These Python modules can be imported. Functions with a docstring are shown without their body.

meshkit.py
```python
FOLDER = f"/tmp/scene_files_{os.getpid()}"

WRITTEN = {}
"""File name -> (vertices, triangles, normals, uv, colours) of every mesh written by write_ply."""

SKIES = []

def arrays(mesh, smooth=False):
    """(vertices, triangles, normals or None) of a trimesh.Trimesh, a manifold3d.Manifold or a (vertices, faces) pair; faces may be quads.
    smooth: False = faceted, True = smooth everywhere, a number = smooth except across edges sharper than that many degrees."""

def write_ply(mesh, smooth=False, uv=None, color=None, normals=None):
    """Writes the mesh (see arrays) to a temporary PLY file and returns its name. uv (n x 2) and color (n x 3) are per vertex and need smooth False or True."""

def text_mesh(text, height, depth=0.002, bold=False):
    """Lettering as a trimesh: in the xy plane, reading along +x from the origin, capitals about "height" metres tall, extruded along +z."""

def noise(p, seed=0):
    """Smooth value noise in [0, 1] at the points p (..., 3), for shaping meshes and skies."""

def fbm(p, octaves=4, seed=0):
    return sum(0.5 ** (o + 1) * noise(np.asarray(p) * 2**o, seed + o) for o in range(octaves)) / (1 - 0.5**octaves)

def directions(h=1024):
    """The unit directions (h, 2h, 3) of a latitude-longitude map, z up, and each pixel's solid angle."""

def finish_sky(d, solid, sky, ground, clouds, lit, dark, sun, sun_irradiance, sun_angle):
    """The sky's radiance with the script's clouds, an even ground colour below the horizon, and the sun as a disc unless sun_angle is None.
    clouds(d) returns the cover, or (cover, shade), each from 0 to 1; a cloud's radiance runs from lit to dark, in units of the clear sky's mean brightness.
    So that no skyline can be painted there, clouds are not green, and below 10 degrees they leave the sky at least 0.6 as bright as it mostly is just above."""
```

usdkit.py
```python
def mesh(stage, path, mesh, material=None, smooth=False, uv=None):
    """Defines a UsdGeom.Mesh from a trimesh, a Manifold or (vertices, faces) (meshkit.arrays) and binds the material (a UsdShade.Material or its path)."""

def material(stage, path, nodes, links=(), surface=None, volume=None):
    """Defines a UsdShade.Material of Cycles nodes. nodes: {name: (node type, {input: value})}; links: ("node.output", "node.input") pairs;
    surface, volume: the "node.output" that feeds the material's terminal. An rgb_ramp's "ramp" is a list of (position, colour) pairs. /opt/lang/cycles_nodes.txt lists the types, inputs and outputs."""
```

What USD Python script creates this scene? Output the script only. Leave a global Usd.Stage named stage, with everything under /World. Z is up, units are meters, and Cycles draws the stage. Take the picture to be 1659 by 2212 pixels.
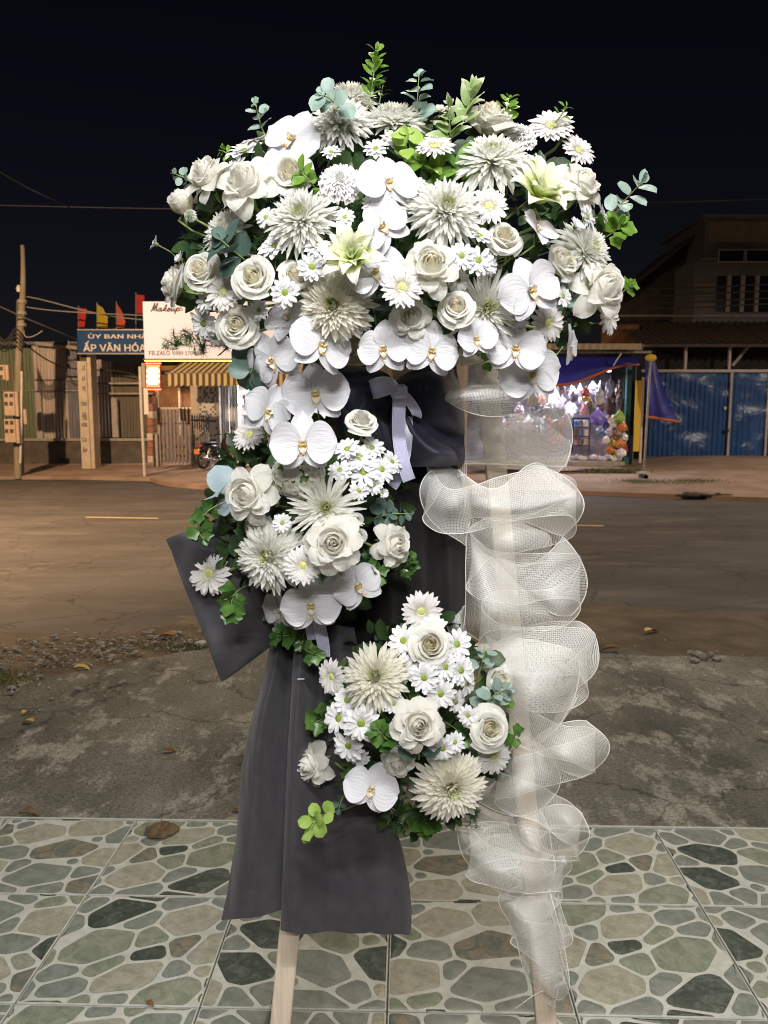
import math, random
import numpy as np, trimesh, usdkit, meshkit
from pxr import Usd, UsdGeom, UsdLux, UsdShade, Gf, Sdf
from scipy.interpolate import make_interp_spline
from scipy.spatial import Voronoi
from shapely.geometry import Polygon, box as sbox, Point
from shapely.ops import unary_union

stage = Usd.Stage.CreateInMemory()
UsdGeom.SetStageUpAxis(stage, 'Z')
UsdGeom.SetStageMetersPerUnit(stage, 1.0)
UsdGeom.Xform.Define(stage, '/World')
rng = np.random.default_rng(7)
PI = math.pi

# ------------------------------------------------------------------ camera, sky, lamps
CAM_H, PITCH = 1.57, math.atan((1106 - 903) / 1659.0)
cam = UsdGeom.Camera.Define(stage, '/World/camera')
cam.AddTranslateOp().Set(Gf.Vec3d(0, 0, CAM_H))
cam.AddRotateXOp().Set(90 - math.degrees(PITCH))
cam.CreateFocalLengthAttr(26.0)
cam.CreateHorizontalApertureAttr(26.0)
cam.CreateVerticalApertureAttr(26.0 * 4 / 3)
cam.CreateFStopAttr(11.0)
cam.CreateFocusDistanceAttr(1.28)
cam.CreateClippingRangeAttr(Gf.Vec2f(0.05, 3000))
cam.CreateExposureAttr(0.0)

SUN_EL, SUN_AZ = math.radians(38), math.radians(160)
dome = UsdLux.DomeLight.Define(stage, '/World/sky')
dome.CreateIntensityAttr(1.0)
sky_m = usdkit.material(stage, '/World/Looks/night_sky', {
    's': ('sky_texture', {'sky_type': 'single_scattering', 'sun_disc': False, 'sun_elevation': SUN_EL, 'sun_rotation': SUN_AZ}),
    'm': ('mix_color', {'blend_type': 'multiply', 'fac': 1.0, 'b': (.90, 0.66, 0.72)}),
    'b': ('background_shader', {'strength': 0.0017})}, [('s.color', 'm.a'), ('m.result', 'b.color')], surface='b.background')
UsdShade.MaterialBindingAPI.Apply(dome.GetPrim()).Bind(sky_m)
dome.GetPrim().SetCustomDataByKey('kind', 'structure')
moon = UsdLux.DistantLight.Define(stage, '/World/moon')
moon.CreateIntensityAttr(0.004); moon.CreateNormalizeAttr(True); moon.CreateAngleAttr(0.5); moon.CreateColorAttr(Gf.Vec3f(1, .97, .9))
moon.AddRotateZOp().Set(-math.degrees(SUN_AZ)); moon.AddRotateXOp().Set(-(90 - math.degrees(SUN_EL)))

def rect_light(path, pos, w, h, power, color, rx=0, rz=0):
    l = UsdLux.RectLight.Define(stage, path)
    l.AddTranslateOp().Set(Gf.Vec3d(*pos))
    l.AddRotateZOp().Set(rz)
    l.AddRotateXOp().Set(rx)
    l.CreateWidthAttr(w); l.CreateHeightAttr(h); l.CreateNormalizeAttr(True)
    l.CreateIntensityAttr(power); l.CreateColorAttr(Gf.Vec3f(*color))
    return l
# unseen tube lamps over the camera, housed further down: one key, one frontal fill
KEY = 19.0
UNSEEN_TUBES = [(0.06, -0.35, 3.05), (0.1, -1.7, 3.0)]
UNSEEN_STREET_LAMPS = [((-9.2, 10.4, 7.2), 3300.0), ((16.0, 13.0, 7.5), 1800.0), ((1.2, 4.7, 7.2), 350.0)]  # all out of view, placed to light the road, right house and apron

# ------------------------------------------------------------------ helpers
F = np.array([0, math.cos(PITCH), -math.sin(PITCH)]); U = np.array([0, math.sin(PITCH), math.cos(PITCH)])
def at(px, py, Y):
    """a point seen at (px, py) of the 1659 x 2212 photograph, at its own real distance Y in front of the lens"""
    d = F * 1659 - U * (py - 1106.0); d = d + np.array([px - 829.5, 0, 0])
    return np.array([0, 0, CAM_H]) + d * (Y / d[1])
def pxm(py, Y):
    d = F * 1659 - U * (py - 1106.0)
    return Y / d[1]
def onz(px, py, z=0.0):
    d = F * 1659 - U * (py - 1106.0); d = d + np.array([px - 829.5, 0, 0])
    return np.array([0, 0, CAM_H]) + d * ((z - CAM_H) / d[2])

used = {}
def numbered(parent, name):
    k = (parent, name); n = used.get(k, 0); used[k] = n + 1
    return f'{parent}/{name}' if n == 0 else f'{parent}/{name}_{n:03d}'
def tag(p, label=None, cat=None, group=None, kind=None):
    for k, v in (('label', label), ('category', cat), ('group', group), ('kind', kind)):
        if v: p.SetCustomDataByKey(k, v)
    return p
def thing(name, label, cat, loc=(0, 0, 0), M=None, group=None, kind=None):
    path = numbered('/World', name)
    x = UsdGeom.Xform.Define(stage, path)
    if M is not None:
        x.AddTransformOp().Set(Gf.Matrix4d(*[float(v) for v in np.asarray(M).T.ravel()]))
    elif any(abs(v) > 0 for v in loc):
        x.AddTranslateOp().Set(Gf.Vec3d(*map(float, loc)))
    tag(x.GetPrim(), label, cat, group, kind)
    return path
def part(name, mesh, mat, parent, smooth=False, uv=None, label=None, kind=None):
    path = numbered(parent, name)
    m = usdkit.mesh(stage, path, mesh, '/World/Looks/' + mat, smooth=smooth, uv=uv)
    if label or kind: tag(m.GetPrim(), label, None, None, kind)
    return path
def single(name, mesh, mat, label, cat, smooth=False, group=None, kind=None, uv=None):
    path = numbered('/World', name)
    m = usdkit.mesh(stage, path, mesh, '/World/Looks/' + mat, smooth=smooth, uv=uv)
    tag(m.GetPrim(), label, cat, group, kind)
    return path
def struct(name, mesh, mat, smooth=False, uv=None):
    path = numbered('/World', name)
    m = usdkit.mesh(stage, path, mesh, '/World/Looks/' + mat, smooth=smooth, uv=uv)
    tag(m.GetPrim(), None, None, None, 'structure')
    return path

def gfaces(nu, nv, closed=False):
    i, j = np.meshgrid(np.arange(nu), np.arange(nv), indexing='ij'); n = nv + 1
    return np.stack([i * n + j, i * n + j + 1, (i + 1) * n + j + 1, (i + 1) * n + j], -1).reshape(-1, 4)
def tri(f):
    f = np.asarray(f)
    return f if f.shape[1] == 3 else np.vstack([f[:, [0, 1, 2]], f[:, [0, 2, 3]]])
def join(ms, uv=False):
    V, Fc, T, n = [], [], [], 0
    for m in ms:
        v, f = (m.vertices, m.faces) if hasattr(m, 'vertices') else (m[0], m[1])
        V.append(np.asarray(v)); Fc.append(tri(f) + n); n += len(v)
        if uv: T.append(m[2])
    return (np.vstack(V), np.vstack(Fc), np.vstack(T)) if uv else (np.vstack(V), np.vstack(Fc))
def box(x0, x1, y0, y1, z0, z1):
    m = trimesh.creation.box([x1 - x0, y1 - y0, z1 - z0]); m.apply_translation([(x0 + x1) / 2, (y0 + y1) / 2, (z0 + z1) / 2]); return (np.array(m.vertices), np.array(m.faces))
def bevbox(x0, x1, y0, y1, z0, z1, b=0.01):
    pts = []
    for sx in (0, 1):
        for sy in (0, 1):
            for sz in (0, 1):
                c = np.array([(x0, x1)[sx], (y0, y1)[sy], (z0, z1)[sz]]); s = np.array([1 - 2 * sx, 1 - 2 * sy, 1 - 2 * sz])
                for k in range(3):
                    o = s * b; o[k] = 0; pts.append(c + o)
    h = trimesh.Trimesh(pts).convex_hull
    return (np.array(h.vertices), np.array(h.faces))
def rod(a, b, w, h, b_=0.0):
    """a straight bar of section w x h from a to b"""
    a, b = np.asarray(a, float), np.asarray(b, float); d = b - a; L = np.linalg.norm(d); d /= L
    s = np.cross(d, [0, 1, 0]); s = s / np.linalg.norm(s) if np.linalg.norm(s) > 1e-6 else np.array([1, 0, 0]); t = np.cross(s, d)
    v, f = (bevbox(-w / 2, w / 2, -h / 2, h / 2, 0, L, b_) if b_ else box(-w / 2, w / 2, -h / 2, h / 2, 0, L))
    return (a + v[:, :1] * s + v[:, 1:2] * t + v[:, 2:] * d, f)
def spline(pts, n):
    pts = np.asarray(pts, float); k = min(3, len(pts) - 1)
    t = np.linspace(0, 1, len(pts))
    return make_interp_spline(t, pts, k=k)(np.linspace(0, 1, n))
def tube(pts, r, sides=6, n=None, cap=True):
    p = spline(pts, n) if n else np.asarray(pts, float)
    r = np.broadcast_to(np.asarray(r, float), (len(p),)) if np.ndim(r) == 0 else np.interp(np.linspace(0, 1, len(p)), np.linspace(0, 1, len(r)), r)
    t = np.gradient(p, axis=0); t /= np.linalg.norm(t, axis=1, keepdims=True) + 1e-12
    a = np.cross(t, np.where(np.abs(t[:, 2:]) < 0.9, [0, 0, 1.0], [1.0, 0, 0])); a /= np.linalg.norm(a, axis=1, keepdims=True) + 1e-12
    b = np.cross(t, a); g = np.arange(sides) * 2 * PI / sides
    v = (p[:, None] + r[:, None, None] * (np.cos(g)[None, :, None] * a[:, None] + np.sin(g)[None, :, None] * b[:, None])).reshape(-1, 3)
    i, j = np.meshgrid(np.arange(len(p) - 1), np.arange(sides), indexing='ij'); j2 = (j + 1) % sides
    f = np.stack([i * sides + j, (i + 1) * sides + j, (i + 1) * sides + j2, i * sides + j2], -1).reshape(-1, 4)
    f = tri(f)
    if cap:
        e = len(v); v = np.vstack([v, p[:1], p[-1:]]); L = (len(p) - 1) * sides; k = np.arange(sides); k2 = (k + 1) % sides
        f = np.vstack([f, np.stack([np.full(sides, e), k, k2], 1), np.stack([np.full(sides, e + 1), L + k2, L + k], 1)])
    return (v, f)
def lathe(prof, n=16):
    """profile of (r, z) points turned about z"""
    prof = np.asarray(prof, float); g = np.arange(n) * 2 * PI / n
    v = np.stack([prof[:, None, 0] * np.cos(g), prof[:, None, 0] * np.sin(g), np.broadcast_to(prof[:, None, 1], (len(prof), n))], -1).reshape(-1, 3)
    i, j = np.meshgrid(np.arange(len(prof) - 1), np.arange(n), indexing='ij'); j2 = (j + 1) % n
    return (v, tri(np.stack([i * n + j, i * n + j2, (i + 1) * n + j2, (i + 1) * n + j], -1).reshape(-1, 4)))
def mv(m, M=None, t=None):
    v = np.asarray(m[0])
    if M is not None: v = v @ np.asarray(M)[:3, :3].T
    if t is not None: v = v + np.asarray(t)
    return (v, *m[1:])
def rotz(a): c, s = math.cos(a), math.sin(a); return np.array([[c, -s, 0], [s, c, 0], [0, 0, 1.0]])
def rotx(a): c, s = math.cos(a), math.sin(a); return np.array([[1.0, 0, 0], [0, c, -s], [0, s, c]])
def roty(a): c, s = math.cos(a), math.sin(a); return np.array([[c, 0, s], [0, 1.0, 0], [-s, 0, c]])
def loft(rows, nu, nv, wr=0.0, ws=9.0, seed=0, wdir=(0, 1, 0), crease=0.):
    """a cloth surface through rows of world points; wr adds wrinkles of that depth"""
    rows = [spline(r, nv + 1) for r in rows]
    A = np.stack(rows); k = min(3, len(rows) - 1)
    P = make_interp_spline(np.linspace(0, 1, len(rows)), A, k=k)(np.linspace(0, 1, nu + 1))
    if wr:
        nz = meshkit.fbm(P.reshape(-1, 3) * ws, 3, seed).reshape(P.shape[:2]) - .5
        rd = np.abs(meshkit.noise(P.reshape(-1, 3) * ws * np.array([1.6, 1.6, .7]), seed + 9).reshape(P.shape[:2]) - .5)
        nz = nz + .9 * crease * (.25 - np.sqrt(rd + .004))
        P = P + nz[..., None] * wr * 2 * np.asarray(wdir)
    s, v = np.meshgrid(np.linspace(0, 1, nu + 1), np.linspace(0, 1, nv + 1), indexing='ij')
    return P, gfaces(nu, nv), np.stack([s, v], -1).reshape(-1, 2)

# ------------------------------------------------------------------ materials
def mat(name, col, rough=.6, var=.0, scale=8., col2=None, bump=0., bscale=60., metal=0., spec=.5, transl=0., tcol=None, ramp=None, emit=None, estr=1., detail=4., lo=.35, hi=.65, coat=0., sheen=0., coord='position', stretch=None):
    """principled surface; col2 + noise mottles it; ramp colours a petal from its base to its tip (its uv)"""
    N, L = {}, []
    P = {'roughness': rough, 'metallic': metal, 'specular_ior_level': spec}
    if coat: P['coat_weight'] = coat; P['coat_roughness'] = .12
    if sheen: P['sheen_weight'] = sheen
    base = None
    if ramp is not None:
        N['tc'] = ('texture_coordinate', {}); N['sx'] = ('separate_xyz', {}); N['rp'] = ('rgb_ramp', {'ramp': ramp})
        L += [('tc.UV', 'sx.vector'), ('sx.x', 'rp.fac')]; base = 'rp.color'
    if var or col2 is not None:
        c2 = col2 if col2 is not None else tuple(min(1, c * (1 + var)) for c in col)
        c1 = col if col2 is not None else tuple(c * (1 - var) for c in col)
        N['g'] = ('geometry', {}); N['nz'] = ('noise_texture', {'scale': scale, 'detail': detail, 'roughness': .6})
        src = 'g.position'
        if coord == 'object': N['tco'] = ('texture_coordinate', {}); src = 'tco.object'
        if stretch: N['mp'] = ('mapping', {'scale': stretch}); L += [(src, 'mp.vector'), ('mp.vector', 'nz.vector')]
        else: L += [(src, 'nz.vector')]
        N['nr'] = ('rgb_ramp', {'ramp': [(lo, c1), (hi, c2)]}); L += [('nz.fac', 'nr.fac')]
        if base:
            N['mx'] = ('mix_color', {'blend_type': 'multiply', 'fac': 1.0}); L += [(base, 'mx.a'), ('nr.color', 'mx.b')]; base = 'mx.result'
        else: base = 'nr.color'
    if base: L.append((base, 'p.base_color'))
    else: P['base_color'] = col
    if ramp is not None:   # faint veins and creases running from a petal's base to its tip
        N['vm'] = ('mapping', {'scale': (1.6, 15., 1.)}); N['vn'] = ('noise_texture', {'scale': 1.3, 'detail': 5., 'roughness': .6, 'distortion': .5}); N['vb'] = ('bump', {'strength': 1.0, 'distance': .0016})
        N['oi'] = ('object_info', {}); N['va'] = ('vector_math', {'math_type': 'add'})
        L += [('tc.UV', 'va.vector1'), ('oi.location', 'va.vector2'), ('va.vector', 'vm.vector'), ('vm.vector', 'vn.vector'), ('vn.fac', 'vb.height'), ('vb.normal', 'p.normal')]
    if bump:
        N['g2'] = ('geometry', {}); N['bn'] = ('noise_texture', {'scale': bscale, 'detail': 5., 'roughness': .65}); N['bp'] = ('bump', {'strength': 1.0, 'distance': bump})
        L += [('g2.position', 'bn.vector'), ('bn.fac', 'bp.height'), ('bp.normal', 'p.normal')]
    if emit: P['emission_color'] = emit; P['emission_strength'] = estr
    N['p'] = ('principled_bsdf', P); out = 'p.BSDF'
    if transl:
        N['t'] = ('translucent_bsdf', {'color': tcol or col}); N['mc'] = ('mix_closure', {'fac': transl})
        if base and not tcol: L.append((base, 't.color'))
        L += [('p.BSDF', 'mc.closure1'), ('t.BSDF', 'mc.closure2')]; out = 'mc.closure'
    usdkit.material(stage, '/World/Looks/' + name, N, L, surface=out)
    return name

# petals
mat('orchid_white', (.70, .70, .74), .5, ramp=[(0, (.66, .66, .60)), (.18, (.68, .68, .72)), (.6, (.71, .71, .75)), (1, (.70, .70, .76))], transl=.25, spec=.3)
mat('orchid_lip', (.7, .5, .1), .45, ramp=[(0, (.74, .40, .06)), (.25, (.80, .62, .22)), (.5, (.82, .79, .66)), (1, (.82, .81, .76))], transl=.15)
mat('orchid_callus', (.70, .45, .08), .5, col2=(.45, .16, .04), scale=150, var=.2)
mat('mum_white', (.8, .8, .72), .5, ramp=[(0, (0.778, 0.788, 0.497)), (.25, (0.864, 0.864, 0.756)), (.6, (0.886, 0.886, 0.832)), (1, (0.918, 0.918, 0.896))], transl=.5, spec=.3)
mat('mum_cream', (.8, .78, .68), .5, ramp=[(0, (0.713, 0.713, 0.367)), (.25, (0.853, 0.832, 0.648)), (.6, (0.886, 0.864, 0.756)), (1, (0.918, 0.896, 0.832))], transl=.5, spec=.3)
mat('mum_heart', (.62, .64, .30), .55, ramp=[(0, (.45, .52, .14)), (.5, (.70, .72, .38)), (1, (.80, .80, .60))], transl=.2)
mat('gerbera_white', (.82, .79, .78), .5, ramp=[(0, (0.864, 0.842, 0.713)), (.4, (0.886, 0.853, 0.832)), (1, (0.896, 0.864, 0.864))], transl=.22, spec=.3)
mat('gerbera_fringe', (.78, .74, .60), .6, ramp=[(0, (.55, .55, .25)), (1, (.82, .78, .66))], transl=.15)
mat('gerbera_heart', (.32, .38, .09), .7, col2=(.60, .58, .24), scale=420)
mat('daisy_white', (.83, .83, .85), .45, ramp=[(0, (0.756, 0.799, 0.648)), (.2, (0.886, 0.886, 0.896)), (1, (0.907, 0.907, 0.920))], transl=.2, spec=.3)
mat('daisy_heart', (.10, .17, .02), .7, col2=(.30, .36, .05), scale=500)
mat('rose_white', (.82, .80, .74), .5, ramp=[(0, (0.864, 0.821, 0.605)), (.35, (0.886, 0.864, 0.788)), (1, (0.907, 0.896, 0.864))], transl=.5, spec=.3)
mat('rose_cream', (.86, .84, .76), .5, ramp=[(0, (.88, .82, .60)), (.4, (.88, .86, .76)), (1, (.90, .89, .85))], transl=.5, spec=.3)
mat('rose_heart', (.86, .82, .66), .5, ramp=[(0, (.86, .76, .44)), (.5, (.88, .83, .64)), (1, (.90, .87, .76))], transl=.5, spec=.3)
mat('carnation_white', (.83, .82, .83), .55, ramp=[(0, (0.778, 0.778, 0.670)), (1, (0.907, 0.896, 0.907))], transl=.25, spec=.3)
mat('lily_green', (.7, .75, .5), .45, ramp=[(0, (0.367, 0.497, 0.086)), (.35, (0.648, 0.734, 0.281)), (.7, (0.864, 0.886, 0.670)), (1, (0.896, 0.896, 0.842))], transl=.25, spec=.35)
mat('hydrangea_white', (.80, .80, .74), .55, ramp=[(0, (0.670, 0.713, 0.324)), (.4, (0.864, 0.864, 0.756)), (1, (0.896, 0.896, 0.864))], transl=.25)
mat('stem_green', (.16, .24, .06), .5, col2=(.24, .32, .10), scale=40)
mat('sepal_green', (.12, .22, .05), .5, col2=(.2, .3, .1), scale=60, transl=.2)
# leaves
mat('eucalyptus_leaf', (.20, .30, .25), .55, col2=(.34, .44, .39), scale=25, transl=.15)
mat('eucalyptus_dark_leaf', (.045, .085, .07), .5, col2=(.10, .16, .13), scale=25, transl=.12)
mat('eucalyptus_blue_leaf', (.24, .32, .36), .55, col2=(.36, .44, .48), scale=25, transl=.1)
mat('box_leaf', (.10, .22, .03), .35, col2=(.22, .38, .06), scale=30, transl=.3)
mat('lime_leaf', (.30, .46, .08), .4, col2=(.42, .58, .16), scale=25, transl=.3)
mat('parsley_leaf', (.035, .10, .02), .35, col2=(.10, .20, .04), scale=40, transl=.25)
mat('variegated_leaf', (.25, .36, .12), .5, ramp=[(0, (.25, .36, .12)), (.55, (.34, .46, .20)), (.8, (.62, .68, .46)), (1, (.75, .78, .62))], transl=.25)
mat('fern_needles', (.02, .075, .02), .5, col2=(.05, .13, .035), scale=60, transl=.3)
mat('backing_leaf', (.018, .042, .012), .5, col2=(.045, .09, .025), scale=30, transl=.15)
mat('foam_green', (.02, .05, .02), .9, var=.3, scale=120)
mat('twig_brown', (.16, .11, .06), .8)
# stand and cloth
mat('pale_wood', (.50, .41, .31), .6, col2=(.66, .55, .43), scale=3, stretch=(26, 26, 1.2), bump=.0008, bscale=160, lo=.3, hi=.6)
mat('black_cloth', (.036, .034, .041), .62, col2=(.050, .046, .053), scale=40, bump=.0006, bscale=500, sheen=.12, spec=.35)
mat('shaded_drape_cloth', (.011, .010, .010), .7, col2=(.015, .014, .014), scale=40, bump=.0006, bscale=500, sheen=.06, spec=.25)  # black cloth darkened in colour for the shade under the top arrangement
mat('navy_cloth', (.012, .013, .034), .5, col2=(.018, .018, .044), scale=40, bump=.0006, bscale=500, sheen=.2)
mat('satin_ribbon', (.42, .42, .60), .3, col2=(.50, .50, .68), scale=300, sheen=.4, transl=.1)
mat('ribbon_hem', (.62, .62, .76), .35)
# ------------------------------------------------------------------ flower builders (local frame: +z is where the flower looks, +y its top, 1 unit = its diameter)
def prof_round(s): return np.maximum(.16, np.sin(PI * np.clip(s, .0, 1) ** .85)) ** .62 * np.where(s > .999, .55, 1)
def prof_fan(s): return np.maximum(.17, np.sin(PI * np.clip(s, 0, 1) ** .98) ** .58 * np.where(s > .999, 1, 1)) * np.where(s < .12, .7 + 2.5 * s, 1)
def prof_strap(s): return (.42 + .58 * np.sqrt(s)) * np.sqrt(np.maximum(.03, 1 - s ** 9))
def prof_needle(s): return (.55 + .45 * s) * np.sqrt(np.maximum(.05, 1 - s ** 7))
def prof_point(s): return np.clip((s + .05) ** .5 * 1.25 * (1 - s ** 2.6) ** .72, .03, 1)
def prof_lance(s): return np.maximum(.05, np.sin(PI * (s * .94 + .06) ** .75) ** .8)
def prof_leaf(s): return np.maximum(.05, np.sin(PI * np.clip(s * .97 + .02, 0, 1)) ** .7)

def petal(L, W, e0, e1, prof, nu=6, nv=4, cup=.2, pw=1., wave=0., wf=2.5, az=0., r0=0., z0=0., roll=0., rg=None, tipcurl=0.):
    """one petal as a curved sheet: e0..e1 its climb angle from base to tip, cup its hollow, az where it points"""
    s = np.linspace(0, 1, nu + 1); v = np.linspace(-1, 1, nv + 1)
    e = e0 + (e1 - e0) * s ** pw + tipcurl * np.clip((s - .75) / .25, 0, 1)
    em = (e[1:] + e[:-1]) / 2
    x = np.concatenate([[0], np.cumsum(np.cos(em))]) * L / nu; z = np.concatenate([[0], np.cumsum(np.sin(em))]) * L / nu
    w = W / 2 * prof(s)
    ph = rg.uniform(0, 6.28) if rg is not None else 0
    off = cup * (v[None] ** 2) * w[:, None] * 1.0 + wave * np.sin(v[None] * wf + s[:, None] * 4 + ph) * s[:, None]
    if roll: off = off + np.tan(roll) * v[None] * w[:, None]
    # a rounded end: outer columns stop short of the middle
    px = x[:, None] - off * np.sin(e)[:, None]
    pz = z[:, None] + off * np.cos(e)[:, None]
    py = v[None] * w[:, None]
    c, sn = math.cos(az), math.sin(az); px = px + r0
    P = np.stack([px * c - py * sn, px * sn + py * c, pz + z0], -1).reshape(-1, 3)
    sv = np.stack(np.meshgrid(s, (v + 1) / 2, indexing='ij'), -1).reshape(-1, 2)
    return P, gfaces(nu, nv), sv
def wrap_petal(R0, R1, h0, h1, dphi, az, nu=5, nv=6, curl=.0, spiral=.06, bulge=.1, point=0.):
    """a rose petal wrapped round the flower's axis"""
    s = np.linspace(0, 1, nu + 1)[:, None]; v = np.linspace(-1, 1, nv + 1)[None]
    R = R0 + (R1 - R0) * s + bulge * np.sin(PI * s) + curl * np.clip((s - .7) / .3, 0, 1) ** 2 + spiral * v
    H = h0 + (h1 - h0) * (s ** .9) * (1 - .22 * np.abs(v) ** 2.5) - np.abs(curl) * .4 * np.clip((s - .8) / .2, 0, 1) ** 2 + point * s * np.clip(1 - np.abs(v) * 1.6, 0, 1)
    ph = az + v * dphi * np.sin(PI * (.28 + .42 * s)) + 0 * s
    P = np.stack([R * np.cos(ph), R * np.sin(ph), H + 0 * v], -1).reshape(-1, 3)
    sv = np.stack(np.broadcast_arrays(s, (v + 1) / 2), -1).reshape(-1, 2)
    return P, gfaces(nu, nv), sv

def addp(name, g, m, parent, **k): return part(name, (g[0], g[1]), m, parent, smooth=True, uv=g[2], **k)

def f_orchid(t, rg, o):
    j = lambda a: rg.uniform(-a, a)
    op = o.get('open', 1.0)          # below 1: petals swung forward, as in a flower seen from the side
    b = (1 - op) * 1.0; dr = rg.uniform(-.35, .12); sz = rg.uniform(.92, 1.06)
    addp('sepal', petal(.48, .37, .10 + b * .6 + j(.08), -.25 + b * .4, prof_round, 8, 6, .18, az=PI / 2 + j(.09), r0=.02, z0=-.012, wave=.022, rg=rg), 'orchid_white', t)
    for a in (228, 312):
        addp('sepal', petal(.48, .34, .05 + b * .5 + j(.1), -.3 + b * .4, prof_round, 8, 6, .16, az=math.radians(a) + j(.08), r0=.02, z0=-.012, wave=.012, rg=rg), 'orchid_white', t)
    for a, sg in ((2, 1), (178, -1)):
        addp('petal', petal(.50 * sz, .66 * sz, .16 + b + j(.12), -.22 + dr + b * .5, prof_fan, 11, 8, .14 + j(.1), az=math.radians(a) + j(.13), r0=.02, z0=.012, wave=.026, rg=rg, roll=j(.16)), 'orchid_white', t)
    lip = petal(.17, .13, .75, -.55, prof_lance, 6, 5, .55, az=-PI / 2, r0=.02, z0=.02)
    lp = addp('lip', lip, 'orchid_lip', t)
    for a in (200, 340):
        addp('side_lobe', petal(.12, .11, 1.05, 1.5, prof_round, 5, 4, .35, az=math.radians(a), r0=.035, z0=.02), 'orchid_lip', lp)
    c = trimesh.creation.icosphere(1, .03); part('callus', ((c.vertices * [1, .8, .9]) + [0, -.035, .065], c.faces), 'orchid_callus', lp, smooth=True)
    for sx in (-1, 1):
        part('tendril', tube([(sx * .01, -.155, .10), (sx * .025, -.20, .11), (sx * .055, -.205, .14), (sx * .05, -.175, .155)], [.007, .003], 5, 9), 'orchid_lip', lp, smooth=True)
    c = trimesh.creation.icosphere(2, .035); part('column', ((c.vertices * [.9, .8, 1.5]) + [0, .02, .06], c.faces), 'orchid_white', t, smooth=True)

def f_rose(t, rg, o):
    bud = o.get('bud', 0); m, mh = ('rose_cream', 'rose_heart') if o.get('cream', 1) else ('rose_white', 'rose_cream')
    hs = 1.0
    lay = [(3, .03, .015, .37, 1.8, .01, mh, .03), (3, .06, .05, .375, 1.6, .03, mh, .05), (4, .09, .09, .37, 1.3, .06, mh, .07), (4, .11, .15, .35, 1.2, .08, m, .09), (5, .13, .21, .31, 1.05, .11, m, .10), (5, .15, .28, .25, 1.0, .13, m, .10), (5, .17, .34, .16, .95, .15, m, .09), (5, .18, .37, .06, .9, .16, m, .07)]
    if bud: lay = [(3, .04, .03, .42, 1.7, 0, mh, .03), (3, .10, .10, .42, 1.5, .01, m, .06), (4, .15, .17, .40, 1.25, .03, m, .09), (5, .18, .26, .36, 1.0, .07, m, .10)]
    a0 = rg.uniform(0, 6); opn = rg.uniform(.82, 1.1); lay = lay if bud or rg.random() < .6 else lay[:-1]
    for n, R0, R1, H, dp, cu, mm, bu in lay:
        R1 = R1 * opn if R1 > .1 else R1
        a0 += .7
        for i in range(n):
            a = a0 + i * 2 * PI / n + rg.uniform(-.22, .22)
            addp('petal', wrap_petal(R0, R1 * rg.uniform(.90, 1.08), -.16, H * rg.uniform(.93, 1.06), dp, a, 6, 7, cu * rg.uniform(.6, 1.6), .022, bu, .03 * rg.random()), mm, t)
    for i in range(5):
        addp('sepal', petal(.36, .10, -.5, -1.3, prof_lance, 5, 2, .2, az=i * 1.257 + .3, r0=.06, z0=-.17), 'sepal_green', t)
    part('calyx', mv(lathe([(.0, -.30), (.06, -.27), (.10, -.2), (.09, -.14), (0, -.12)], 10)), 'sepal_green', t, smooth=True)

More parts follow.
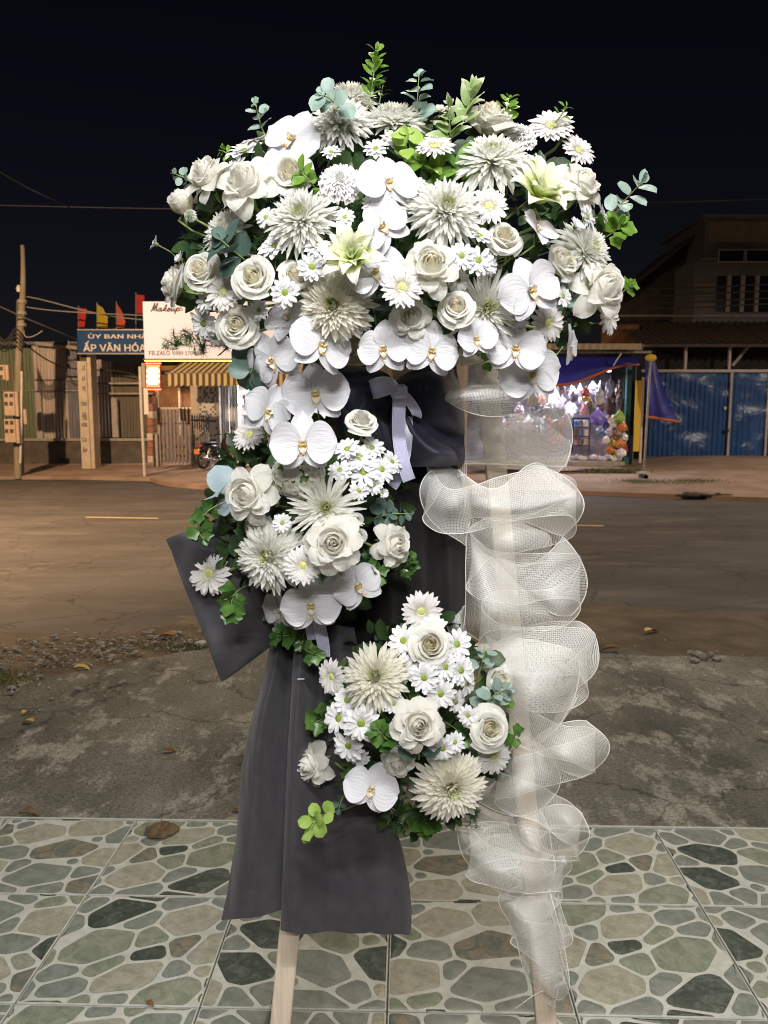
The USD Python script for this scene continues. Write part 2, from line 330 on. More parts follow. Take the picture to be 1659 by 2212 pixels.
def f_open_rose(t, rg, o):
    m, mh = ('rose_white', 'rose_cream') if not o.get('cream', 0) else ('rose_cream', 'rose_heart')
    a0 = rg.uniform(0, 6)
    for n, R0, R1, H, dp, cu, mm, bu in [(3, .03, .012, .36, 1.8, .01, mh, .03), (3, .07, .045, .36, 1.65, .03, mh, .06), (4, .10, .085, .34, 1.35, .06, m, .09), (4, .12, .15, .30, 1.2, .10, m, .11)]:
        a0 += .6
        for i in range(n):
            addp('petal', wrap_petal(R0, R1, -.1, H * rg.uniform(.9, 1.05), dp, a0 + i * 2 * PI / n + rg.uniform(-.1, .1), 6, 6, cu, .02, bu, .04), mm, t)
    for n, L, W, e0, e1, z in [(4, .36, .36, 1.25, .1, .0), (5, .44, .42, .85, -.35, -.03), (5, .48, .44, .35, -.6, -.06)]:
        a0 += .5
        for i in range(n):
            addp('petal', petal(L * rg.uniform(.92, 1.08), W * rg.uniform(.9, 1.1), e0 + rg.uniform(-.15, .15), e1 + rg.uniform(-.3, .25), prof_point, 8, 6, rg.uniform(.0, .28), az=a0 + i * 2 * PI / n + rg.uniform(-.16, .16), r0=.07, z0=z, wave=.014, rg=rg, tipcurl=rg.uniform(-.9, -.1), roll=rg.uniform(-.12, .12)), m, t)
    for i in range(5):
        addp('sepal', petal(.3, .09, -.6, -1.4, prof_lance, 5, 2, .2, az=i * 1.257 + .3, r0=.05, z0=-.11), 'sepal_green', t)

def f_mum(t, rg, o):
    m = 'mum_cream' if o.get('cream', 0) else 'mum_white'
    spider = o.get('spider', 0); n = 280 if not spider else 190
    inner, heart, k = [], [], 0; db, ds = rg.uniform(-.3, .3), rg.uniform(.9, 1.12)
    for i in range(n):
        q = (i + .5) / n; th = (q ** .62) * math.radians(112); az = i * 2.39996 + rg.uniform(-.12, .12)
        L = (.10 + .40 * q ** .75) * rg.uniform(.88, 1.1); W = (.046 + .034 * q) * (0.62 if spider else 1.0) * rg.uniform(.85, 1.15)
        e0 = PI / 2 - th * .82; bend = (-.55 * q + .55 * (1 - q)) * (0.6 if spider else 1) + rg.uniform(-.26, .26) + db * q
        g = petal(L, W * ds, e0, e0 + bend + (0.25 if q > .6 and spider else 0), prof_strap if not spider else prof_needle, 5, 2, .75, az=az, r0=.03 + .03 * q, z0=.05 - .11 * q, tipcurl=rg.uniform(-.1, .9) if spider else rg.uniform(-.2, .6))
        if q < .17: heart.append(g)
        elif q < .62: inner.append(g)
        else: addp('petal', g, m, t); k += 1
    V, Fc, T = join(inner, uv=True); part('inner_petals', (V, Fc), m, t, smooth=True, uv=T, kind='stuff')
    V, Fc, T = join(heart, uv=True); part('heart', (V, Fc), 'mum_heart', t, smooth=True, uv=T)
    part('calyx', mv(lathe([(0, -.16), (.05, -.14), (.09, -.09), (.06, -.03), (0, -.02)], 10)), 'sepal_green', t, smooth=True)

def f_gerbera(t, rg, o):
    for row, (n, L, W, e0, e1, z) in enumerate([(22, .44, .125, .22, -.12, 0.), (20, .36, .11, .42, -.05, .012)]):
        for i in range(n):
            addp('petal', petal(L * rg.uniform(.93, 1.05), W * rg.uniform(.9, 1.1), e0 + rg.uniform(-.1, .12), e1 + rg.uniform(-.2, .15), prof_strap, 5, 3, .22, az=(i + row * .5) * 2 * PI / n + rg.uniform(-.07, .07), r0=.055, z0=z, roll=rg.uniform(-.18, .18)), 'gerbera_white', t)
    fr = []
    for i in range(110):
        q = i / 110; az = i * 2.39996
        fr.append(petal(.06 + .10 * q * rg.uniform(.7, 1.2), .022, 1.15 - .6 * q, .9 - .8 * q, prof_needle, 2, 1, 0, az=az, r0=.085 + .03 * q, z0=.012))
    V, Fc, T = join(fr, uv=True); part('fringe', (V, Fc), 'gerbera_fringe', t, smooth=True, uv=T)
    c = trimesh.creation.icosphere(3, .09); v = np.array(c.vertices) * [1, 1, .42]; v *= (1 + .16 * (meshkit.noise(v * 90) - .5))[:, None]
    part('heart', (v + [0, 0, .022], c.faces), 'gerbera_heart', t, smooth=True)
    part('calyx', mv(lathe([(0, -.12), (.05, -.11), (.09, -.05), (.08, 0), (0, .01)], 10)), 'sepal_green', t, smooth=True)

def f_daisy(t, rg, o):
    side = o.get('closed', 0) * .9
    for row, (n, L, W, e0, e1, z) in enumerate([(13, .44, .19, .18, -.05, 0.), (9, .34, .16, .5, .1, .015)]):
        for i in range(n):
            if rg.random() < .04: continue
            addp('petal', petal(L * rg.uniform(.9, 1.06), W * rg.uniform(.88, 1.1), e0 + side + rg.uniform(-.15, .18), e1 + side + rg.uniform(-.2, .2), prof_strap, 5, 3, .25, az=(i + row * .5) * 2 * PI / n + rg.uniform(-.09, .09), r0=.06, z0=z, roll=rg.uniform(-.25, .25)), 'daisy_white', t)
    c = trimesh.creation.icosphere(2, .115); v = np.array(c.vertices) * [1, 1, .5]; v *= (1 + .2 * (meshkit.noise(v * 60) - .5))[:, None]
    part('heart', (v + [0, 0, .02], c.faces), 'daisy_heart', t, smooth=True)
    part('calyx', mv(lathe([(0, -.14), (.06, -.12), (.11, -.05), (.09, 0), (0, .01)], 8)), 'sepal_green', t, smooth=True)

def f_pompom(t, rg, o):
    fl = []
    for i in range(150):
        q = (i + .5) / 150; th = math.acos(1 - 1.55 * q); az = i * 2.39996
        fl.append(petal(.2, .085, PI / 2 - th + .35, PI / 2 - th - .5, prof_strap, 3, 2, .5, az=az, r0=.30 * math.sin(th), z0=.30 * math.cos(th) - .05))
    V, Fc, T = join(fl, uv=True); part('petals', (V, Fc), 'carnation_white', t, smooth=True, uv=T)
    c = trimesh.creation.icosphere(1, .3); part('calyx', (c.vertices * .9 + [0, 0, -.06], c.faces), 'sepal_green', t, smooth=True)

def f_carnation(t, rg, o):
    n = 46
    for i in range(n):
        q = (i + .5) / n; th = q ** .6 * math.radians(98); az = i * 2.39996
        L = .20 + .26 * q; e = PI / 2 - th
        s_ = petal(L, .19 + .14 * q, e + .25, e - .55, lambda s: .25 + .75 * s, 6, 12, .12, az=az, r0=.02, z0=-.0, wave=.0)
        P = s_[0].reshape(7, 13, 3); w = np.linspace(0, 1, 7)[:, None] ** 2
        zz = np.sin(np.arange(13)[None] * 2.1 + rg.uniform(0, 6)) * .030 * w + rg.uniform(-.028, .028, (7, 13)) * w
        rad = P / (np.linalg.norm(P, axis=2, keepdims=True) + 1e-6); tang = np.cross(rad, [math.cos(az + 1.57), math.sin(az + 1.57), 0])
        P = P + tang * zz[..., None] + rad * (rg.uniform(-.012, .012, (7, 13)) * w)[..., None]
        addp('petal', (P.reshape(-1, 3), s_[1], s_[2]), 'carnation_white', t)
    part('calyx', mv(lathe([(0, -.42), (.07, -.4), (.10, -.2), (.12, -.05), (0, 0)], 10)), 'sepal_green', t, smooth=True)

def f_lily(t, rg, o):
    for n, L, W, e0, e1, r0, z, tc in [(6, .56, .25, 1.0, .15, .04, 0., -1.1), (6, .50, .22, 1.2, .5, .03, .03, -.9), (6, .40, .17, 1.3, .8, .02, .05, -.6), (4, .24, .10, 1.45, 1.2, .01, .06, -.2)]:
        a0 = rg.uniform(0, 6)
        for i in range(n):
            addp('petal', petal(L * rg.uniform(.9, 1.1), W * rg.uniform(.9, 1.1), e0 + rg.uniform(-.12, .12), e1 + rg.uniform(-.2, .2), prof_lance, 9, 4, .35, az=a0 + i * 2 * PI / n + rg.uniform(-.15, .15), r0=r0, z0=z, wave=.02, wf=3, rg=rg, tipcurl=tc), 'lily_green', t)

def f_hydrangea(t, rg, o):
    n = 95
    for i in range(n):
        q = (i + .5) / n; th = math.acos(1 - 1.35 * q); az = i * 2.39996
        d = np.array([math.sin(th) * math.cos(az), math.sin(th) * math.sin(az), math.cos(th)]) + rg.normal(0, .1, 3); d /= np.linalg.norm(d)
        x = np.cross(d, [0.3, 1, .2]); x /= np.linalg.norm(x); R = np.stack([x, np.cross(d, x), d], 1) @ rotz(rg.uniform(0, 6))
        fl = [petal(.10, .10, .35, -.1, prof_round, 3, 3, .25, az=k * PI / 2 + rg.uniform(-.1, .1), r0=.006) for k in range(4)]
        V, Fc, T = join(fl, uv=True); addp('floret', (V @ R.T + d * .40 * np.array([1, 1, .8]) * rg.uniform(.92, 1.06), Fc, T), 'hydrangea_white', t)
    c = trimesh.creation.icosphere(2, .33); part('stalk_head', (c.vertices * [1, 1, .8], c.faces), 'sepal_green', t, smooth=True)

BUILD = {'orchid': f_orchid, 'rose': f_rose, 'open_rose': f_open_rose, 'chrysanthemum': f_mum, 'gerbera': f_gerbera, 'daisy': f_daisy, 'pompom': f_pompom, 'carnation': f_carnation, 'lily': f_lily, 'hydrangea': f_hydrangea}
NAME = {'orchid': ('orchid', 'orchid'), 'rose': ('rose', 'rose'), 'open_rose': ('rose', 'rose'), 'chrysanthemum': ('chrysanthemum', 'chrysanthemum'), 'gerbera': ('gerbera', 'gerbera'), 'daisy': ('daisy', 'daisy'),
        'pompom': ('pompom_chrysanthemum', 'chrysanthemum'), 'carnation': ('carnation', 'carnation'), 'lily': ('lily', 'lily'), 'hydrangea': ('hydrangea', 'hydrangea')}
# the three clusters: middle (px), half sizes, nearest and farthest distance, where their stems meet
CL = {'T': (850, 560, 500, 335, 1.17, 1.40, (845, 640, 1.46)), 'M': (665, 1110, 225, 260, 1.19, 1.36, (700, 1110, 1.43)), 'L': (895, 1560, 225, 255, 1.17, 1.34, (890, 1580, 1.41))}
GROUP = {'T': 'flowers of the large top arrangement', 'M': 'flowers of the middle arrangement', 'L': 'flowers of the lower arrangement'}
def facing(az, el, roll=0.):
    az, el = math.radians(az), math.radians(el)
    n = np.array([math.sin(az) * math.cos(el), -math.cos(az) * math.cos(el), math.sin(el)])
    x = np.cross([0, 0, 1.0], n); x /= np.linalg.norm(x); y = np.cross(n, x)
    return np.stack([x, y, n], 1) @ rotz(math.radians(roll))
def cluster_depth(c, x, y):
    cx, cy, hw, hh, y0, y1, _ = CL[c]
    q = min(1.0, ((x - cx) / hw) ** 2 + ((y - cy) / hh) ** 2)
    return y1 - (y1 - y0) * math.sqrt(max(0, 1 - q))
def flower(kind, c, x, y, d, label, az=None, el=None, roll=None, k=0., stem=None, group=True, **o):
    """a flower of apparent diameter d at (x, y); az, el: where it looks; k: cm nearer than its cluster's dome"""
    cx, cy, hw, hh, y0, y1, foot = CL[c]
    rg = np.random.default_rng(int(x * 7 + y * 131))
    Y = cluster_depth(c, x, y) - k / 100.
    p = at(x, y, Y); size = d * pxm(y, Y) * ({'chrysanthemum': 1.07, 'rose': 1.1, 'open_rose': 1.03, 'orchid': 1.04, 'lily': 1.15, 'daisy': 1.12, 'gerbera': 1.1} if c == 'T' else {'chrysanthemum': 1.02, 'rose': 1.02, 'open_rose': .94, 'orchid': 1.0, 'daisy': 1.14, 'gerbera': 1.06}).get(kind, 1.05)
    if az is None: az = 48 * (x - cx) / hw + rg.uniform(-8, 8)
    if el is None: el = 22 - 45 * (y - cy) / hh + rg.uniform(-8, 8)
    if roll is None: roll = rg.uniform(-25, 25) if kind == 'orchid' else rg.uniform(0, 360)
    R = facing(az, el, roll); M = np.eye(4); M[:3, :3] = R * size; M[:3, 3] = p
    n, cat = NAME[kind]
    t = thing(n, label, cat, M=M, group=None)
    BUILD[kind](t, rg, o)
    # its stem, from the flower's back to where the cluster is tied
    f = at(*foot[:2], foot[2]) if stem is None else at(*stem)
    f = f + rg.normal(0, .015, 3)
    back = R[:, 2]; L = np.linalg.norm(f - p)
    w = np.array([p - back * size * .1, p - back * min(.05, L * .35) - [0, 0, .004], (p + f) / 2 - [0, 0, .01], f])
    q = (w - p) @ R / size
    rad = {'daisy': .0012, 'gerbera': .0026, 'chrysanthemum': .0028, 'orchid': .0015}.get(kind, .0024) / size
    part('stem', tube(q, rad, 6, 8), 'stem_green', t, smooth=True)
    return t

# ------------------------------------------------------------------ leaf sprigs
def leaf_mesh(base, d, up, L, W, bend=-.5, cup=.25, prof=prof_leaf, nu=5, nv=4, wave=0., rg=None, notch=0.):
    """one leaf from base along d, its upper face towards up"""
    d = np.asarray(d, float); d /= np.linalg.norm(d); up = np.asarray(up, float); up = up - d * up.dot(d); up /= np.linalg.norm(up) + 1e-9
    g = petal(L, W, 0., bend, prof, nu, nv, cup, wave=wave, rg=rg)
    v = g[0]
    if notch:
        a = np.arctan2(v[:, 1], v[:, 0] - L * .45); r = 1 + notch * np.cos(a * 5 + .3); v = v.copy(); v[:, 1] *= r; v[:, 0] = L * .45 + (v[:, 0] - L * .45) * r
    R = np.stack([d, np.cross(up, d), up], 1)
    return v @ R.T + base, g[1], g[2]
def prof_disc(s): return np.maximum(.10, np.sqrt(np.maximum(0, 1 - (2 * s - 1) ** 2)))
CAMDIR = np.array([0, -1.0, .15])
def sprig(name, label, cat, pts, leaf, mat_, pairs, L, aspect=1., r=.0016, seed=0, spread=1.1, taper=.55, start=.2, stemmat='stem_green', face=.8, bend=-.5, tip=True):
    """a stem through pts (px, py, Y) with leaves along it; leaf: disc, oval, lance or lobed"""
    rg = np.random.default_rng(seed + 11)
    P = np.array([at(*p) for p in pts]); base = P[0].copy()
    t = thing(name, label, cat, loc=base)
    C = spline(P - base, 20); part('stem', tube(C, [r, r * .5], 6), stemmat, t, smooth=True)
    tn = np.gradient(C, axis=0); tn /= np.linalg.norm(tn, axis=1, keepdims=True)
    prof = {'disc': prof_disc, 'oval': prof_leaf, 'lance': prof_lance, 'lobed': prof_disc}[leaf]
    for i in range(pairs):
        q = start + (1 - start) * (i + .5) / pairs; c = C[int(q * 19)]; d0 = tn[int(q * 19)]
        s = np.cross(d0, CAMDIR); s /= np.linalg.norm(s); b2 = np.cross(s, d0)
        ph = (i % 2) * PI / 2 * .8 + rg.uniform(-.4, .4)
        for sg in (0, PI):
            a = ph + sg + rg.uniform(-.25, .25); side = s * math.cos(a) + b2 * math.sin(a)
            d = d0 * math.cos(spread) + side * math.sin(spread) + rg.normal(0, .12, 3)
            l = L * (1 - (1 - taper) * q) * rg.uniform(.8, 1.15)
            up = CAMDIR * face + d0 * .5 + rg.normal(0, .35, 3) + [0, 0, .35]
            addp('leaf', leaf_mesh(c + d * r * 2, d, up, l, l * aspect * rg.uniform(.88, 1.1), bend * rg.uniform(.2, 1.4), rg.uniform(.05, .35), prof, 6, 4, notch=.2 if leaf == 'lobed' else 0., rg=rg, wave=l * .03), mat_, t)
    if tip:
        for k in range(3):
            d = tn[-1] + rg.normal(0, .45, 3); l = L * taper * .7
            addp('leaf', leaf_mesh(C[-1], d, CAMDIR + rg.normal(0, .4, 3), l, l * aspect * .8, -.3, .3, prof, 5, 4), mat_, t)
    return t
def lobed_sprig(label, pts, mat_='parsley_leaf', n=5, L=.024, seed=0, name='ivy_sprig', cat='leaf sprig'):
    return sprig(name, label, cat, pts, 'lobed', mat_, n, L, 1.05, .0011, seed, 1.0, .75, .35, face=.9, bend=-.4)
def fern(label, blobs, seed=0, n=1500, L=.016):
    """plumes of asparagus fern: fine needles round branching stems; blobs = (px, py, Y, spread px)"""
    rg = np.random.default_rng(seed + 5); b0 = at(*blobs[0][:3]); t = thing('asparagus_fern', label, 'fern', loc=b0)
    V, Fc, k = [], [], 0
    for (x, y, Y, s) in blobs:
        c = at(x, y, Y) - b0; sp = s * pxm(y, Y); out = at(x, y, Y) - at(CL['T'][0], y, Y + .1)
        twigs = []
        for j in range(7):
            e = c + rg.normal(0, .5, 3) * [sp, sp * .6, sp] ; a = c + rg.normal(0, .2, 3) * sp * .6 + [0, .03, 0]
            twigs.append(np.stack([a, (a + e) / 2 + rg.normal(0, .1, 3) * sp, e])); part('stem', tube(twigs[-1], [.0007, .0004], 4, 6), 'stem_green', t)
        m = n // len(blobs)
        tw = rg.integers(0, 7, m); q = rg.random(m)
        for i in range(m):
            w = twigs[tw[i]]; p = w[0] * (1 - q[i]) ** 2 + 2 * w[1] * q[i] * (1 - q[i]) + w[2] * q[i] ** 2
            d = rg.normal(0, 1, 3); d /= np.linalg.norm(d); o = np.cross(d, rg.normal(0, 1, 3)); o /= np.linalg.norm(o) + 1e-9
            l = L * rg.uniform(.5, 1.1); V += [p - o * .0004, p + o * .0004, p + d * l]; Fc.append([k, k + 1, k + 2]); k += 3
    part('needles', (np.array(V), np.array(Fc)), 'fern_needles', t, kind='stuff')
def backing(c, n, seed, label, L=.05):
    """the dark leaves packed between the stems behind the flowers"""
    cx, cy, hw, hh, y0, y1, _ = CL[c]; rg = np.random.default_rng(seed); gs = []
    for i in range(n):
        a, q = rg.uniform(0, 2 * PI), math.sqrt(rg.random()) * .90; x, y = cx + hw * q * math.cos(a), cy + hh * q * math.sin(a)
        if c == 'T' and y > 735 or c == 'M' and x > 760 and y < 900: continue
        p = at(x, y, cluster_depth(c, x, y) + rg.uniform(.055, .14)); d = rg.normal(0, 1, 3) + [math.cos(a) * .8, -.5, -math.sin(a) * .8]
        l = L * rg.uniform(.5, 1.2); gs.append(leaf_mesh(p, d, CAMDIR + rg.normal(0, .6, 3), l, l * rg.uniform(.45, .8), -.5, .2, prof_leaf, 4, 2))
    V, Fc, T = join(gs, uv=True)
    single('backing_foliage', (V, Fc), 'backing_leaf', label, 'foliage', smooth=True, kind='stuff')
# ------------------------------------------------------------------ ground
mat('earth', (.05, .04, .03), .95, col2=(.09, .07, .05), scale=1.2)
mat('shoulder_dirt', (.060, .046, .030), .95, col2=(.12, .095, .065), scale=3.5, bump=.012, bscale=30, detail=8)
mat('far_paving', (.20, .14, .10), .9, col2=(.32, .23, .175), scale=1.1, bump=.006, bscale=25, detail=8)
mat('road_paint', (.55, .45, .22), .7, col2=(.35, .30, .18), scale=20)
def worn(name, lo_, mid, hi_, pale, grain=70., patch=5.0, cover=.55, rough=.88, st=(1.0, .55, 1.0), bump=.012, gl=.55):
    """worn concrete or asphalt: broad mottling, paler scuffed patches, grit"""
    usdkit.material(stage, '/World/Looks/' + name, {
        'g': ('geometry', {}), 'mp': ('mapping', {'scale': st}),
        'n1': ('noise_texture', {'scale': 1.5, 'detail': 8., 'roughness': .62}), 'n2': ('noise_texture', {'scale': patch, 'detail': 9., 'roughness': .72}), 'n3': ('noise_texture', {'scale': grain, 'detail': 4.}),
        'v': ('voronoi_texture', {'scale': .8, 'feature': 'distance_to_edge'}), 'nd': ('noise_texture', {'scale': 3., 'detail': 5.}), 'va': ('vector_math', {'math_type': 'multiply_add', 'vector2': (.5, .5, .5)}), 'rv': ('rgb_ramp', {'ramp': [(0, (.45, .45, .45)), (.012, (1, 1, 1))]}),
        'r1': ('rgb_ramp', {'ramp': [(.28, lo_), (.5, mid), (.72, hi_)]}),
        'r2': ('rgb_ramp', {'ramp': [(cover, (0, 0, 0)), (cover + .07, (.9, .9, .9)), (cover + .25, (1, 1, 1))]}),
        'r3': ('rgb_ramp', {'ramp': [(.3, (gl, gl, gl)), (.7, (1.3, 1.3, 1.3))]}),
        'm1': ('mix_color', {'blend_type': 'mix', 'b': pale}), 'm2': ('mix_color', {'blend_type': 'multiply', 'fac': 1.0, 'use_clamp': False}), 'm3': ('mix_color', {'blend_type': 'multiply', 'fac': 1.0}),
        'mm': ('math', {'math_type': 'multiply', 'value2': .55}), 'ma': ('math', {'math_type': 'add'}),
        'bp': ('bump', {'strength': 1., 'distance': bump}), 'p': ('principled_bsdf', {'roughness': rough, 'specular_ior_level': .35})},
        [('g.position', 'mp.vector'), ('mp.vector', 'n1.vector'), ('mp.vector', 'n2.vector'), ('g.position', 'n3.vector'), ('n1.fac', 'r1.fac'), ('n2.fac', 'r2.fac'), ('n3.fac', 'r3.fac'),
         ('g.position', 'nd.vector'), ('nd.color', 'va.vector1'), ('g.position', 'va.vector3'), ('va.vector', 'v.vector'), ('v.distance', 'rv.fac'), ('m2.result', 'm3.a'), ('rv.color', 'm3.b'),
         ('r2.color', 'mm.value1'), ('mm.value', 'm1.fac'), ('r1.color', 'm1.a'), ('m1.result', 'm2.a'), ('r3.color', 'm2.b'), ('m3.result', 'p.base_color'), ('n2.fac', 'ma.value1'), ('n3.fac', 'ma.value2'), ('ma.value', 'bp.height'), ('bp.normal', 'p.normal')], surface='p.BSDF')
worn('apron_concrete', (.06, .062, .051), (.14, .138, .117), (.225, .22, .195), (.42, .41, .37), cover=.52)
worn('asphalt', (.058, .054, .050), (.085, .079, .073), (.12, .113, .104), (.17, .152, .13), 160., 2.2, .56, .78, (.35, 1.0, 1.0), .006, .6)
struct('ground', (np.array([[-900, -900, -.30], [900, -900, -.30], [900, 900, -.30], [-900, 900, -.30]]), np.array([[0, 1, 2, 3]])), 'earth')
KERB = np.array([[-60, 22.5], [-9, 22.2], [-6.6, 21.6], [-5.7, 20.0], [-4.4, 18.95], [-2, 18.5], [4.5, 17.7], [8.1, 16.2], [20, 13.8], [60, 7]])
kerb = lambda x: np.interp(x, KERB[:, 0], KERB[:, 1])
xs = np.unique(np.concatenate([np.linspace(-60, 60, 61), np.linspace(-9, 9, 60)]))
v = np.concatenate([np.stack([xs, np.full_like(xs, 3.6) - 6 * (np.abs(xs) > 9), np.full_like(xs, -.2)], 1), np.stack([xs, kerb(xs) + .05, np.full_like(xs, -.2)], 1)])
n = len(xs); struct('road', (v, np.stack([np.arange(n - 1), np.arange(1, n), n + np.arange(1, n), n + np.arange(n - 1)], 1)), 'asphalt')
# far pavement: a kerb, then ground that rises gently to the shop fronts and mounds up on the right
def far_z(x, y):
    z = -.10 + .20 * np.clip((y - kerb(x)) / 4.5, 0, 1)
    z = z + .26 * np.clip((x - 7) / 2.5, 0, 1) * np.clip((y - 17.5) / 5.5, 0, 1)
    return z + .035 * (meshkit.fbm(np.stack([x * .9, y * .9, 0 * x], -1), 3, 4) - .5) * np.clip((x - 5.5) / 2, 0, 1)
gx = np.unique(np.concatenate([np.linspace(-45, 45, 61), np.linspace(-10, 14, 100)])); q = np.linspace(0, 1, 40) ** 1.3
X, Q = np.meshgrid(gx, q, indexing='ij'); Yk = kerb(X) + Q * 24; Z = far_z(X, Yk)
top = np.stack([X, Yk, Z], -1); lip = top[:, :1].copy(); lip[..., 2] = -.205
P = np.concatenate([lip, top], 1); struct('far_pavement', (P.reshape(-1, 3), gfaces(len(gx) - 1, 40)[:, ::-1]), 'far_paving', smooth=35)
# near side: dirt shoulder, concrete apron
def strip(name, m, ynear, yfar, z0, z1, seed, amp, nx=240, ny=40, bumpy=.0, x0=-14, x1=14):
    x = np.linspace(x0, x1, nx); yf = np.interp(x, yfar[:, 0], yfar[:, 1]) + amp * (meshkit.fbm(np.stack([x * 1.6, 0 * x, 0 * x], -1), 5, seed) - .5) * 2
    t = np.linspace(0, 1, ny); XX, T = np.meshgrid(x, t, indexing='ij'); YY = ynear + (yf[:, None] - ynear) * T
    ZZ = z0 + (z1 - z0) * T + bumpy * (meshkit.fbm(np.stack([XX * 3, YY * 3, 0 * XX], -1), 4, seed + 1) - .5) * np.sin(PI * np.clip(T, 0, 1)) ** .5
    P = np.stack([XX, YY, ZZ], -1); lo_ = P[:, -1:].copy(); lo_[..., 2] = -.22; P = np.concatenate([P, lo_], 1)
    struct(name, (P.reshape(-1, 3), gfaces(nx - 1, ny)[:, ::-1]), m, smooth=40)
strip('dirt_shoulder', 'shoulder_dirt', 4.5, np.array([[-14, 6.1], [-3.2, 6.15], [-2.1, 6.2], [-1.6, 6.7], [-.8, 6.9], [1.9, 7.1], [3.5, 6.85], [14, 6]]), -.196, -.1935, 3, .14, bumpy=.022)
strip('concrete_apron', 'apron_concrete', 2.2, np.array([[-14, 4.6], [-2.6, 4.75], [-1.9, 5.3], [-1.2, 5.75], [0, 5.7], [1.6, 5.55], [3, 5.35], [14, 5]]), -.135, -.165, 8, .10, bumpy=.016)
# centre line dashes
for i, (xa, xb) in enumerate(((-5.35, -4.0), (-1.3, .2), (3.2, 3.62), (8.6, 10.0))):
    ya, yb = 12.98 - .0 * xa, 12.98; yy = lambda x: 13.0 - .125 * x
    c = [(xa, yy(xa) - .06), (xb, yy(xb) - .06), (xb, yy(xb) + .06), (xa, yy(xa) + .06)]
    struct('road_dash', (np.array([(x, y, -.194) for x, y in c]), np.array([[0, 1, 2, 3]])), 'road_paint')

# tiled floor with its pebble tiles
TW, TD, YAW = .503, .4757, math.radians(-1.6)
mat('tile_grout', (.40, .42, .39), .5, col2=(.50, .52, .49), scale=30)
mat('tile_joint', (.10, .085, .06), .9, var=.3, scale=40)
def stone(name, stops, scale, warp, rough=.4, vein=None):
    N = {'g': ('texture_coordinate', {}), 'oi': ('object_info', {}), 'va': ('vector_math', {'math_type': 'add'}), 'w': ('noise_texture', {'scale': scale, 'detail': 8., 'roughness': .68, 'distortion': warp}), 'r': ('rgb_ramp', {'ramp': stops}),
         'b': ('bump', {'strength': .5, 'distance': .001}), 'p': ('principled_bsdf', {'roughness': rough, 'coat_weight': .08, 'coat_roughness': .2})}
    L = [('g.object', 'w.vector'), ('w.fac', 'r.fac'), ('w.fac', 'b.height'), ('b.normal', 'p.normal')]; src = 'r.color'
    if vein:
        N['v'] = ('noise_texture', {'scale': scale * 1.1, 'detail': 6., 'distortion': 2.5, 'type': 'ridged_multifractal', 'roughness': .6}); N['vr'] = ('rgb_ramp', {'ramp': [(.62, (0, 0, 0)), (.85, (1, 1, 1))]}); N['mx'] = ('mix_color', {'b': vein})
        L += [('g.object', 'v.vector'), ('v.fac', 'vr.fac'), ('vr.color', 'mx.fac'), ('r.color', 'mx.a')]; src = 'mx.result'
    N['fg'] = ('noise_texture', {'scale': 420., 'detail': 3.}); N['fr'] = ('rgb_ramp', {'ramp': [(.35, (.80, .80, .80)), (.65, (1.12, 1.12, 1.12))]}); N['fm'] = ('mix_color', {'blend_type': 'multiply', 'fac': 1.0, 'use_clamp': False})
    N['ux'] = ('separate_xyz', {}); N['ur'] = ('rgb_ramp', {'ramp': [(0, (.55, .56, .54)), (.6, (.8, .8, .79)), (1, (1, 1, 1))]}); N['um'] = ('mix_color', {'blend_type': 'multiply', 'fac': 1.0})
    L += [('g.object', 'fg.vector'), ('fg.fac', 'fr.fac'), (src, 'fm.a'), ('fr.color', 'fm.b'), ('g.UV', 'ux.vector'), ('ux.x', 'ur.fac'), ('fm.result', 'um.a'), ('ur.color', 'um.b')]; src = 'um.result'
    L.append((src, 'p.base_color')); usdkit.material(stage, '/World/Looks/' + name, N, L, surface='p.BSDF')
stone('stone_beige', [(.3, (.22, .22, .175)), (.5, (.31, .31, .25)), (.7, (.40, .40, .34))], 26, .5)
stone('stone_grey', [(.3, (.13, .155, .14)), (.5, (.19, .215, .195)), (.7, (.26, .285, .26))], 24, .6)
stone('stone_green', [(.3, (.13, .16, .115)), (.5, (.21, .24, .185)), (.7, (.31, .32, .26))], 20, 1.2)
stone('stone_dark', [(.3, (.028, .038, .032)), (.5, (.058, .074, .062)), (.7, (.14, .165, .145))], 22, 1.6, vein=(.22, .25, .23))
stone('stone_mixed', [(.25, (.05, .07, .06)), (.45, (.13, .15, .13)), (.6, (.25, .21, .15)), (.75, (.17, .19, .18))], 13, 2.6)
KINDS = ['stone_beige', 'stone_grey', 'stone_green', 'stone_dark', 'stone_mixed']
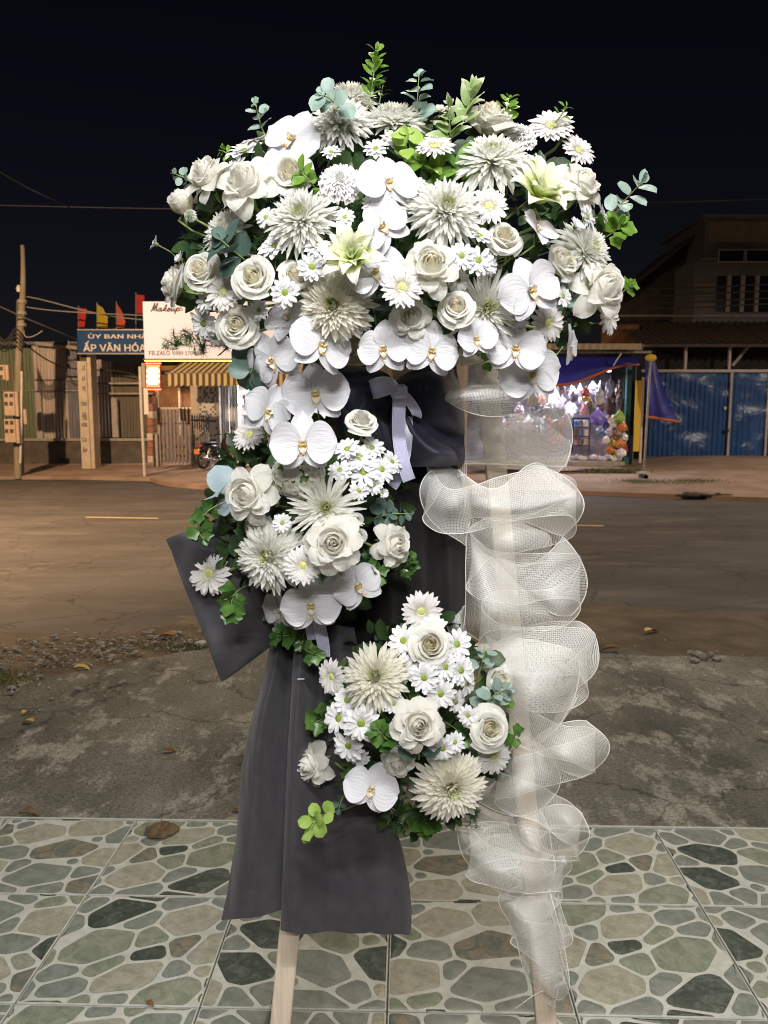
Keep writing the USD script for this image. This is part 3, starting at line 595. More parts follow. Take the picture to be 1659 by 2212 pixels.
def tile_stones(seed, ang, st=1.38):
    """outlines of the rounded stones of one tile, cut at its edges: weighted cells of scattered seeds, seen through a stretch along one direction"""
    rg = np.random.default_rng(seed); c, s_ = math.cos(ang), math.sin(ang); A = np.array([[c, s_], [-s_, c]]); A[0] /= st; A[1] *= st ** .35; Ai = np.linalg.inv(A); S = []
    for _ in range(5000):
        p = A @ rg.uniform([-.1, -.1], [TW + .1, TD + .1])
        if all(np.hypot(*(p - q[0])) > .140 for q in S): S.append((p, rg.uniform(.0035, .0062), KINDS[rg.choice(5, p=[.28, .22, .18, .24, .08])]))
    for _ in range(4000):
        p = A @ rg.uniform([-.05, -.05], [TW + .05, TD + .05])
        if all(np.hypot(*(p - q[0])) > (.078 if q[1] > .001 else .085) for q in S): S.append((p, .0004, KINDS[rg.choice(5, p=[.06, .6, .22, .06, .06])]))
    rect = sbox(0, 0, TW, TD).buffer(-.0035); out = []
    for i, (p, w, k) in enumerate(S):
        cell = np.array([p + [-.3, -.3], p + [.3, -.3], p + [.3, .3], p + [-.3, .3]]); g = Polygon(cell)
        for j, (q, w2, _) in enumerate(S):
            d = q - p; L = np.hypot(*d)
            if i == j or L > .4: continue
            t = (L * L + w - w2) / (2 * L); n = d / L; o = p + n * t; u = np.array([-n[1], n[0]])
            g = g.intersection(Polygon([o + u, o - u, o - u - n * 2, o + u - n * 2]))
            if g.is_empty: break
        if g.is_empty or g.geom_type != 'Polygon': continue
        g = Polygon(np.array(g.exterior.coords) @ Ai.T).buffer(-.0235).buffer(.0211).intersection(rect)
        if g.geom_type == 'Polygon' and g.area > 1.6e-4: out.append((g.simplify(.0007), k))
    return out
TILES = [tile_stones(11, .5), tile_stones(12, .15), tile_stones(15, -.45)]
floor = '/World/tiled_floor'; fx = UsdGeom.Xform.Define(stage, floor); fx.AddTranslateOp().Set(Gf.Vec3d(.0083, 1.885, 0)); fx.AddRotateZOp().Set(math.degrees(YAW)); tag(fx.GetPrim(), None, None, None, 'structure')
Y1 = -.0145 + 2 * TD   # far edge of the floor in its own frame
part('slab', box(-6, 6, -6, Y1 + .006, -.30, -.012), 'tile_joint', floor)
def stone_mesh(g, h=.0012):
    p = np.array(g.exterior.coords)[:-1]
    if g.exterior.is_ccw is False: p = p[::-1]
    L = g.exterior.length; n = int(np.clip(L / .012, 10, 34)); p = np.array([g.exterior.interpolate(i / n, normalized=True).coords[0] for i in range(n)])
    if Polygon(p).exterior.is_ccw is False: p = p[::-1]
    t = np.roll(p, -1, 0) - np.roll(p, 1, 0); nr = np.stack([-t[:, 1], t[:, 0]], 1); nr /= np.linalg.norm(nr, axis=1, keepdims=True) + 1e-12; p2 = p + nr * .0055
    c = p2.mean(0); n = len(p); k = np.arange(n); k2 = (k + 1) % n
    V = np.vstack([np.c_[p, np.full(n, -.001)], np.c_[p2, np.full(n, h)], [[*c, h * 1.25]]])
    return V, np.vstack([np.stack([k, k2, n + k2], 1), np.stack([k, n + k2, n + k], 1), np.stack([n + k, n + k2, np.full(n, 2 * n)], 1)])
for r in range(4):
    for c in range(-4, 5):
        x0, y0 = c * TW, Y1 - (r + 1) * TD
        if r == 3 and abs(c) > 3: continue
        tp = numbered(floor, 'tile'); tx = usdkit.mesh(stage, tp, bevbox(.0022, TW - .0022, .0022, TD - .0022, -.0115, 0, .0018), '/World/Looks/tile_grout'); tx.AddTranslateOp().Set(Gf.Vec3d(x0, y0, 0))
        flip = (c + r) % 2
        for g, k in TILES[(c * 2 + r * 3 + 40) % 3]:
            m = stone_mesh(g); V = m[0].copy(); Fc = m[1]
            if flip: V[:, 0], V[:, 1] = TW - V[:, 0], TD - V[:, 1]
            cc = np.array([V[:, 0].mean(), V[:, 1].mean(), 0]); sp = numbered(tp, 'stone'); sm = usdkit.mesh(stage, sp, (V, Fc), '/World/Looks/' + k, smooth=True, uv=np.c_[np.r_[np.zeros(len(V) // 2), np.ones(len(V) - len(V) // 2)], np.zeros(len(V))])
part('edge_trim', box(-6, 6, Y1 + .006, Y1 + .016, -.20, -.001), 'tile_grout', floor)

# loose stones, gravel, litter
mat('pebble', (.12, .115, .10), .9, col2=(.26, .25, .23), scale=14)
mat('pale_pebble', (.34, .33, .31), .85, var=.2, scale=30)
def pebbles(n, spots, r0, r1, seed, m, label):
    rg = np.random.default_rng(seed); gs = []; ico = trimesh.creation.icosphere(0, 1)
    for i in range(n):
        (x, y, sx, sy, z) = spots[rg.integers(len(spots))]; r = r0 + (r1 - r0) * rg.random() ** 3
        vv = ico.vertices * rg.uniform(.5, 1.2, 3) * r * [1, 1, .6]; vv = vv * (1 + rg.uniform(-.2, .2, (len(vv), 1)))
        gs.append((vv @ rotz(rg.uniform(0, 6)).T + [x + rg.normal() * sx, y + rg.normal() * sy, z + r * .15], ico.faces))
    single('gravel', join(gs), m, label, 'gravel', kind='stuff')
pebbles(1500, [(-3.0, 5.3, .7, .30, -.165), (-2.4, 5.6, .5, .2, -.168), (-2.7, 4.5, .3, .25, -.150), (-1.6, 5.9, .5, .15, -.172)], .006, .030, 1, 'pebble', 'loose grey gravel along the edge of the concrete on the left')
pebbles(420, [(-1.5, 4.2, 1.2, .7, -.148), (1.8, 4.0, 1.0, .8, -.148), (2.3, 5.2, .6, .3, -.158), (0, 5.0, 1.5, .4, -.156)], .003, .012, 2, 'pale_pebble', 'pale chips and crumbs scattered over the concrete')
mat('dry_leaf', (.16, .075, .03), .7, col2=(.26, .12, .045), scale=60, transl=.15)
mat('dead_leaf', (.085, .060, .028), .7, col2=(.14, .095, .045), scale=40, bump=.002, bscale=80)
mat('yellow_leaf', (.42, .27, .06), .6, col2=(.5, .36, .12), scale=50)
mat('litter_white', (.6, .58, .56), .6)
mat('litter_red', (.5, .06, .06), .5)
def ground_leaf(x, y, z, L, az, m, label, W=.55, bend=.8, lift=.012):
    b = onz(x, y, z); t = thing('fallen_leaf', label, 'leaf', loc=b); d = np.array([math.cos(az), math.sin(az), .12])
    g = leaf_mesh(np.array([0, 0, lift]), d, [0, 0, 1], L, L * W, -bend, .55, prof_lance, 8, 6, wave=L * .05, rg=np.random.default_rng(int(x)))
    addp('blade', g, m, t); part('stalk', tube([[0, 0, lift], -d * L * .15 + [0, 0, lift * .6], -d * L * .35 + [0, 0, .003]], .0012, 5), 'twig_brown', t)
ground_leaf(505, 1752, -.14, .10, .2, 'dry_leaf', 'reddish brown fallen leaf by the tile edge beside the black drape', .4)
ground_leaf(375, 1376, -.17, .16, 2.9, 'dry_leaf', 'brown curled leaf lying at the far edge of the concrete on the left')
ground_leaf(160, 1447, -.16, .12, .3, 'yellow_leaf', 'yellowish leaf on the left gravel')
ground_leaf(50, 1545, -.15, .05, 1.2, 'yellow_leaf', 'small yellow leaf on the concrete at the far left, upper of two', .8)
ground_leaf(72, 1562, -.15, .08, 3.0, 'yellow_leaf', 'pale leaf on the concrete at the far left, lower of two')
ground_leaf(352, 1624, -.145, .07, .1, 'dry_leaf', 'small brown leaf in the middle of the left concrete', .5)
ground_leaf(1395, 1366, -.178, .15, .5, 'yellow_leaf', 'yellow brown leaf on the road edge right of the mesh ribbon', .45)
ground_leaf(1335, 1402, -.17, .14, 3.0, 'dry_leaf', 'dull leaf at the dirt edge right of the mesh ribbon', .4)
ground_leaf(40, 1762, -.135, .11, .2, 'dead_leaf', 'dark brown leaf scrap at the tile edge on the far left', .4)
ground_leaf(318, 2165, .003, .03, -.7, 'dry_leaf', 'tiny red brown leaf bit on the front row of tiles', .5, .3, .003)
# the big dead leaf on the tile edge: a cup of crumpled lobes
b = onz(348, 1800, 0); dl = thing('dead_leaf', 'big curled brown dead leaf lying over the tile edge', 'leaf', loc=b)
for k, (a, l) in enumerate(((.2, .075), (1.35, .07), (2.6, .075), (3.7, .06), (5.2, .06))):
    addp('lobe', petal(l, .085, 1.0, -.9, prof_round, 8, 6, -.25, az=a, r0=.004, z0=.006, wave=.005, rg=np.random.default_rng(k)), 'dead_leaf', dl)
part('midrib', tube([[.0, -.02, .03], [.0, .0, .045], [.002, .02, .06], [.0, .03, .085]], .0018, 5), 'twig_brown', dl)
# stones and bits on the right
for i, (x, y, r) in enumerate(((1492, 1412, .03), (1508, 1418, .045), (1520, 1424, .04), (1535, 1418, .035), (1500, 1430, .03), (1548, 1426, .03))):
    rg = np.random.default_rng(i); s = trimesh.creation.icosphere(1, r); vv = s.vertices * rg.uniform(.7, 1.2, 3) * [1, 1, .7] * (1 + rg.uniform(-.15, .15, (len(s.vertices), 1)))
    single('loose_stone', (vv + onz(x, y, -.16) + [0, 0, r * .35], s.faces), 'pebble', ('leftmost', 'large inner', 'middle', 'upper right', 'nearest', 'rightmost')[i] + ' grey stone in the little heap at the road edge on the right', 'stone', group='heap of stones on the right')
single('loose_stone', (trimesh.creation.icosphere(1, .05).vertices * [1.3, .8, .55] + onz(437, 1391, -.16), trimesh.creation.icosphere(1, .05).faces), 'pale_pebble', 'pale stone beside the brown leaf left of the black flap', 'stone')
mat('grass_blade', (.06, .09, .02), .6, col2=(.11, .13, .04), scale=30, transl=.2)
def grass(spots, n, seed, h, label):
    rg = np.random.default_rng(seed); V, Fc, k = [], [], 0
    for i in range(n):
        (x, y, sx, sy, z) = spots[rg.integers(len(spots))]; p = np.array([x + rg.normal() * sx, y + rg.normal() * sy, z]); a = rg.uniform(0, 6.28); l = h * rg.uniform(.4, 1.1); o = np.array([math.cos(a), math.sin(a), 0]); w = np.array([-o[1], o[0], 0]) * h * .06
        V += [p - w, p + w, p + o * l * .25 + [0, 0, l * .7] + w * .6, p + o * l * .7 + [0, 0, l]]; Fc += [[k, k + 1, k + 2], [k, k + 2, k + 3]]; k += 4
    single('grass', (np.array(V), np.array(Fc)), 'grass_blade', label, 'grass', kind='stuff')
grass([(-1.45, 5.72, .25, .05, -.17), (-1.1, 5.85, .3, .05, -.17), (-2.55, 4.9, .12, .1, -.16), (-.4, 5.8, .15, .05, -.17)], 1500, 3, .035, 'thin grass along the broken edge of the concrete on the left')
grass([(6.9, 18.7, .55, .35, .0), (7.6, 18.6, .4, .25, .04), (6.3, 19.0, .3, .3, .0)], 1500, 4, .055, 'patch of green grass on the far verge at the right')
b = onz(1470, 1064, -.16); mat('drain_dark', (.012, .010, .008), .9); mat('rock_dark', (.05, .04, .03), .9, var=.3, scale=12, bump=.02, bscale=12)
dr = thing('drain_hole', 'dark broken drain opening at the far kerb on the right', 'drain', loc=(b[0], kerb(b[0]) - .03, -.2))
part('hole', bevbox(-.42, .42, -.01, .14, .015, .085, .01), 'drain_dark', dr)
for k in range(7):
    s = trimesh.creation.icosphere(1, .09); rg = np.random.default_rng(k + 60); part('broken_rim', (s.vertices * rg.uniform(.5, 1.5, 3) * [1.4, .8, .6] + [-.5 + k * .17, -.0, .10 + .015 * (k % 2)], s.faces), 'rock_dark', dr)
pe = onz(1445, 1024, .0); pp = thing('pipe_end', 'black open pipe end on the far verge at the right', 'pipe', loc=(6.7, 19.6, far_z(np.array(6.7), np.array(19.6)) + .05)); part('pipe', mv(lathe([(.05, 0), (.06, 0), (.06, .4), (.05, .4), (.05, 0)], 14), rotx(-PI / 2)), 'drain_dark', pp)
# ------------------------------------------------------------------ across the road: walls, signs, shops
def rb(x0, y0, x1, y1, Y, dep, bev=0.):
    """a box whose front face, at distance Y, fills that rectangle of the photograph"""
    k = (y0 + y1) / 2; a, c = at(x0, k, Y), at(x1, k, Y); zt, zb = at(x0, y0, Y)[2], at(x0, y1, Y)[2]
    return bevbox(a[0], c[0], Y, Y + dep, zb, zt, bev) if bev else box(a[0], c[0], Y, Y + dep, zb, zt)
def gz(x, y): return float(far_z(np.array(float(x)), np.array(float(y))))
def corr(x0, x1, z0, z1, Y, period=.11, amp=.016, ph=0., skew=0.):
    n = int((x1 - x0) / period * 8) + 2; x = np.linspace(x0, x1, n); y = Y + amp * np.sin(x / period * 2 * PI + ph) + skew * (x - x0)
    P = np.stack([np.stack([x, y, np.full(n, z0)], 1), np.stack([x, y, np.full(n, z1)], 1)])
    return P.reshape(-1, 3), gfaces(1, n - 1)
def corr_px(x0, y0, x1, y1, Y, **k):
    m = (y0 + y1) / 2; return corr(at(x0, m, Y)[0], at(x1, m, Y)[0], at(x0, y1, Y)[2], at(x0, y0, Y)[2], Y, **k)
def text_px(txt, x0, x1, base, Y, h_px, bold=True, depth=.01):
    """lettering on an upright face at distance Y, from x0 to x1, its letters standing on base"""
    t = meshkit.text_mesh(txt, 1.0, .05, bold); v = np.array(t.vertices); lo_, hi_ = v[:, 0].min(), v[:, 0].max()
    a, b = at(x0, base, Y), at(x1, base, Y); v = v * [(b[0] - a[0]) / (hi_ - lo_), h_px * pxm(base, Y), depth / .05]; v[:, 0] -= v[:, 0].min()
    return np.stack([v[:, 0] + a[0], Y - v[:, 2], v[:, 1] + a[2]], 1), np.array(t.faces)
mat('tin_green', (.08, .105, .06), .5, col2=(.12, .15, .09), scale=6, metal=.2, stretch=(1, 1, .2))
mat('tin_grey', (.30, .26, .235), .5, col2=(.42, .37, .34), scale=7, metal=.3, stretch=(1, 1, .15))
mat('tin_dark', (.11, .11, .13), .5, col2=(.17, .17, .20), scale=7, metal=.3, stretch=(1, 1, .15))
mat('tin_brown', (.08, .07, .05), .6, col2=(.12, .10, .075), scale=7, stretch=(1, 1, .15))
mat('wall_dark', (.055, .048, .040), .9, col2=(.10, .085, .07), scale=3, bump=.008, bscale=20)
mat('plaster_cream', (.42, .36, .28), .85, col2=(.5, .44, .36), scale=5)
mat('post_grey', (.30, .27, .24), .8, var=.15, scale=10)
mat('ledge_grey', (.26, .24, .20), .85, var=.2, scale=8)
mat('rail_metal', (.22, .20, .18), .5, metal=.6, var=.15, scale=9)
mat('sign_blue', (.004, .040, .13), .6, col2=(.008, .055, .17), scale=2.5, spec=.2)
mat('sign_letter', (.62, .56, .48), .6)
mat('flag_red', (.45, .03, .03), .8, transl=.3); mat('flag_orange', (.55, .10, .06), .8, transl=.3); mat('flag_yellow', (.45, .32, .02), .8, transl=.3)
mat('ink_dark', (.04, .035, .03), .8)
mat('cable_black', (.02, .02, .02), .7); mat('cable_grey', (.22, .20, .18), .7)
mat('meter_box', (.40, .30, .22), .7, var=.1, scale=9); mat('meter_face', (.06, .05, .045), .4)
mat('pole_concrete', (.17, .15, .11), .9, col2=(.25, .21, .15), scale=4, stretch=(1, 1, .3))
mat('conduit_white', (.5, .46, .40), .6, var=.1, scale=12)
def fence():
    t = thing('tin_wall', 'long wall of green and grey corrugated tin sheets on a dark concrete base behind the utility pole', 'wall'); Y = 25.8
    zb = gz(-12, 25)
    for x0, x1, yt, m in ((-60, 33, 755, 'tin_green'), (33, 50, 753, 'tin_green'), (50, 73, 752, 'tin_green'), (73, 92, 743, 'tin_grey'), (92, 110, 744, 'tin_grey'), (110, 128, 746, 'tin_grey'), (128, 146, 748, 'tin_grey'), (146, 170, 752, 'tin_dark')):
        part('tin_sheet', corr_px(x0, yt, x1, 948, Y + .03 * (x0 > 70)), m, t, smooth=40)
    for x0, x1, yt, m in ((192, 206, 775, 'tin_grey'), (206, 226, 777, 'tin_grey'), (226, 244, 780, 'tin_grey'), (244, 268, 784, 'tin_brown'), (268, 330, 788, 'tin_brown')):
        part('tin_sheet', corr_px(x0, yt, x1, 945, Y + .2), m, t, smooth=40)
    for i, (x, y0, y1) in enumerate(((84, 850, 951), (247, 860, 945))): part('post', rb(x - 6, y0, x + 6, y1, Y - .12, .12, .01), 'post_grey', t)
    for x0, x1, y in ((-60, 170, 844), (192, 330, 850), (73, 170, 820), (192, 330, 828)): part('rail', rb(x0, y - 1.5, x1, y + 1.5, Y - .05, .05), 'rail_metal', t)
    m_ = rb(-60, 952, 330, 1015, Y - .10, .3); m_[0][:, 2] = np.where(m_[0][:, 2] < m_[0][:, 2].mean(), zb - .1, m_[0][:, 2]); part('base_wall', m_, 'wall_dark', t)
    part('ledge', rb(-60, 947, 330, 953, Y - .16, .36, .01), 'ledge_grey', t)
    part('roof_edge', rb(-60, 738, 170, 744, Y - .1, .3), 'tin_dark', t); part('gutter', tube([at(78, 742, Y - .14), at(168, 752, Y - .14)], .07, 8), 'post_grey', t)
fence()
gp = thing('gate_pillar', 'square cream pillar painted with a column of dark letters, under the blue sign', 'pillar'); Yp = 24.2
zz = gz(-9.5, 24.2)
def pil(x0, x1, y0, Y, m, nm):
    mm = rb(x0, y0, x1, 1000, Y, .5, .012); mm[0][:, 2] = np.where(mm[0][:, 2] < 1, zz - .05 + (mm[0][:, 2] - mm[0][:, 2].min()), mm[0][:, 2]); part(nm, mm, m, gp)
pil(171, 191, 780, Yp, 'plaster_cream', 'shaft'); pil(191.3, 200, 765, Yp + .05, 'plaster_cream', 'side_panel')
part('cap_block', rb(172, 762, 190, 780, Yp + .06, .4), 'wall_dark', gp)
for w, y, x0, x1 in (('LÍ', 799, 177, 183), ('XÃ', 822, 176, 184), ('VỊ', 843, 177, 184), ('CÔNG', 877, 174, 187), ('GIÀ', 899, 176, 186), ('CHE', 907, 177, 187), ('HƯỚNG', 922, 175, 188), ('CỦA', 954, 176, 187), ('ẤP', 977, 178, 188)):
    part('lettering', text_px(w, x0 + 1, x1 + 1, y, Yp, 8, True, .006), 'ink_dark', gp)
sg = thing('blue_sign', 'blue overhead sign board with two lines of white capitals', 'sign'); Ys = 24.0
part('board', rb(167, 712, 560, 764, Ys, .12, .01), 'sign_blue', sg); part('frame', rb(166, 711, 561, 713.5, Ys - .03, .18), 'rail_metal', sg); part('frame', rb(166, 762.5, 561, 765, Ys - .03, .18), 'rail_metal', sg)
for tx, x0, x1, b_, h in (('ỦY BAN NHÂN DÂN XÃ', 191, 420, 731, 8.2), ('ẤP VĂN HÓA', 180.5, 316, 758.5, 14)): part('lettering', text_px(tx, x0, x1, b_, Ys, h, True, .015), 'sign_letter', sg)
for i, (pts, m, lab) in enumerate((([(170, 665), (188, 667), (182, 708), (169, 708)], 'flag_red', 'dark red pennant above the left end of the blue sign'), ([(210, 657), (221, 664), (233, 685), (232, 708), (210, 708)], 'flag_yellow', 'yellow pennant flag above the blue sign'), ([(252, 655), (262, 670), (271, 695), (268, 707), (253, 708)], 'flag_orange', 'orange red pennant flag above the blue sign'), ([(294, 636), (312, 638), (311, 677), (295, 677)], 'flag_red', 'dark red pennant beside the salon sign'))):
    Yf = 24.3; t = thing('pennant', lab, 'flag'); top = [at(x, y, Yf + .05 * math.sin(k * 2.2)) for k, (x, y) in enumerate(pts)]; A = np.array(top); c = A.mean(0) + [0, -.06, 0]
    V = np.vstack([A, c]); n = len(A); part('cloth', (V, np.array([[k, (k + 1) % n, n] for k in range(n)])), m, t); x = pts[0][0] - .6
    part('staff', tube([at(x, min(p[1] for p in pts) - 4, Yf + .02), at(x, 713, Yf + .02)], .018, 6), 'rail_metal', t)
# utility pole with meters
up = thing('utility_pole', 'slim concrete utility pole hung with meter boxes and cables at the far left', 'utility pole'); Yu = 22.2; zu = gz(-10.5, 22.8)
bx = at(38, 1010, Yu)[0]; tx_ = at(48.5, 700, Yu)[0]
part('shaft', tube([[bx, Yu, zu - .1], [(bx + tx_) / 2, Yu, 3], at(48, 660, Yu), at(48.5, 530, Yu)], [.105, .10, .09, .055], 10, 16), 'pole_concrete', up, smooth=40)
part('back_post', tube([[bx - .03, Yu + .25, zu - .1], at(41, 760, Yu + .25), at(42, 650, Yu + .25)], .09, 8), 'tin_brown', up, smooth=True)
part('conduit', tube([at(44, 1000, Yu - .13), at(46, 920, Yu - .13), at(46.5, 802, Yu - .13)], .035, 7), 'conduit_white', up, smooth=True)
for (x0, y0, x1, y1) in ((8, 846, 31, 898), (9, 905, 33, 956), (-14, 788, 10, 820)):
    mb = part('meter_box', rb(x0, y0, x1, y1, Yu - .35, .2, .015), 'meter_box', up)
    part('box_side', rb(x1 + .3, y0, x1 + 8, y1 + 2, Yu - .30, .2, .01), 'meter_box', up)
    for r_ in range(2):
        for c_ in range(2): part('meter_window', rb(x0 + 1.5 + c_ * 11, y0 + 4 + r_ * 18, x0 + 8.5 + c_ * 11, y0 + 12 + r_ * 18, Yu - .365, .012), 'meter_face', mb)
part('small_box', rb(50, 884, 57, 917, Yu - .1, .12, .015), 'meter_box', up); part('insulator', mv(lathe([(0, 0), (.06, .02), (.07, .12), (.03, .2), (0, .2)], 8), None, at(41, 632, Yu)), 'conduit_white', up)
for k in range(3): part('clamp', mv(lathe([(.10, 0), (.13, 0), (.13, .09), (.10, .09), (.10, 0)], 10), None, at(48 - k * .5, 655 + k * 25, Yu)), 'cable_grey', up)
def cable(label, pts, r, m='cable_black', n=30):
    t = thing('cable', label, 'cable'); part('wire', tube([at(*p) for p in pts], r, 5, n), m, t, smooth=True)
cable('thick grey cable running from the pole top to the salon sign', [(50, 640, 22.2), (120, 655, 22.8), (200, 675, 23.2), (300, 690, 23.6), (420, 692, 24)], .02, 'cable_grey')
cable('second cable under the grey one between pole and flags', [(50, 662, 22.2), (130, 672, 22.8), (230, 678, 23.2), (330, 682, 23.6)], .018, 'cable_grey')
cable('cable sloping from the left edge down past the pole', [(-10, 658, 21), (50, 685, 22), (100, 706, 23), (170, 735, 25)], .02, 'cable_grey')
cable('black cable sagging along the tin wall', [(45, 735, 22.2), (90, 770, 24), (150, 795, 25), (230, 800, 25.4), (300, 815, 25.4)], .022)
cable('curly cable loop right of the pole', [(52, 715, 22), (58, 728, 21.9), (75, 725, 21.9), (92, 714, 22)], .018, 'cable_grey')
cable('thin cable dropping before the tin wall', [(148, 735, 24), (152, 760, 24), (160, 780, 24.2), (165, 790, 24.2)], .012, 'cable_grey')
cable('high wire crossing the night sky on the left', [(-20, 443, 26), (150, 447, 26), (365, 451, 26), (600, 452, 26)], .016, 'cable_grey')
cable('high wire crossing the night sky on the right', [(1380, 438, 26), (1500, 435, 26), (1659, 430, 26), (1720, 428, 26)], .018, 'cable_grey')
cable('slanting wire up in the left sky', [(-20, 360, 20), (40, 395, 20), (100, 425, 20), (200, 470, 22)], .012)
for k in range(5): cable(('topmost', 'second', 'third', 'fourth', 'lowest')[k] + ' of the tangled black wires left of the pole', [(-12, 700 + 9 * k, 22), (12, 735 + 6 * k, 22), (28, 715 + 8 * k, 22), (44, 722 + 9 * k, 22)], .02)
for k, y in enumerate((620, 634, 650, 662)): cable(('topmost', 'second', 'third', 'lowest')[k] + ' of the parallel wires crossing before the house front', [(1400, y + 4, 24), (1500, y + 2, 24), (1600, y - 3, 24), (1680, y - 6, 24)], .022)
# bike peeking in at the left edge
# leaning white post and wall end by the gate
wp = thing('leaning_post', 'thin leaning white post with peeling paint left of the salon gate', 'post'); part('pole', tube([at(302, 792, 22.0), at(306, 900, 22.0), np.array([at(312.5, 1016, 22.)[0], 22.0, gz(-7, 22) - .1])], .045, 8), 'conduit_white', wp, smooth=True)
part('notice', rb(310.5, 838, 320, 895, 22.05, .02), 'litter_white', wp)
mat('brick_red', (.22, .08, .05), .9, col2=(.32, .15, .10), scale=12); mat('interior_wood', (.16, .08, .035), .8, var=.3, scale=4)
ge = thing('gate_wall', 'short red and cream wall end beside the grey picket gate', 'wall'); zg = gz(-6.5, 23)
for k in range(8):
    y0 = 872 + k * 16; part('block', rb(317 + (k % 2) * 1.5, y0, 330, y0 + 15.4, 23.0 + (k % 2) * .03, .4, .01), ('brick_red', 'plaster_cream')[k % 3 == 1], ge)
part('stub_post', rb(331, 938, 341, 1008, 22.6, .15, .01), 'post_grey', ge); part('gate_post', rb(340.5, 838, 345.5, 1008, 22.7, .1), 'rail_metal', ge)
# picket gate
mat('gate_paint', (.11, .11, .13), .5, col2=(.17, .17, .19), scale=10, metal=.2)
gt = thing('picket_gate', 'grey metal picket gate with pointed bars before the salon', 'gate')
def pickets(x0, x1, n, y0, y1, Y, dY):
    for i in range(n):
        x = x0 + (x1 - x0) * (i + .5) / n; YY = Y + dY * (i + .5) / n; w = (x1 - x0) / n * .30; m = pxm(950, YY)
        a = at(x, y0 + 8, YY); z1_ = at(x, y1, YY)[2]; ww = w * m
        v, f = box(a[0] - ww, a[0] + ww, YY, YY + .03, z1_, a[2]); tipz = at(x, y0, YY)[2]
        V = np.vstack([v, [[a[0], YY + .015, tipz]]]); iu = [k for k in range(8) if v[k, 2] > a[2] - 1e-6]; hull = trimesh.Trimesh(V).convex_hull
        part('picket', (np.array(hull.vertices), np.array(hull.faces)), 'gate_paint', gt)
pickets(347, 411, 8, 878, 1002, 22.8, .3); pickets(413, 452, 8, 892, 996, 23.3, .3)
for x0, x1, y, Y in ((347, 411, 915, 22.84), (347, 411, 965, 22.84), (347, 411, 985, 22.84), (412, 455, 908, 23.34), (412, 452, 960, 23.34)): part('rail', rb(x0, y - 2, x1, y + 2, Y + .25, .03), 'gate_paint', gt)
# salon
sal = thing('salon_shop', 'lit salon shopfront with patterned pillar, curtains and dark side bay', 'shop'); Yb = 25.0
mat('salon_white', (.7, .7, .72), .5); mat('curtain_cloth', (.55, .57, .62), .7, var=.1, scale=6); mat('lamp_white', (1, 1, 1), .5, emit=(1, .97, .95), estr=5.0); mat('lamp_green', (0, 1, .2), .5, emit=(.05, 1, .2), estr=3.0)
mat('mosaic_light', (.42, .40, .38), .4); mat('mosaic_dark', (.07, .07, .075), .4)
part('back_wall', rb(425, 800, 720, 1002, Yb + 1.6, .15), 'salon_white', sal); part('side_bay', rb(330, 800, 432, 1000, Yb + .9, .1), 'interior_wood', sal); part('ceiling', rb(330, 790, 720, 800, Yb - 1.2, 3.0), 'interior_wood', sal)
part('floor_step', rb(430, 1000, 720, 1010, Yb - .6, 2.4), 'ledge_grey', sal); part('plinth', rb(411, 975, 447, 1006, Yb - .8, .3), 'post_grey', sal)
pl = part('pillar', rb(430, 800, 467, 1002, Yb - .3, .5), 'mosaic_light', sal)
rg = np.random.default_rng(5)
for r_ in range(34):
    for c_ in range(8):
        if rg.random() < .42: part('mosaic_tile', rb(430.6 + c_ * 4.6, 826 + r_ * 5.1, 434.6 + c_ * 4.6, 830.4 + r_ * 5.1, Yb - .31, .012), 'mosaic_dark', pl)
part('door_jamb', rb(467.3, 800, 474, 1002, Yb - .3, .4), 'post_grey', sal); part('side_post', rb(413, 826, 429.7, 990, Yb - .2, .3), 'plaster_cream', sal)
for i, (x0, x1) in enumerate(((475, 494), (495, 515))):
    a, c = at(x0, 900, Yb), at(x1, 900, Yb); part('curtain', corr(a[0], c[0], at(0, 1000, Yb)[2], at(0, 824, Yb)[2], Yb + .1, .10, .04), 'curtain_cloth', sal, smooth=40)
for k in range(6): part('shelf', rb(520, 850 + k * 22, 640, 853 + k * 22, Yb + 1.2, .38), 'rail_metal', sal)
part('tube_lamp', rb(500, 818, 690, 821, Yb - .2, .06), 'lamp_white', sal); part('tube_lamp', rb(520, 812, 690, 815, Yb + .9, .06), 'lamp_white', sal); part('green_lamp', rb(536, 836, 545, 846, Yb - .25, .05, .01), 'lamp_green', sal)
part('bay_beam', rb(346, 880, 432, 883, Yb + .5, .08), 'plaster_cream', sal); part('bay_pole', rb(386, 826, 389, 940, Yb + .6, .06), 'plaster_cream', sal)
rl = rect_light('/World/salon_shop/ceiling_light', (at(560, 830, Yb)[0], Yb + .2, at(560, 826, Yb)[2] - .05), 2.6, .12, 80, (1, .95, .98), 0)
rl = rect_light('/World/salon_shop/unseen_bay_light', (at(390, 830, Yb)[0], Yb + .2, at(390, 835, Yb)[2]), .8, .1, 5, (1, .62, .32), 0)  # unseen lamp, gives the side bay its orange light
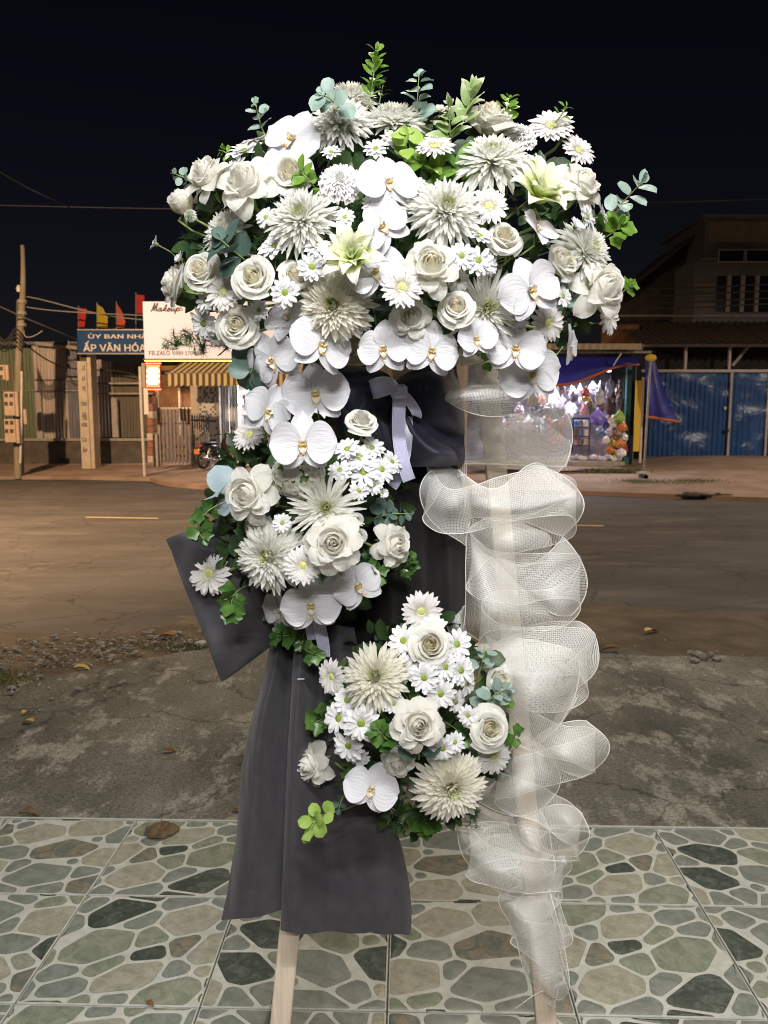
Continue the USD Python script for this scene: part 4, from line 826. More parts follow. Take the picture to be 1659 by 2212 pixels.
# salon sign (lit from inside), with yellow strip under it
mat('lightbox_white', (.35, .33, .33), .5, emit=(1.0, .87, .88), estr=.42); mat('sign_brown', (.10, .055, .04), .5); mat('neon_yellow', (1, .8, .1), .5, emit=(1, .72, .10), estr=4.0)
sn = thing('salon_sign', 'large white light box sign with brown script at the left behind the flowers', 'sign'); Yg = 21.6
part('light_box', rb(310, 651, 650, 775, Yg, .25, .01), 'lightbox_white', sn); part('frame', rb(309, 775.3, 651, 778, Yg - .03, .3), 'sign_brown', sn); part('glow_strip', rb(312, 778.3, 600, 780.3, Yg + .05, .08), 'neon_yellow', sn)
S = {'M': [(0, .05), (.08, .0), (.16, .35), (.26, 1.0), (.30, .95), (.30, .4), (.32, .05), (.42, .5), (.56, 1.0), (.58, .9), (.56, .3), (.62, .0), (.72, .12)], 'a': [(.42, .42), (.30, .5), (.12, .32), (.10, .05), (.24, .02), (.40, .3), (.43, .42), (.40, .1), (.48, .0), (.60, .12)],
     'k': [(0, .1), (.18, .5), (.30, .95), (.24, 1.0), (.16, .6), (.12, .0), (.14, .2), (.28, .45), (.36, .40), (.22, .26), (.34, .02), (.48, .12)], 'e': [(0, .12), (.14, .22), (.30, .38), (.24, .5), (.10, .35), (.10, .06), (.24, .0), (.42, .14)], 'u': [(0, .2), (.10, .46), (.08, .1), (.18, .0), (.34, .25), (.40, .46), (.38, .1), (.46, .0), (.58, .14)],
     'p': [(0, .2), (.12, .5), (.08, .0), (.0, -.45), (.06, -.2), (.12, .35), (.30, .5), (.36, .25), (.24, .02), (.12, .1), (.3, .05), (.50, .2)]}
def script(word, x, y, h, wd, Y):
    cx = x; gs = []
    for ch in word:
        st = S[ch]; pts = [at(cx + (px + .18 * py) * wd, y - py * h * (1.25 if ch == 'M' else 1), Y - .012) for px, py in st]; gs.append(tube(pts, [.008, .017, .010, .018, .010, .017, .008], 5, 40)); cx += (max(p[0] for p in st) - .04) * wd
    return join(gs)
part('lettering', script('Makeup', 325, 672, 13.5, 20.5, Yg), 'sign_brown', sn, smooth=True)
part('lettering', text_px('&', 388, 396, 671, Yg, 9, False), 'sign_brown', sn); part('lettering', text_px('FB.ZALO', 322, 367, 767, Yg, 8.5, True), 'sign_brown', sn); part('lettering', text_px('0989 170 883', 374, 436, 767, Yg, 8), 'sign_brown', sn); part('lettering', text_px('UỐN NHUỘM TẠO MÀU TÓC NAM NỮ', 482, 640, 751, Yg, 7), 'sign_brown', sn)
cc = at(442, 712, Yg - .01); part('emblem_ring', mv(lathe([(.26, -.012), (.31, -.012), (.31, .012), (.26, .012), (.26, -.012)], 32), rotx(PI / 2), cc), 'sign_brown', sn); part('emblem', tube([cc + [-.12, 0, -.12], cc + [-.14, 0, .08], cc + [0, 0, .15], cc + [.12, 0, .05], cc + [.02, 0, -.02], cc + [.05, 0, -.18]], [.03, .05, .02], 5, 20), 'sign_brown', sn)
# striped awning
mat('awning_dark', (.07, .03, .015), .75); mat('awning_light', (.5, .44, .22), .75, transl=.3); mat('awning_trim', (.6, .56, .45), .7)
aw = thing('striped_awning', 'brown and cream striped awning with a scalloped hem under the salon sign', 'awning')
a0, a1 = at(356, 806, 20.9), at(650, 806, 20.9); zt = at(356, 783, 21.6)[2]; zv, zb = at(356, 807, 20.9)[2], at(356, 831, 20.9)[2]; ns = 44
for i in range(ns):
    xa, xb = a0[0] + (a1[0] - a0[0]) * i / ns, a0[0] + (a1[0] - a0[0]) * (i + 1) / ns; sh = .28 * (1 - i / ns)
    zs = [zb - .05 * math.sin(PI * ((i * .5) % 1.0 + k * .25)) for k in range(3)]; xm = (xa + xb) / 2
    V = np.array([[xa + sh, 21.58, zt], [xb + sh, 21.58, zt], [xa, 20.9, zv], [xb, 20.9, zv], [xa, 20.89, zs[0]], [xm, 20.89, zs[1]], [xb, 20.89, zs[2]]])
    part('stripe', (V, np.array([[0, 2, 3], [0, 3, 1], [2, 4, 5], [2, 5, 3], [3, 5, 6]])), ('awning_dark', 'awning_light')[i % 2], aw)
part('front_bar', tube([a0 + [0, .02, 0], a1 + [0, .02, 0]], .02, 6), 'rail_metal', aw)
# running LED sign
mat('led_case', (.25, .22, .20), .6); mat('led_face', (.12, .02, .01), .5); mat('led_hot', (1, .8, .4), .5, emit=(1.0, .78, .38), estr=14.0); mat('led_red', (1, .1, .05), .5, emit=(1.0, .05, .02), estr=16.0)
ls = thing('led_sign', 'small glowing red and yellow LED sign on a bracket beside the awning', 'sign'); Yl = 21.0
part('case', rb(306, 784, 314, 838, Yl + .02, .12, .01), 'led_case', ls); part('panel', rb(314.2, 786, 347, 840, Yl, .12, .01), 'led_face', ls); part('bracket', tube([at(335, 842, Yl), at(342, 858, Yl + .2), at(343, 880, Yl + .4)], .02, 6), 'conduit_white', ls)
for r_ in range(9):
    for c_ in range(6): part('led', rb(316.5 + c_ * 4.9, 789 + r_ * 5.4, 319.8 + c_ * 4.9, 792.6 + r_ * 5.4, Yl - .015, .014), ('led_red' if r_ in (0, 8) or c_ in (0, 5) and r_ % 2 else 'led_hot'), ls)
for x0, y0, x1, y1 in ((314.2, 784, 347, 786), (314.2, 840.2, 347, 842)): part('led_strip', rb(x0, y0, x1, y1, Yl - .01, .03), 'led_red', ls)

# motorbikes
mat('bike_black', (.02, .02, .022), .3, coat=.5); mat('bike_red', (.20, .012, .015), .3, coat=.6); mat('tyre_rubber', (.015, .015, .015), .85); mat('chrome', (.6, .6, .62), .2, metal=1.); mat('plate_orange', (.6, .22, .08), .6); mat('tail_red', (.4, .02, .02), .3); mat('seat_black', (.018, .018, .018), .5)
def torus(R, r, n=22, m=8):
    a = np.arange(n) * 2 * PI / n; b = np.arange(m) * 2 * PI / m; A, B = np.meshgrid(a, b, indexing='ij'); v = np.stack([(R + r * np.cos(B)) * np.cos(A), r * np.sin(B), (R + r * np.cos(B)) * np.sin(A)], -1).reshape(-1, 3)
    i, j = np.meshgrid(np.arange(n), np.arange(m), indexing='ij'); return v, np.stack([i * m + j, i * m + (j + 1) % m, ((i + 1) % n) * m + (j + 1) % m, ((i + 1) % n) * m + j], -1).reshape(-1, 4)
def ell(c, s, n=2): k = trimesh.creation.icosphere(n, 1.); return (k.vertices * s + c, k.faces)
def motorbike(label, x, y, heading, body):
    M = np.eye(4); M[:3, :3] = rotz(heading); M[:3, 3] = (x, y, gz(x, y))
    t = thing('motorbike', label, 'motorbike', M=M)
    for wx in (-.62, .62):
        w = part('wheel', torus(.245, .045), 'tyre_rubber', t, smooth=True); UsdGeom.Xformable(stage.GetPrimAtPath(w)).AddTranslateOp().Set(Gf.Vec3d(wx, 0, .29))
        part('rim', torus(.20, .016), 'chrome', w, smooth=True); part('hub', mv(lathe([(0, -.05), (.06, -.05), (.06, .05), (0, .05)], 10), rotx(PI / 2)), 'chrome', w)
        for k in range(8): part('spoke', tube([[.05 * math.cos(k * .785), 0, .05 * math.sin(k * .785)], [.2 * math.cos(k * .785), 0, .2 * math.sin(k * .785)]], .006, 4), 'chrome', w)
    part('body_shell', loft([[(-.70, -.02, .70), (-.70, 0, .74), (-.70, .02, .70)], [(-.45, -.13, .58), (-.45, 0, .76), (-.45, .13, .58)], [(-.1, -.13, .48), (-.1, 0, .66), (-.1, .13, .48)], [(.15, -.10, .34), (.15, 0, .48), (.15, .10, .34)], [(.36, -.16, .42), (.36, 0, .72), (.36, .16, .42)], [(.44, -.10, .70), (.46, 0, .98), (.44, .10, .70)]], 18, 8)[:1][0].reshape(-1, 3) if 0 else ell((-.32, 0, .62), (.42, .13, .13)), body, t, smooth=True)
    part('leg_shield', ell((.40, 0, .62), (.09, .19, .30)), body, t, smooth=True); part('tunnel', ell((.08, 0, .42), (.36, .09, .11)), body, t, smooth=True); part('engine', ell((-.02, 0, .30), (.20, .13, .12), 1), 'chrome', t, smooth=True)
    part('seat', ell((-.34, 0, .765), (.36, .13, .055)), 'seat_black', t, smooth=True); part('tail_lamp', ell((-.76, 0, .68), (.04, .08, .04), 1), 'tail_red', t, smooth=True)
    part('rear_mudguard', loft([[(-.72, -.07, .68), (-.72, .07, .68)], [(-.86, -.07, .55), (-.86, .07, .55)], [(-.93, -.06, .38), (-.93, .06, .38)]], 8, 3)[0].reshape(-1, 3) if 0 else ell((-.83, 0, .52), (.03, .07, .15), 1), 'bike_black', t, smooth=True)
    part('number_plate', bevbox(-.90, -.88, -.10, .10, .46, .60, .003), 'plate_orange', t); part('front_mudguard', ell((.64, 0, .50), (.22, .06, .08)), body, t, smooth=True)
    for s_ in (-1, 1):
        part('fork', tube([(.62, s_ * .07, .29), (.50, s_ * .07, .72)], .02, 6), 'chrome', t, smooth=True); part('shock', tube([(-.60, s_ * .12, .30), (-.48, s_ * .12, .62)], .025, 6), 'chrome', t, smooth=True)
        part('grip', tube([(.40, s_ * .10, 1.02), (.36, s_ * .33, 1.0)], .018, 6), 'seat_black', t); mi = part('mirror', ell((.36, s_ * .30, 1.20), (.012, .055, .04), 1), 'bike_black', t, smooth=True); part('mirror_stem', tube([(.38, s_ * .24, 1.01), (.37, s_ * .28, 1.17)], .007, 5), 'bike_black', mi)
    part('headlamp', ell((.47, 0, .98), (.09, .11, .08)), body, t, smooth=True); part('exhaust', tube([(.0, -.15, .25), (-.4, -.17, .27), (-.85, -.17, .36)], [.025, .045, .045], 8, 10), 'chrome', t, smooth=True); part('stand', tube([(-.05, .1, .25), (-.12, .22, .01)], .012, 5), 'chrome', t)
motorbike('black and red motorbike parked tail out before the salon curtain', at(466, 990, 23)[0], 23.2, math.radians(62), 'bike_black')
motorbike('dark motorbike half hidden by flowers before the salon doorway', at(528, 990, 23)[0], 23.5, math.radians(75), 'bike_black')
mat('bucket_white', (.5, .47, .42), .7); bk = thing('bucket', 'dull white bucket behind the parked motorbike', 'bucket', loc=(at(447, 985, 24)[0], 23.9, gz(-5, 23.9)))
part('body', lathe([(0, 0), (.20, 0), (.24, .55), (.26, .55), (.26, .58), (.22, .58), (.19, .03), (0, .03)], 18), 'bucket_white', bk, smooth=40)
mat('wicker', (.20, .10, .05), .8, col2=(.30, .17, .09), scale=30); wk = thing('wicker_chair', 'round backed brown wicker chair in the salon doorway', 'chair', loc=(at(612, 985, 23.6)[0], 23.6, gz(-3, 23.6)))
part('back', mv(lathe([(0, -.03), (.45, -.05), (.52, 0), (.45, .05), (0, .07)], 20), rotx(PI / 2), [0, .2, 1.15]), 'wicker', wk, smooth=40); part('seat', lathe([(0, .38), (.42, .40), (.42, .46), (0, .48)], 18), 'wicker', wk, smooth=40)
for a in range(4): part('leg', tube([[.3 * math.cos(a * 1.57 + .78), .3 * math.sin(a * 1.57 + .78), .4], [.36 * math.cos(a * 1.57 + .78), .36 * math.sin(a * 1.57 + .78), 0]], .025, 6), 'wicker', wk)
for k in range(5): part('weave_band', mv(torus(.10 + .08 * k, .014, 20, 5), None, [0, .13, 1.15]), 'twig_brown', wk, smooth=True)
part('chrome_arm', tube([[-.5, -.1, .9], [0, -.25, .95], [.5, -.1, .9]], .02, 6, 10), 'chrome', wk)

# ------------------------------------------------------------------ right side: the stall, the blue shutters, the house above
Yt = 21.6
mat('tarp_blue', (.012, .016, .17), .5, col2=(.02, .025, .24), scale=8, bump=.01, bscale=18, transl=.15); mat('tarp_hem', (.38, .10, .03), .6); mat('tin_tan', (.28, .23, .16), .5, metal=.2); mat('pole_steel', (.25, .24, .23), .5, metal=.6, var=.2, scale=6); mat('tie_yellow', (.5, .36, .03), .6); mat('teal_post', (.02, .10, .12), .6); mat('dark_void', (.012, .012, .012), .95)
mat('stall_wall', (.22, .20, .26), .6, var=.3, scale=3)
st = thing('toy_stall', 'open fronted stall with tan tin eave, steel poles and a brightly lit interior', 'stall')
zst = gz(5, 22)
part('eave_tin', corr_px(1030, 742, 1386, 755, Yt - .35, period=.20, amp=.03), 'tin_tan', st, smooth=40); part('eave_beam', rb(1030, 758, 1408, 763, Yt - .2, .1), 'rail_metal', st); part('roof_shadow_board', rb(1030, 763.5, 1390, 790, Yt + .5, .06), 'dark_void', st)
part('back_wall', rb(1000, 760, 1372, 1004, Yt + 2.2, .1), 'stall_wall', st); part('left_wall', rb(1000, 770, 1010, 1004, Yt + .2, 2.0), 'post_grey', st)
part('right_post', rb(1352, 786, 1362, 1003, Yt, .15), 'teal_post', st); part('right_wall', rb(1362.4, 786, 1370, 1003, Yt + .1, 2.1), 'dark_void', st)
part('roof', rb(1000, 745, 1390, 757, Yt - .1, 2.6), 'tin_brown', st); part('step', rb(1000, 998, 1350, 1006, Yt - .5, .7), 'ledge_grey', st)
tl = rb(1100, 800, 1320, 803, Yt + .9, .07); part('tube_lamp', tl, 'lamp_white', st); part('tube_lamp', rb(1150, 792, 1300, 795, Yt + .35, .06), 'lamp_white', st)
rect_light('/World/toy_stall/lamp_light', (at(1200, 800, Yt)[0], Yt + .5, at(0, 806, Yt)[2] - .03), 2.6, .10, 60, (.93, .88, 1.0), 0)
pl_ = thing('steel_pole', 'bare steel pole with a yellow tie standing before the stall corner', 'pole', loc=(at(1391, 1012, 20.8)[0], 20.8, gz(7.1, 20.8)))
hh = at(0, 768, 20.8)[2] - gz(7.1, 20.8); part('shaft', tube([[0, 0, 0], [.03, 0, hh * .5], [.06, 0, hh]], .035, 8), 'pole_steel', pl_, smooth=True); part('tie', ell((.05, -.03, hh - .06), (.16, .06, .10), 1), 'tie_yellow', pl_); part('foot', lathe([(0, 0), (.22, 0), (.18, .04), (.05, .06), (0, .06)], 12), 'ledge_grey', pl_)
def tarp(label, rows, Y0, seed, m='tarp_blue', hem='b'):
    P, f, uv = loft([[at(x, y, Y0 + d) for x, y, d in r] for r in rows], 24, 24, .06, 1.6, seed); t = thing('tarpaulin', label, 'tarpaulin'); part('sheet', (P.reshape(-1, 3), f), m, t, smooth=True, uv=uv); part('hem', tube({'b': P[-1], 'r': P[:, -1]}[hem], .04, 5), 'tarp_hem', t, smooth=True)
    return t
tp = tarp('blue tarpaulin with an orange hem sagging across the stall front', [[(1090, 764, .5), (1180, 768, .4), (1280, 770, .4), (1378, 772, .3)], [(1090, 800, .3), (1180, 800, .0), (1260, 795, -.1), (1380, 782, .0)], [(1090, 830, .2), (1175, 832, -.1), (1245, 826, -.2), (1310, 800, -.1), (1381, 787, .0)]], Yt - .3, 1)
part('cord', tube([at(1325, 790, Yt - .5), at(1332, 778, Yt - .5), at(1342, 764, Yt - .4)], .02, 5), 'conduit_white', tp)
tarp('blue tarpaulin hanging loose in a triangle right of the steel pole', [[(1392, 778, .1), (1402, 776, .0), (1414, 780, .0)], [(1395, 840, .2), (1415, 842, -.1), (1436, 845, .1)], [(1398, 900, .2), (1428, 905, -.1), (1465, 911, .1)]], Yt - .4, 2, hem='b')
yb = thing('yellow_banner', 'narrow yellow vertical banner by the stall corner', 'banner'); part('cloth', rb(1371, 822, 1384, 975, Yt - .2, .02), 'tie_yellow', yb); part('lath', rb(1384.4, 815, 1389, 1000, Yt - .18, .04), 'plaster_cream', yb)
# goods in the stall
GC = {'clear': (.62, .62, .68), 'silver': (.45, .45, .50), 'pink': (.42, .20, .26), 'red': (.38, .05, .06), 'brown': (.17, .09, .06), 'yellow': (.42, .31, .06), 'orange': (.48, .17, .04), 'violet': (.18, .14, .55), 'blue': (.08, .16, .45), 'green': (.25, .45, .08), 'grey': (.14, .14, .16), 'lilac': (.40, .35, .50), 'black': (.03, .03, .04)}
for k, c in GC.items(): mat('goods_' + k, c, .22, spec=.8, coat=.5, bump=.02, bscale=22)
def bag(x, y, w, h, col, Y, seed, name='hanging_bag', label=None, grp='packed goods hanging in the stall', cat='bag'):
    rg = np.random.default_rng(seed); k = trimesh.creation.icosphere(2, 1.); v = np.array(k.vertices); v = v * (1 + 1.5 * (meshkit.fbm(v * 2.6 + seed, 3, seed)[:, None] - .5)); v[:, 0] *= np.clip(1.05 - .55 * np.clip(v[:, 2], 0, 1), .25, 1)
    s = pxm(y, Y) / 2; t = thing(name, label or f'{ {"clear": "clear plastic", "silver": "silvery"}.get(col, col)} bag of small goods hanging in the lit stall', cat, loc=at(x, y, Y), group=grp)
    part('bag', (v * [w * s, min(w, h) * s * .45, h * s], k.faces), 'goods_' + col, t, smooth=28)
    part('tie', tube([[0, 0, h * s * .9], [0, .01, h * s * 1.25]], .012, 4), 'conduit_white', t)
ORD = 'first second third fourth fifth sixth seventh eighth ninth tenth eleventh twelfth thirteenth fourteenth fifteenth sixteenth seventeenth eighteenth nineteenth twentieth twenty-first twenty-second twenty-third twenty-fourth twenty-fifth twenty-sixth'.split()
rg = np.random.default_rng(21); cols = ['clear', 'silver', 'grey', 'grey', 'lilac', 'brown', 'silver', 'clear', 'black', 'black']
for r_ in range(5):
    for c_ in range(15):
        x = 1040 + c_ * 21.5 + rg.uniform(-6, 6); y = 838 + r_ * 23 + rg.uniform(-7, 7)
        if y > 905 and x > 1205 and x < 1285: continue
        cl_ = cols[rg.integers(10)] if x < 1310 else ['brown', 'orange', 'brown', 'grey'][rg.integers(4)]; nm = {'clear': 'clear plastic', 'silver': 'silvery'}.get(cl_, cl_)
        bag(x, y, rg.uniform(15, 24), rg.uniform(24, 38), cl_, Yt + .7 + rg.uniform(-.4, .8), 100 + r_ * 20 + c_, label=f'{nm} bag hanging in the {ORD[r_]} row of stall goods, {ORD[c_]} from the left')
bag(1265, 850, 20, 26, 'red', Yt + .3, 300, label='red topped packet hanging at the front of the stall', grp=None); bag(1266, 862, 20, 12, 'yellow', Yt + .25, 301, label='yellow packet hanging under a red one at the stall front', grp=None); bag(1262, 885, 15, 28, 'pink', Yt + .3, 302, label='slim pink packet under the yellow one in the stall', grp=None)
bag(1291, 901, 34, 34, 'violet', Yt + .4, 303, 'goods_ball', 'big violet ball like bag in the stall', None, 'toy'); bag(1309, 925, 14, 44, 'blue', Yt + .5, 304, label='long blue bag right of the violet ball', grp=None)
for i, (x, y, w, h, c) in enumerate(((1338, 900, 24, 26, 'green'), (1345, 922, 22, 22, 'orange'), (1325, 910, 20, 24, 'clear'), (1318, 932, 20, 20, 'lilac'), (1332, 938, 22, 24, 'brown'), (1348, 944, 18, 18, 'clear'), (1340, 958, 22, 20, 'orange'), (1322, 955, 20, 18, 'yellow'), (1320, 972, 22, 18, 'orange'), (1342, 978, 24, 20, 'clear'), (1330, 988, 22, 16, 'green'), (1350, 968, 14, 24, 'red'), (1310, 950, 16, 18, 'clear'))):
    bag(x, y, w, h, c, Yt - .15 + .05 * (i % 3), 320 + i, 'toy_bag', f'{c if c != "clear" else "clear plastic"} toy packet, {ORD[i]} down the colourful stack at the right of the stall', 'stack of bright toy packets', 'toy')
dk = thing('display_case', 'silver framed glass display case with small goods in the stall', 'display case'); Yd = Yt + .1
for x0, y0, x1, y1 in ((1236, 902, 1275, 905), (1236, 985, 1275, 988), (1236, 905.2, 1239, 984.8), (1272, 905.2, 1275, 984.8)): part('frame', rb(x0, y0, x1, y1, Yd, .08), 'chrome', dk)
for k in range(3): part('shelf', rb(1239.3, 922 + k * 20, 1271.7, 924 + k * 20, Yd + .05, .5), 'chrome', dk)
for k, c in enumerate(('blue', 'grey', 'clear', 'brown', 'blue', 'clear', 'pink', 'grey', 'clear')): part('packet', rb(1241 + (k % 3) * 10.4, 908 + (k // 3) * 20, 1249 + (k % 3) * 10.4, 921.5 + (k // 3) * 20, Yd + .15, .1, .01), 'goods_' + c, dk)
d2 = thing('goods_shelf', 'grey wire shelf of small goods seen through the mesh ribbon', 'shelf'); Ye = Yt + .2
for k in range(4): part('shelf', rb(1080, 922 + k * 18, 1165, 924 + k * 18, Ye, .5), 'rail_metal', d2)
for x in (1080, 1122, 1163): part('upright', rb(x, 905, x + 2.5, 998, Ye - .03, .05), 'chrome', d2)
for k in range(21): part('packet', rb(1083.5 + (k % 7) * 11, 910.5 + (k // 7) * 18, 1092 + (k % 7) * 11, 921.4 + (k // 7) * 18, Ye + .1, .15, .01), 'goods_' + ['clear', 'pink', 'silver', 'red', 'grey', 'clear', 'brown'][(k * 3) % 7], d2)
rs = thing('red_rack', 'red framed rack of goods seen through the mesh ribbon', 'rack')
for x0, y0, x1, y1 in ((1184, 905, 1189, 960), (1215, 900, 1220, 962), (1189.3, 940, 1214.7, 962)): part('panel', rb(x0, y0, x1, y1, Yt - .1, .1, .01), 'goods_red', rs)
part('goods', ell(at(1202, 925, Yt), (.17, .1, .25), 2), 'goods_brown', rs, smooth=True)
rg = np.random.default_rng(9)
for k in range(26):
    x = 1130 + k * 8.2 + rg.uniform(-3, 3); bag(x, 990 + rg.uniform(-4, 3), 14, 9, ['clear', 'silver', 'lilac', 'clear'][k % 4], Yt - .35 + rg.uniform(-.1, .15), 400 + k, 'goods_packet', f'shiny packet on the stall step, {ORD[k]} from the left', 'packets laid out on the stall step')
for x, y, c, lab in ((1247, 1001, 'red', 'red packet dropped before the stall step'), (1243, 1004, 'clear', 'white packet by the red one before the stall'), (1322, 1003, 'clear', 'white crumpled packet on the verge by the stall'), (1334, 999, 'clear', 'second white scrap right of the crumpled one by the stall'), (1374, 1014, 'clear', 'tiny white scrap near the steel pole')):
    p = onz(x, y, .08); bag(x, y, 13 if c == 'red' else 10, 6, c, p[1], int(x), 'litter', lab, None, 'litter')
# weeds at the stall corner
grass([(6.0, 21.0, .35, .15, gz(6, 21)), (6.6, 20.9, .25, .12, gz(6.6, 20.9))], 350, 14, .14, 'weeds growing round the foot of the stall corner')
# blue shutters
Yw = 25.0; zw = gz(11, 25)
mat('shutter_blue', (.004, .045, .15), .5, col2=(.008, .062, .20), scale=5, stretch=(1, 1, .1)); mat('frame_pale', (.34, .30, .28), .6, var=.1, scale=8)
usdkit.material(stage, '/World/Looks/clear_film', {'g': ('geometry', {}), 'n': ('noise_texture', {'scale': .9, 'detail': 4., 'distortion': .8}), 'b': ('bump', {'strength': 1., 'distance': .12}), 'gl': ('glossy_bsdf', {'color': (.7, .75, .8), 'roughness': .3}), 'tr': ('transparent_bsdf', {'color': (.92, .95, 1)}), 'm': ('mix_closure', {'fac': .016})}, [('g.position', 'n.vector'), ('n.fac', 'b.height'), ('b.normal', 'gl.normal'), ('tr.BSDF', 'm.closure1'), ('gl.BSDF', 'm.closure2')], surface='m.closure')
bs = thing('blue_shutters', 'row of dark blue metal shutters under pale frame bars on the right', 'shopfront')
for x0, x1 in ((1396, 1440), (1440.5, 1490), (1490.5, 1540), (1540.5, 1574)): part('shutter', corr_px(x0, 804, x1, 986, Yw, period=.16, amp=.02), 'shutter_blue', bs, smooth=40)
for x0, x1 in ((1581, 1618), (1618.5, 1655), (1662, 1760)): part('shutter', corr_px(x0, 804, x1, 986, Yw, period=.16, amp=.02), 'shutter_blue', bs, smooth=40)
part('beam', rb(1386, 798, 1770, 804, Yw - .12, .12), 'frame_pale', bs); part('beam', rb(1386, 743, 1770, 749, Yw - .12, .12), 'frame_pale', bs)
for x in (1482, 1577): part('bar', rb(x - 2.5, 749.3, x + 2.5, 797.7, Yw - .1, .1), 'frame_pale', bs)
for x in (1577, 1658): part('post', rb(x - 2.5, 804.3, x + 2.5, 987, Yw - .1, .1), 'frame_pale', bs)
part('dark_opening', rb(1386, 748, 1770, 800, Yw + .6, .1), 'dark_void', bs); part('sill', rb(1390, 985, 1770, 992, Yw - .05, .3), 'wall_dark', bs); part('lock_plate', rb(1564, 878, 1570, 885, Yw - .05, .02), 'plaster_cream', bs); part('padlock', rb(1568, 926, 1575, 934, Yw - .16, .04, .005), 'dark_void', bs)
part('strut', tube([at(1582, 790, Yw + .3), at(1615, 750, Yw + .3)], .05, 6), 'frame_pale', bs)
P, f, uv = loft([[at(1415, 806, Yw - .2), at(1480, 806, Yw - .16), at(1572, 806, Yw - .2)], [at(1410, 890, Yw - .3), at(1490, 890, Yw - .2), at(1574, 890, Yw - .28)], [at(1412, 980, Yw - .2), at(1490, 982, Yw - .26), at(1570, 982, Yw - .2)]], 40, 50, .16, .9, 6)
single('plastic_sheet', (P.reshape(-1, 3), f), 'clear_film', 'crumpled clear plastic film hanging over the left blue shutters', 'plastic sheet', smooth=True, uv=uv)
P, f, uv = loft([[at(1580, 806, Yw - .2), at(1620, 806, Yw - .18), at(1700, 806, Yw - .2)], [at(1582, 900, Yw - .3), at(1640, 890, Yw - .2), at(1700, 890, Yw - .28)], [at(1582, 980, Yw - .2), at(1640, 982, Yw - .26), at(1700, 982, Yw - .2)]], 40, 40, .14, .9, 8)
single('plastic_sheet', (P.reshape(-1, 3), f), 'clear_film', 'clear plastic film hanging over the right blue shutters', 'plastic sheet', smooth=True, uv=uv)
# tin roof over the shutters, and the house behind
rf = thing('lean_to_roof', 'dark corrugated tin lean-to roof above the blue shutters', 'roof')
mat('roof_tin_dark', (.075, .062, .045), .55, col2=(.12, .10, .075), scale=4, metal=.2)
xa, xb = at(1380, 740, Yw - .8)[0], at(1780, 740, Yw - .8)[0]; nsh = 10; zt_, zb_ = at(0, 696, Yw + 2.2)[2], at(0, 740, Yw - .8)[2]
for i in range(nsh):
    x0 = xa + (xb - xa) * i / nsh; x1 = xa + (xb - xa) * (i + 1) / nsh; n = 41; x = np.linspace(x0, x1, n); w = .035 * np.sin(x / .22 * 2 * PI) + .012 * (i % 2)
    V = np.concatenate([np.stack([x, np.full(n, Yw - .8), zb_ + w], 1), np.stack([x, np.full(n, Yw + 2.2), zt_ + w], 1)]); part('roof_sheet', (V, gfaces(1, n - 1)), 'roof_tin_dark', rf, smooth=40)
part('gutter', rb(1340, 680, 1780, 684, Yw + 2.0, .12), 'ledge_grey', rf)
part('end_wall', rb(1300, 700, 1380, 744, Yw + 1.0, .1), 'interior_wood', rf)
hs = thing('house', 'unlit grey two storey house behind the right shop roofs', 'house'); Yh = 29.0
mat('house_wall', (.15, .155, .16), .9, col2=(.20, .20, .20), scale=2); mat('house_tan', (.24, .21, .15), .9, var=.1, scale=3); mat('window_dark', (.01, .01, .012), .2); mat('window_frame', (.36, .36, .36), .6)
part('wall', rb(1500, 560, 1780, 700, Yh, 4.), 'house_wall', hs); part('upper_wall', rb(1522, 470, 1780, 559.5, Yh + .3, 4.), 'house_wall', hs); part('parapet_panel', rb(1532, 477, 1690, 524, Yh + .24, .07, .01), 'house_tan', hs); part('cornice', rb(1518, 463, 1780, 470, Yh + .1, 4.3), 'house_wall', hs)
part('ledge', rb(1510, 556, 1780, 562, Yh - .25, .6), 'house_wall', hs)
for x0, x1 in ((1552, 1609), (1611, 1670)):
    w = part('window', rb(x0, 538, x1, 567, Yh - .32, .06, .01), 'window_frame', hs); part('pane', rb(x0 + 2.5, 541, x1 - 2.5, 564, Yh - .335, .012), 'window_dark', w)
part('balcony_opening', rb(1548, 596, 1780, 674, Yh - .02, .03), 'window_dark', hs)
for x in (1575, 1605, 1636): part('pier', rb(x - 4, 594, x + 4, 674, Yh - .16, .13, .01), 'window_frame', hs)
for k in range(6): part('slat', rb(1500, 600 + k * 11, 1545, 608 + k * 11, Yh - .05, .05), 'house_tan' if k % 2 else 'house_wall', hs)
ng = thing('gabled_shed', 'dark pitched roof of a neighbouring house left of the grey house', 'house'); V = np.array([at(1330, 690, 31), at(1330, 640, 31), at(1498, 508, 31), at(1498, 690, 31)]); V2 = V + [0, 3, 0]
part('gable', (np.vstack([V, V2]), np.array([[0, 3, 2], [0, 2, 1], [4, 6, 7], [4, 5, 6], [3, 7, 6], [3, 6, 2]])), 'wall_dark', ng); part('roof_sheet', rod(at(1322, 648, 30.9), at(1500, 507, 30.9), .12, 1.2), 'roof_tin_dark', ng)

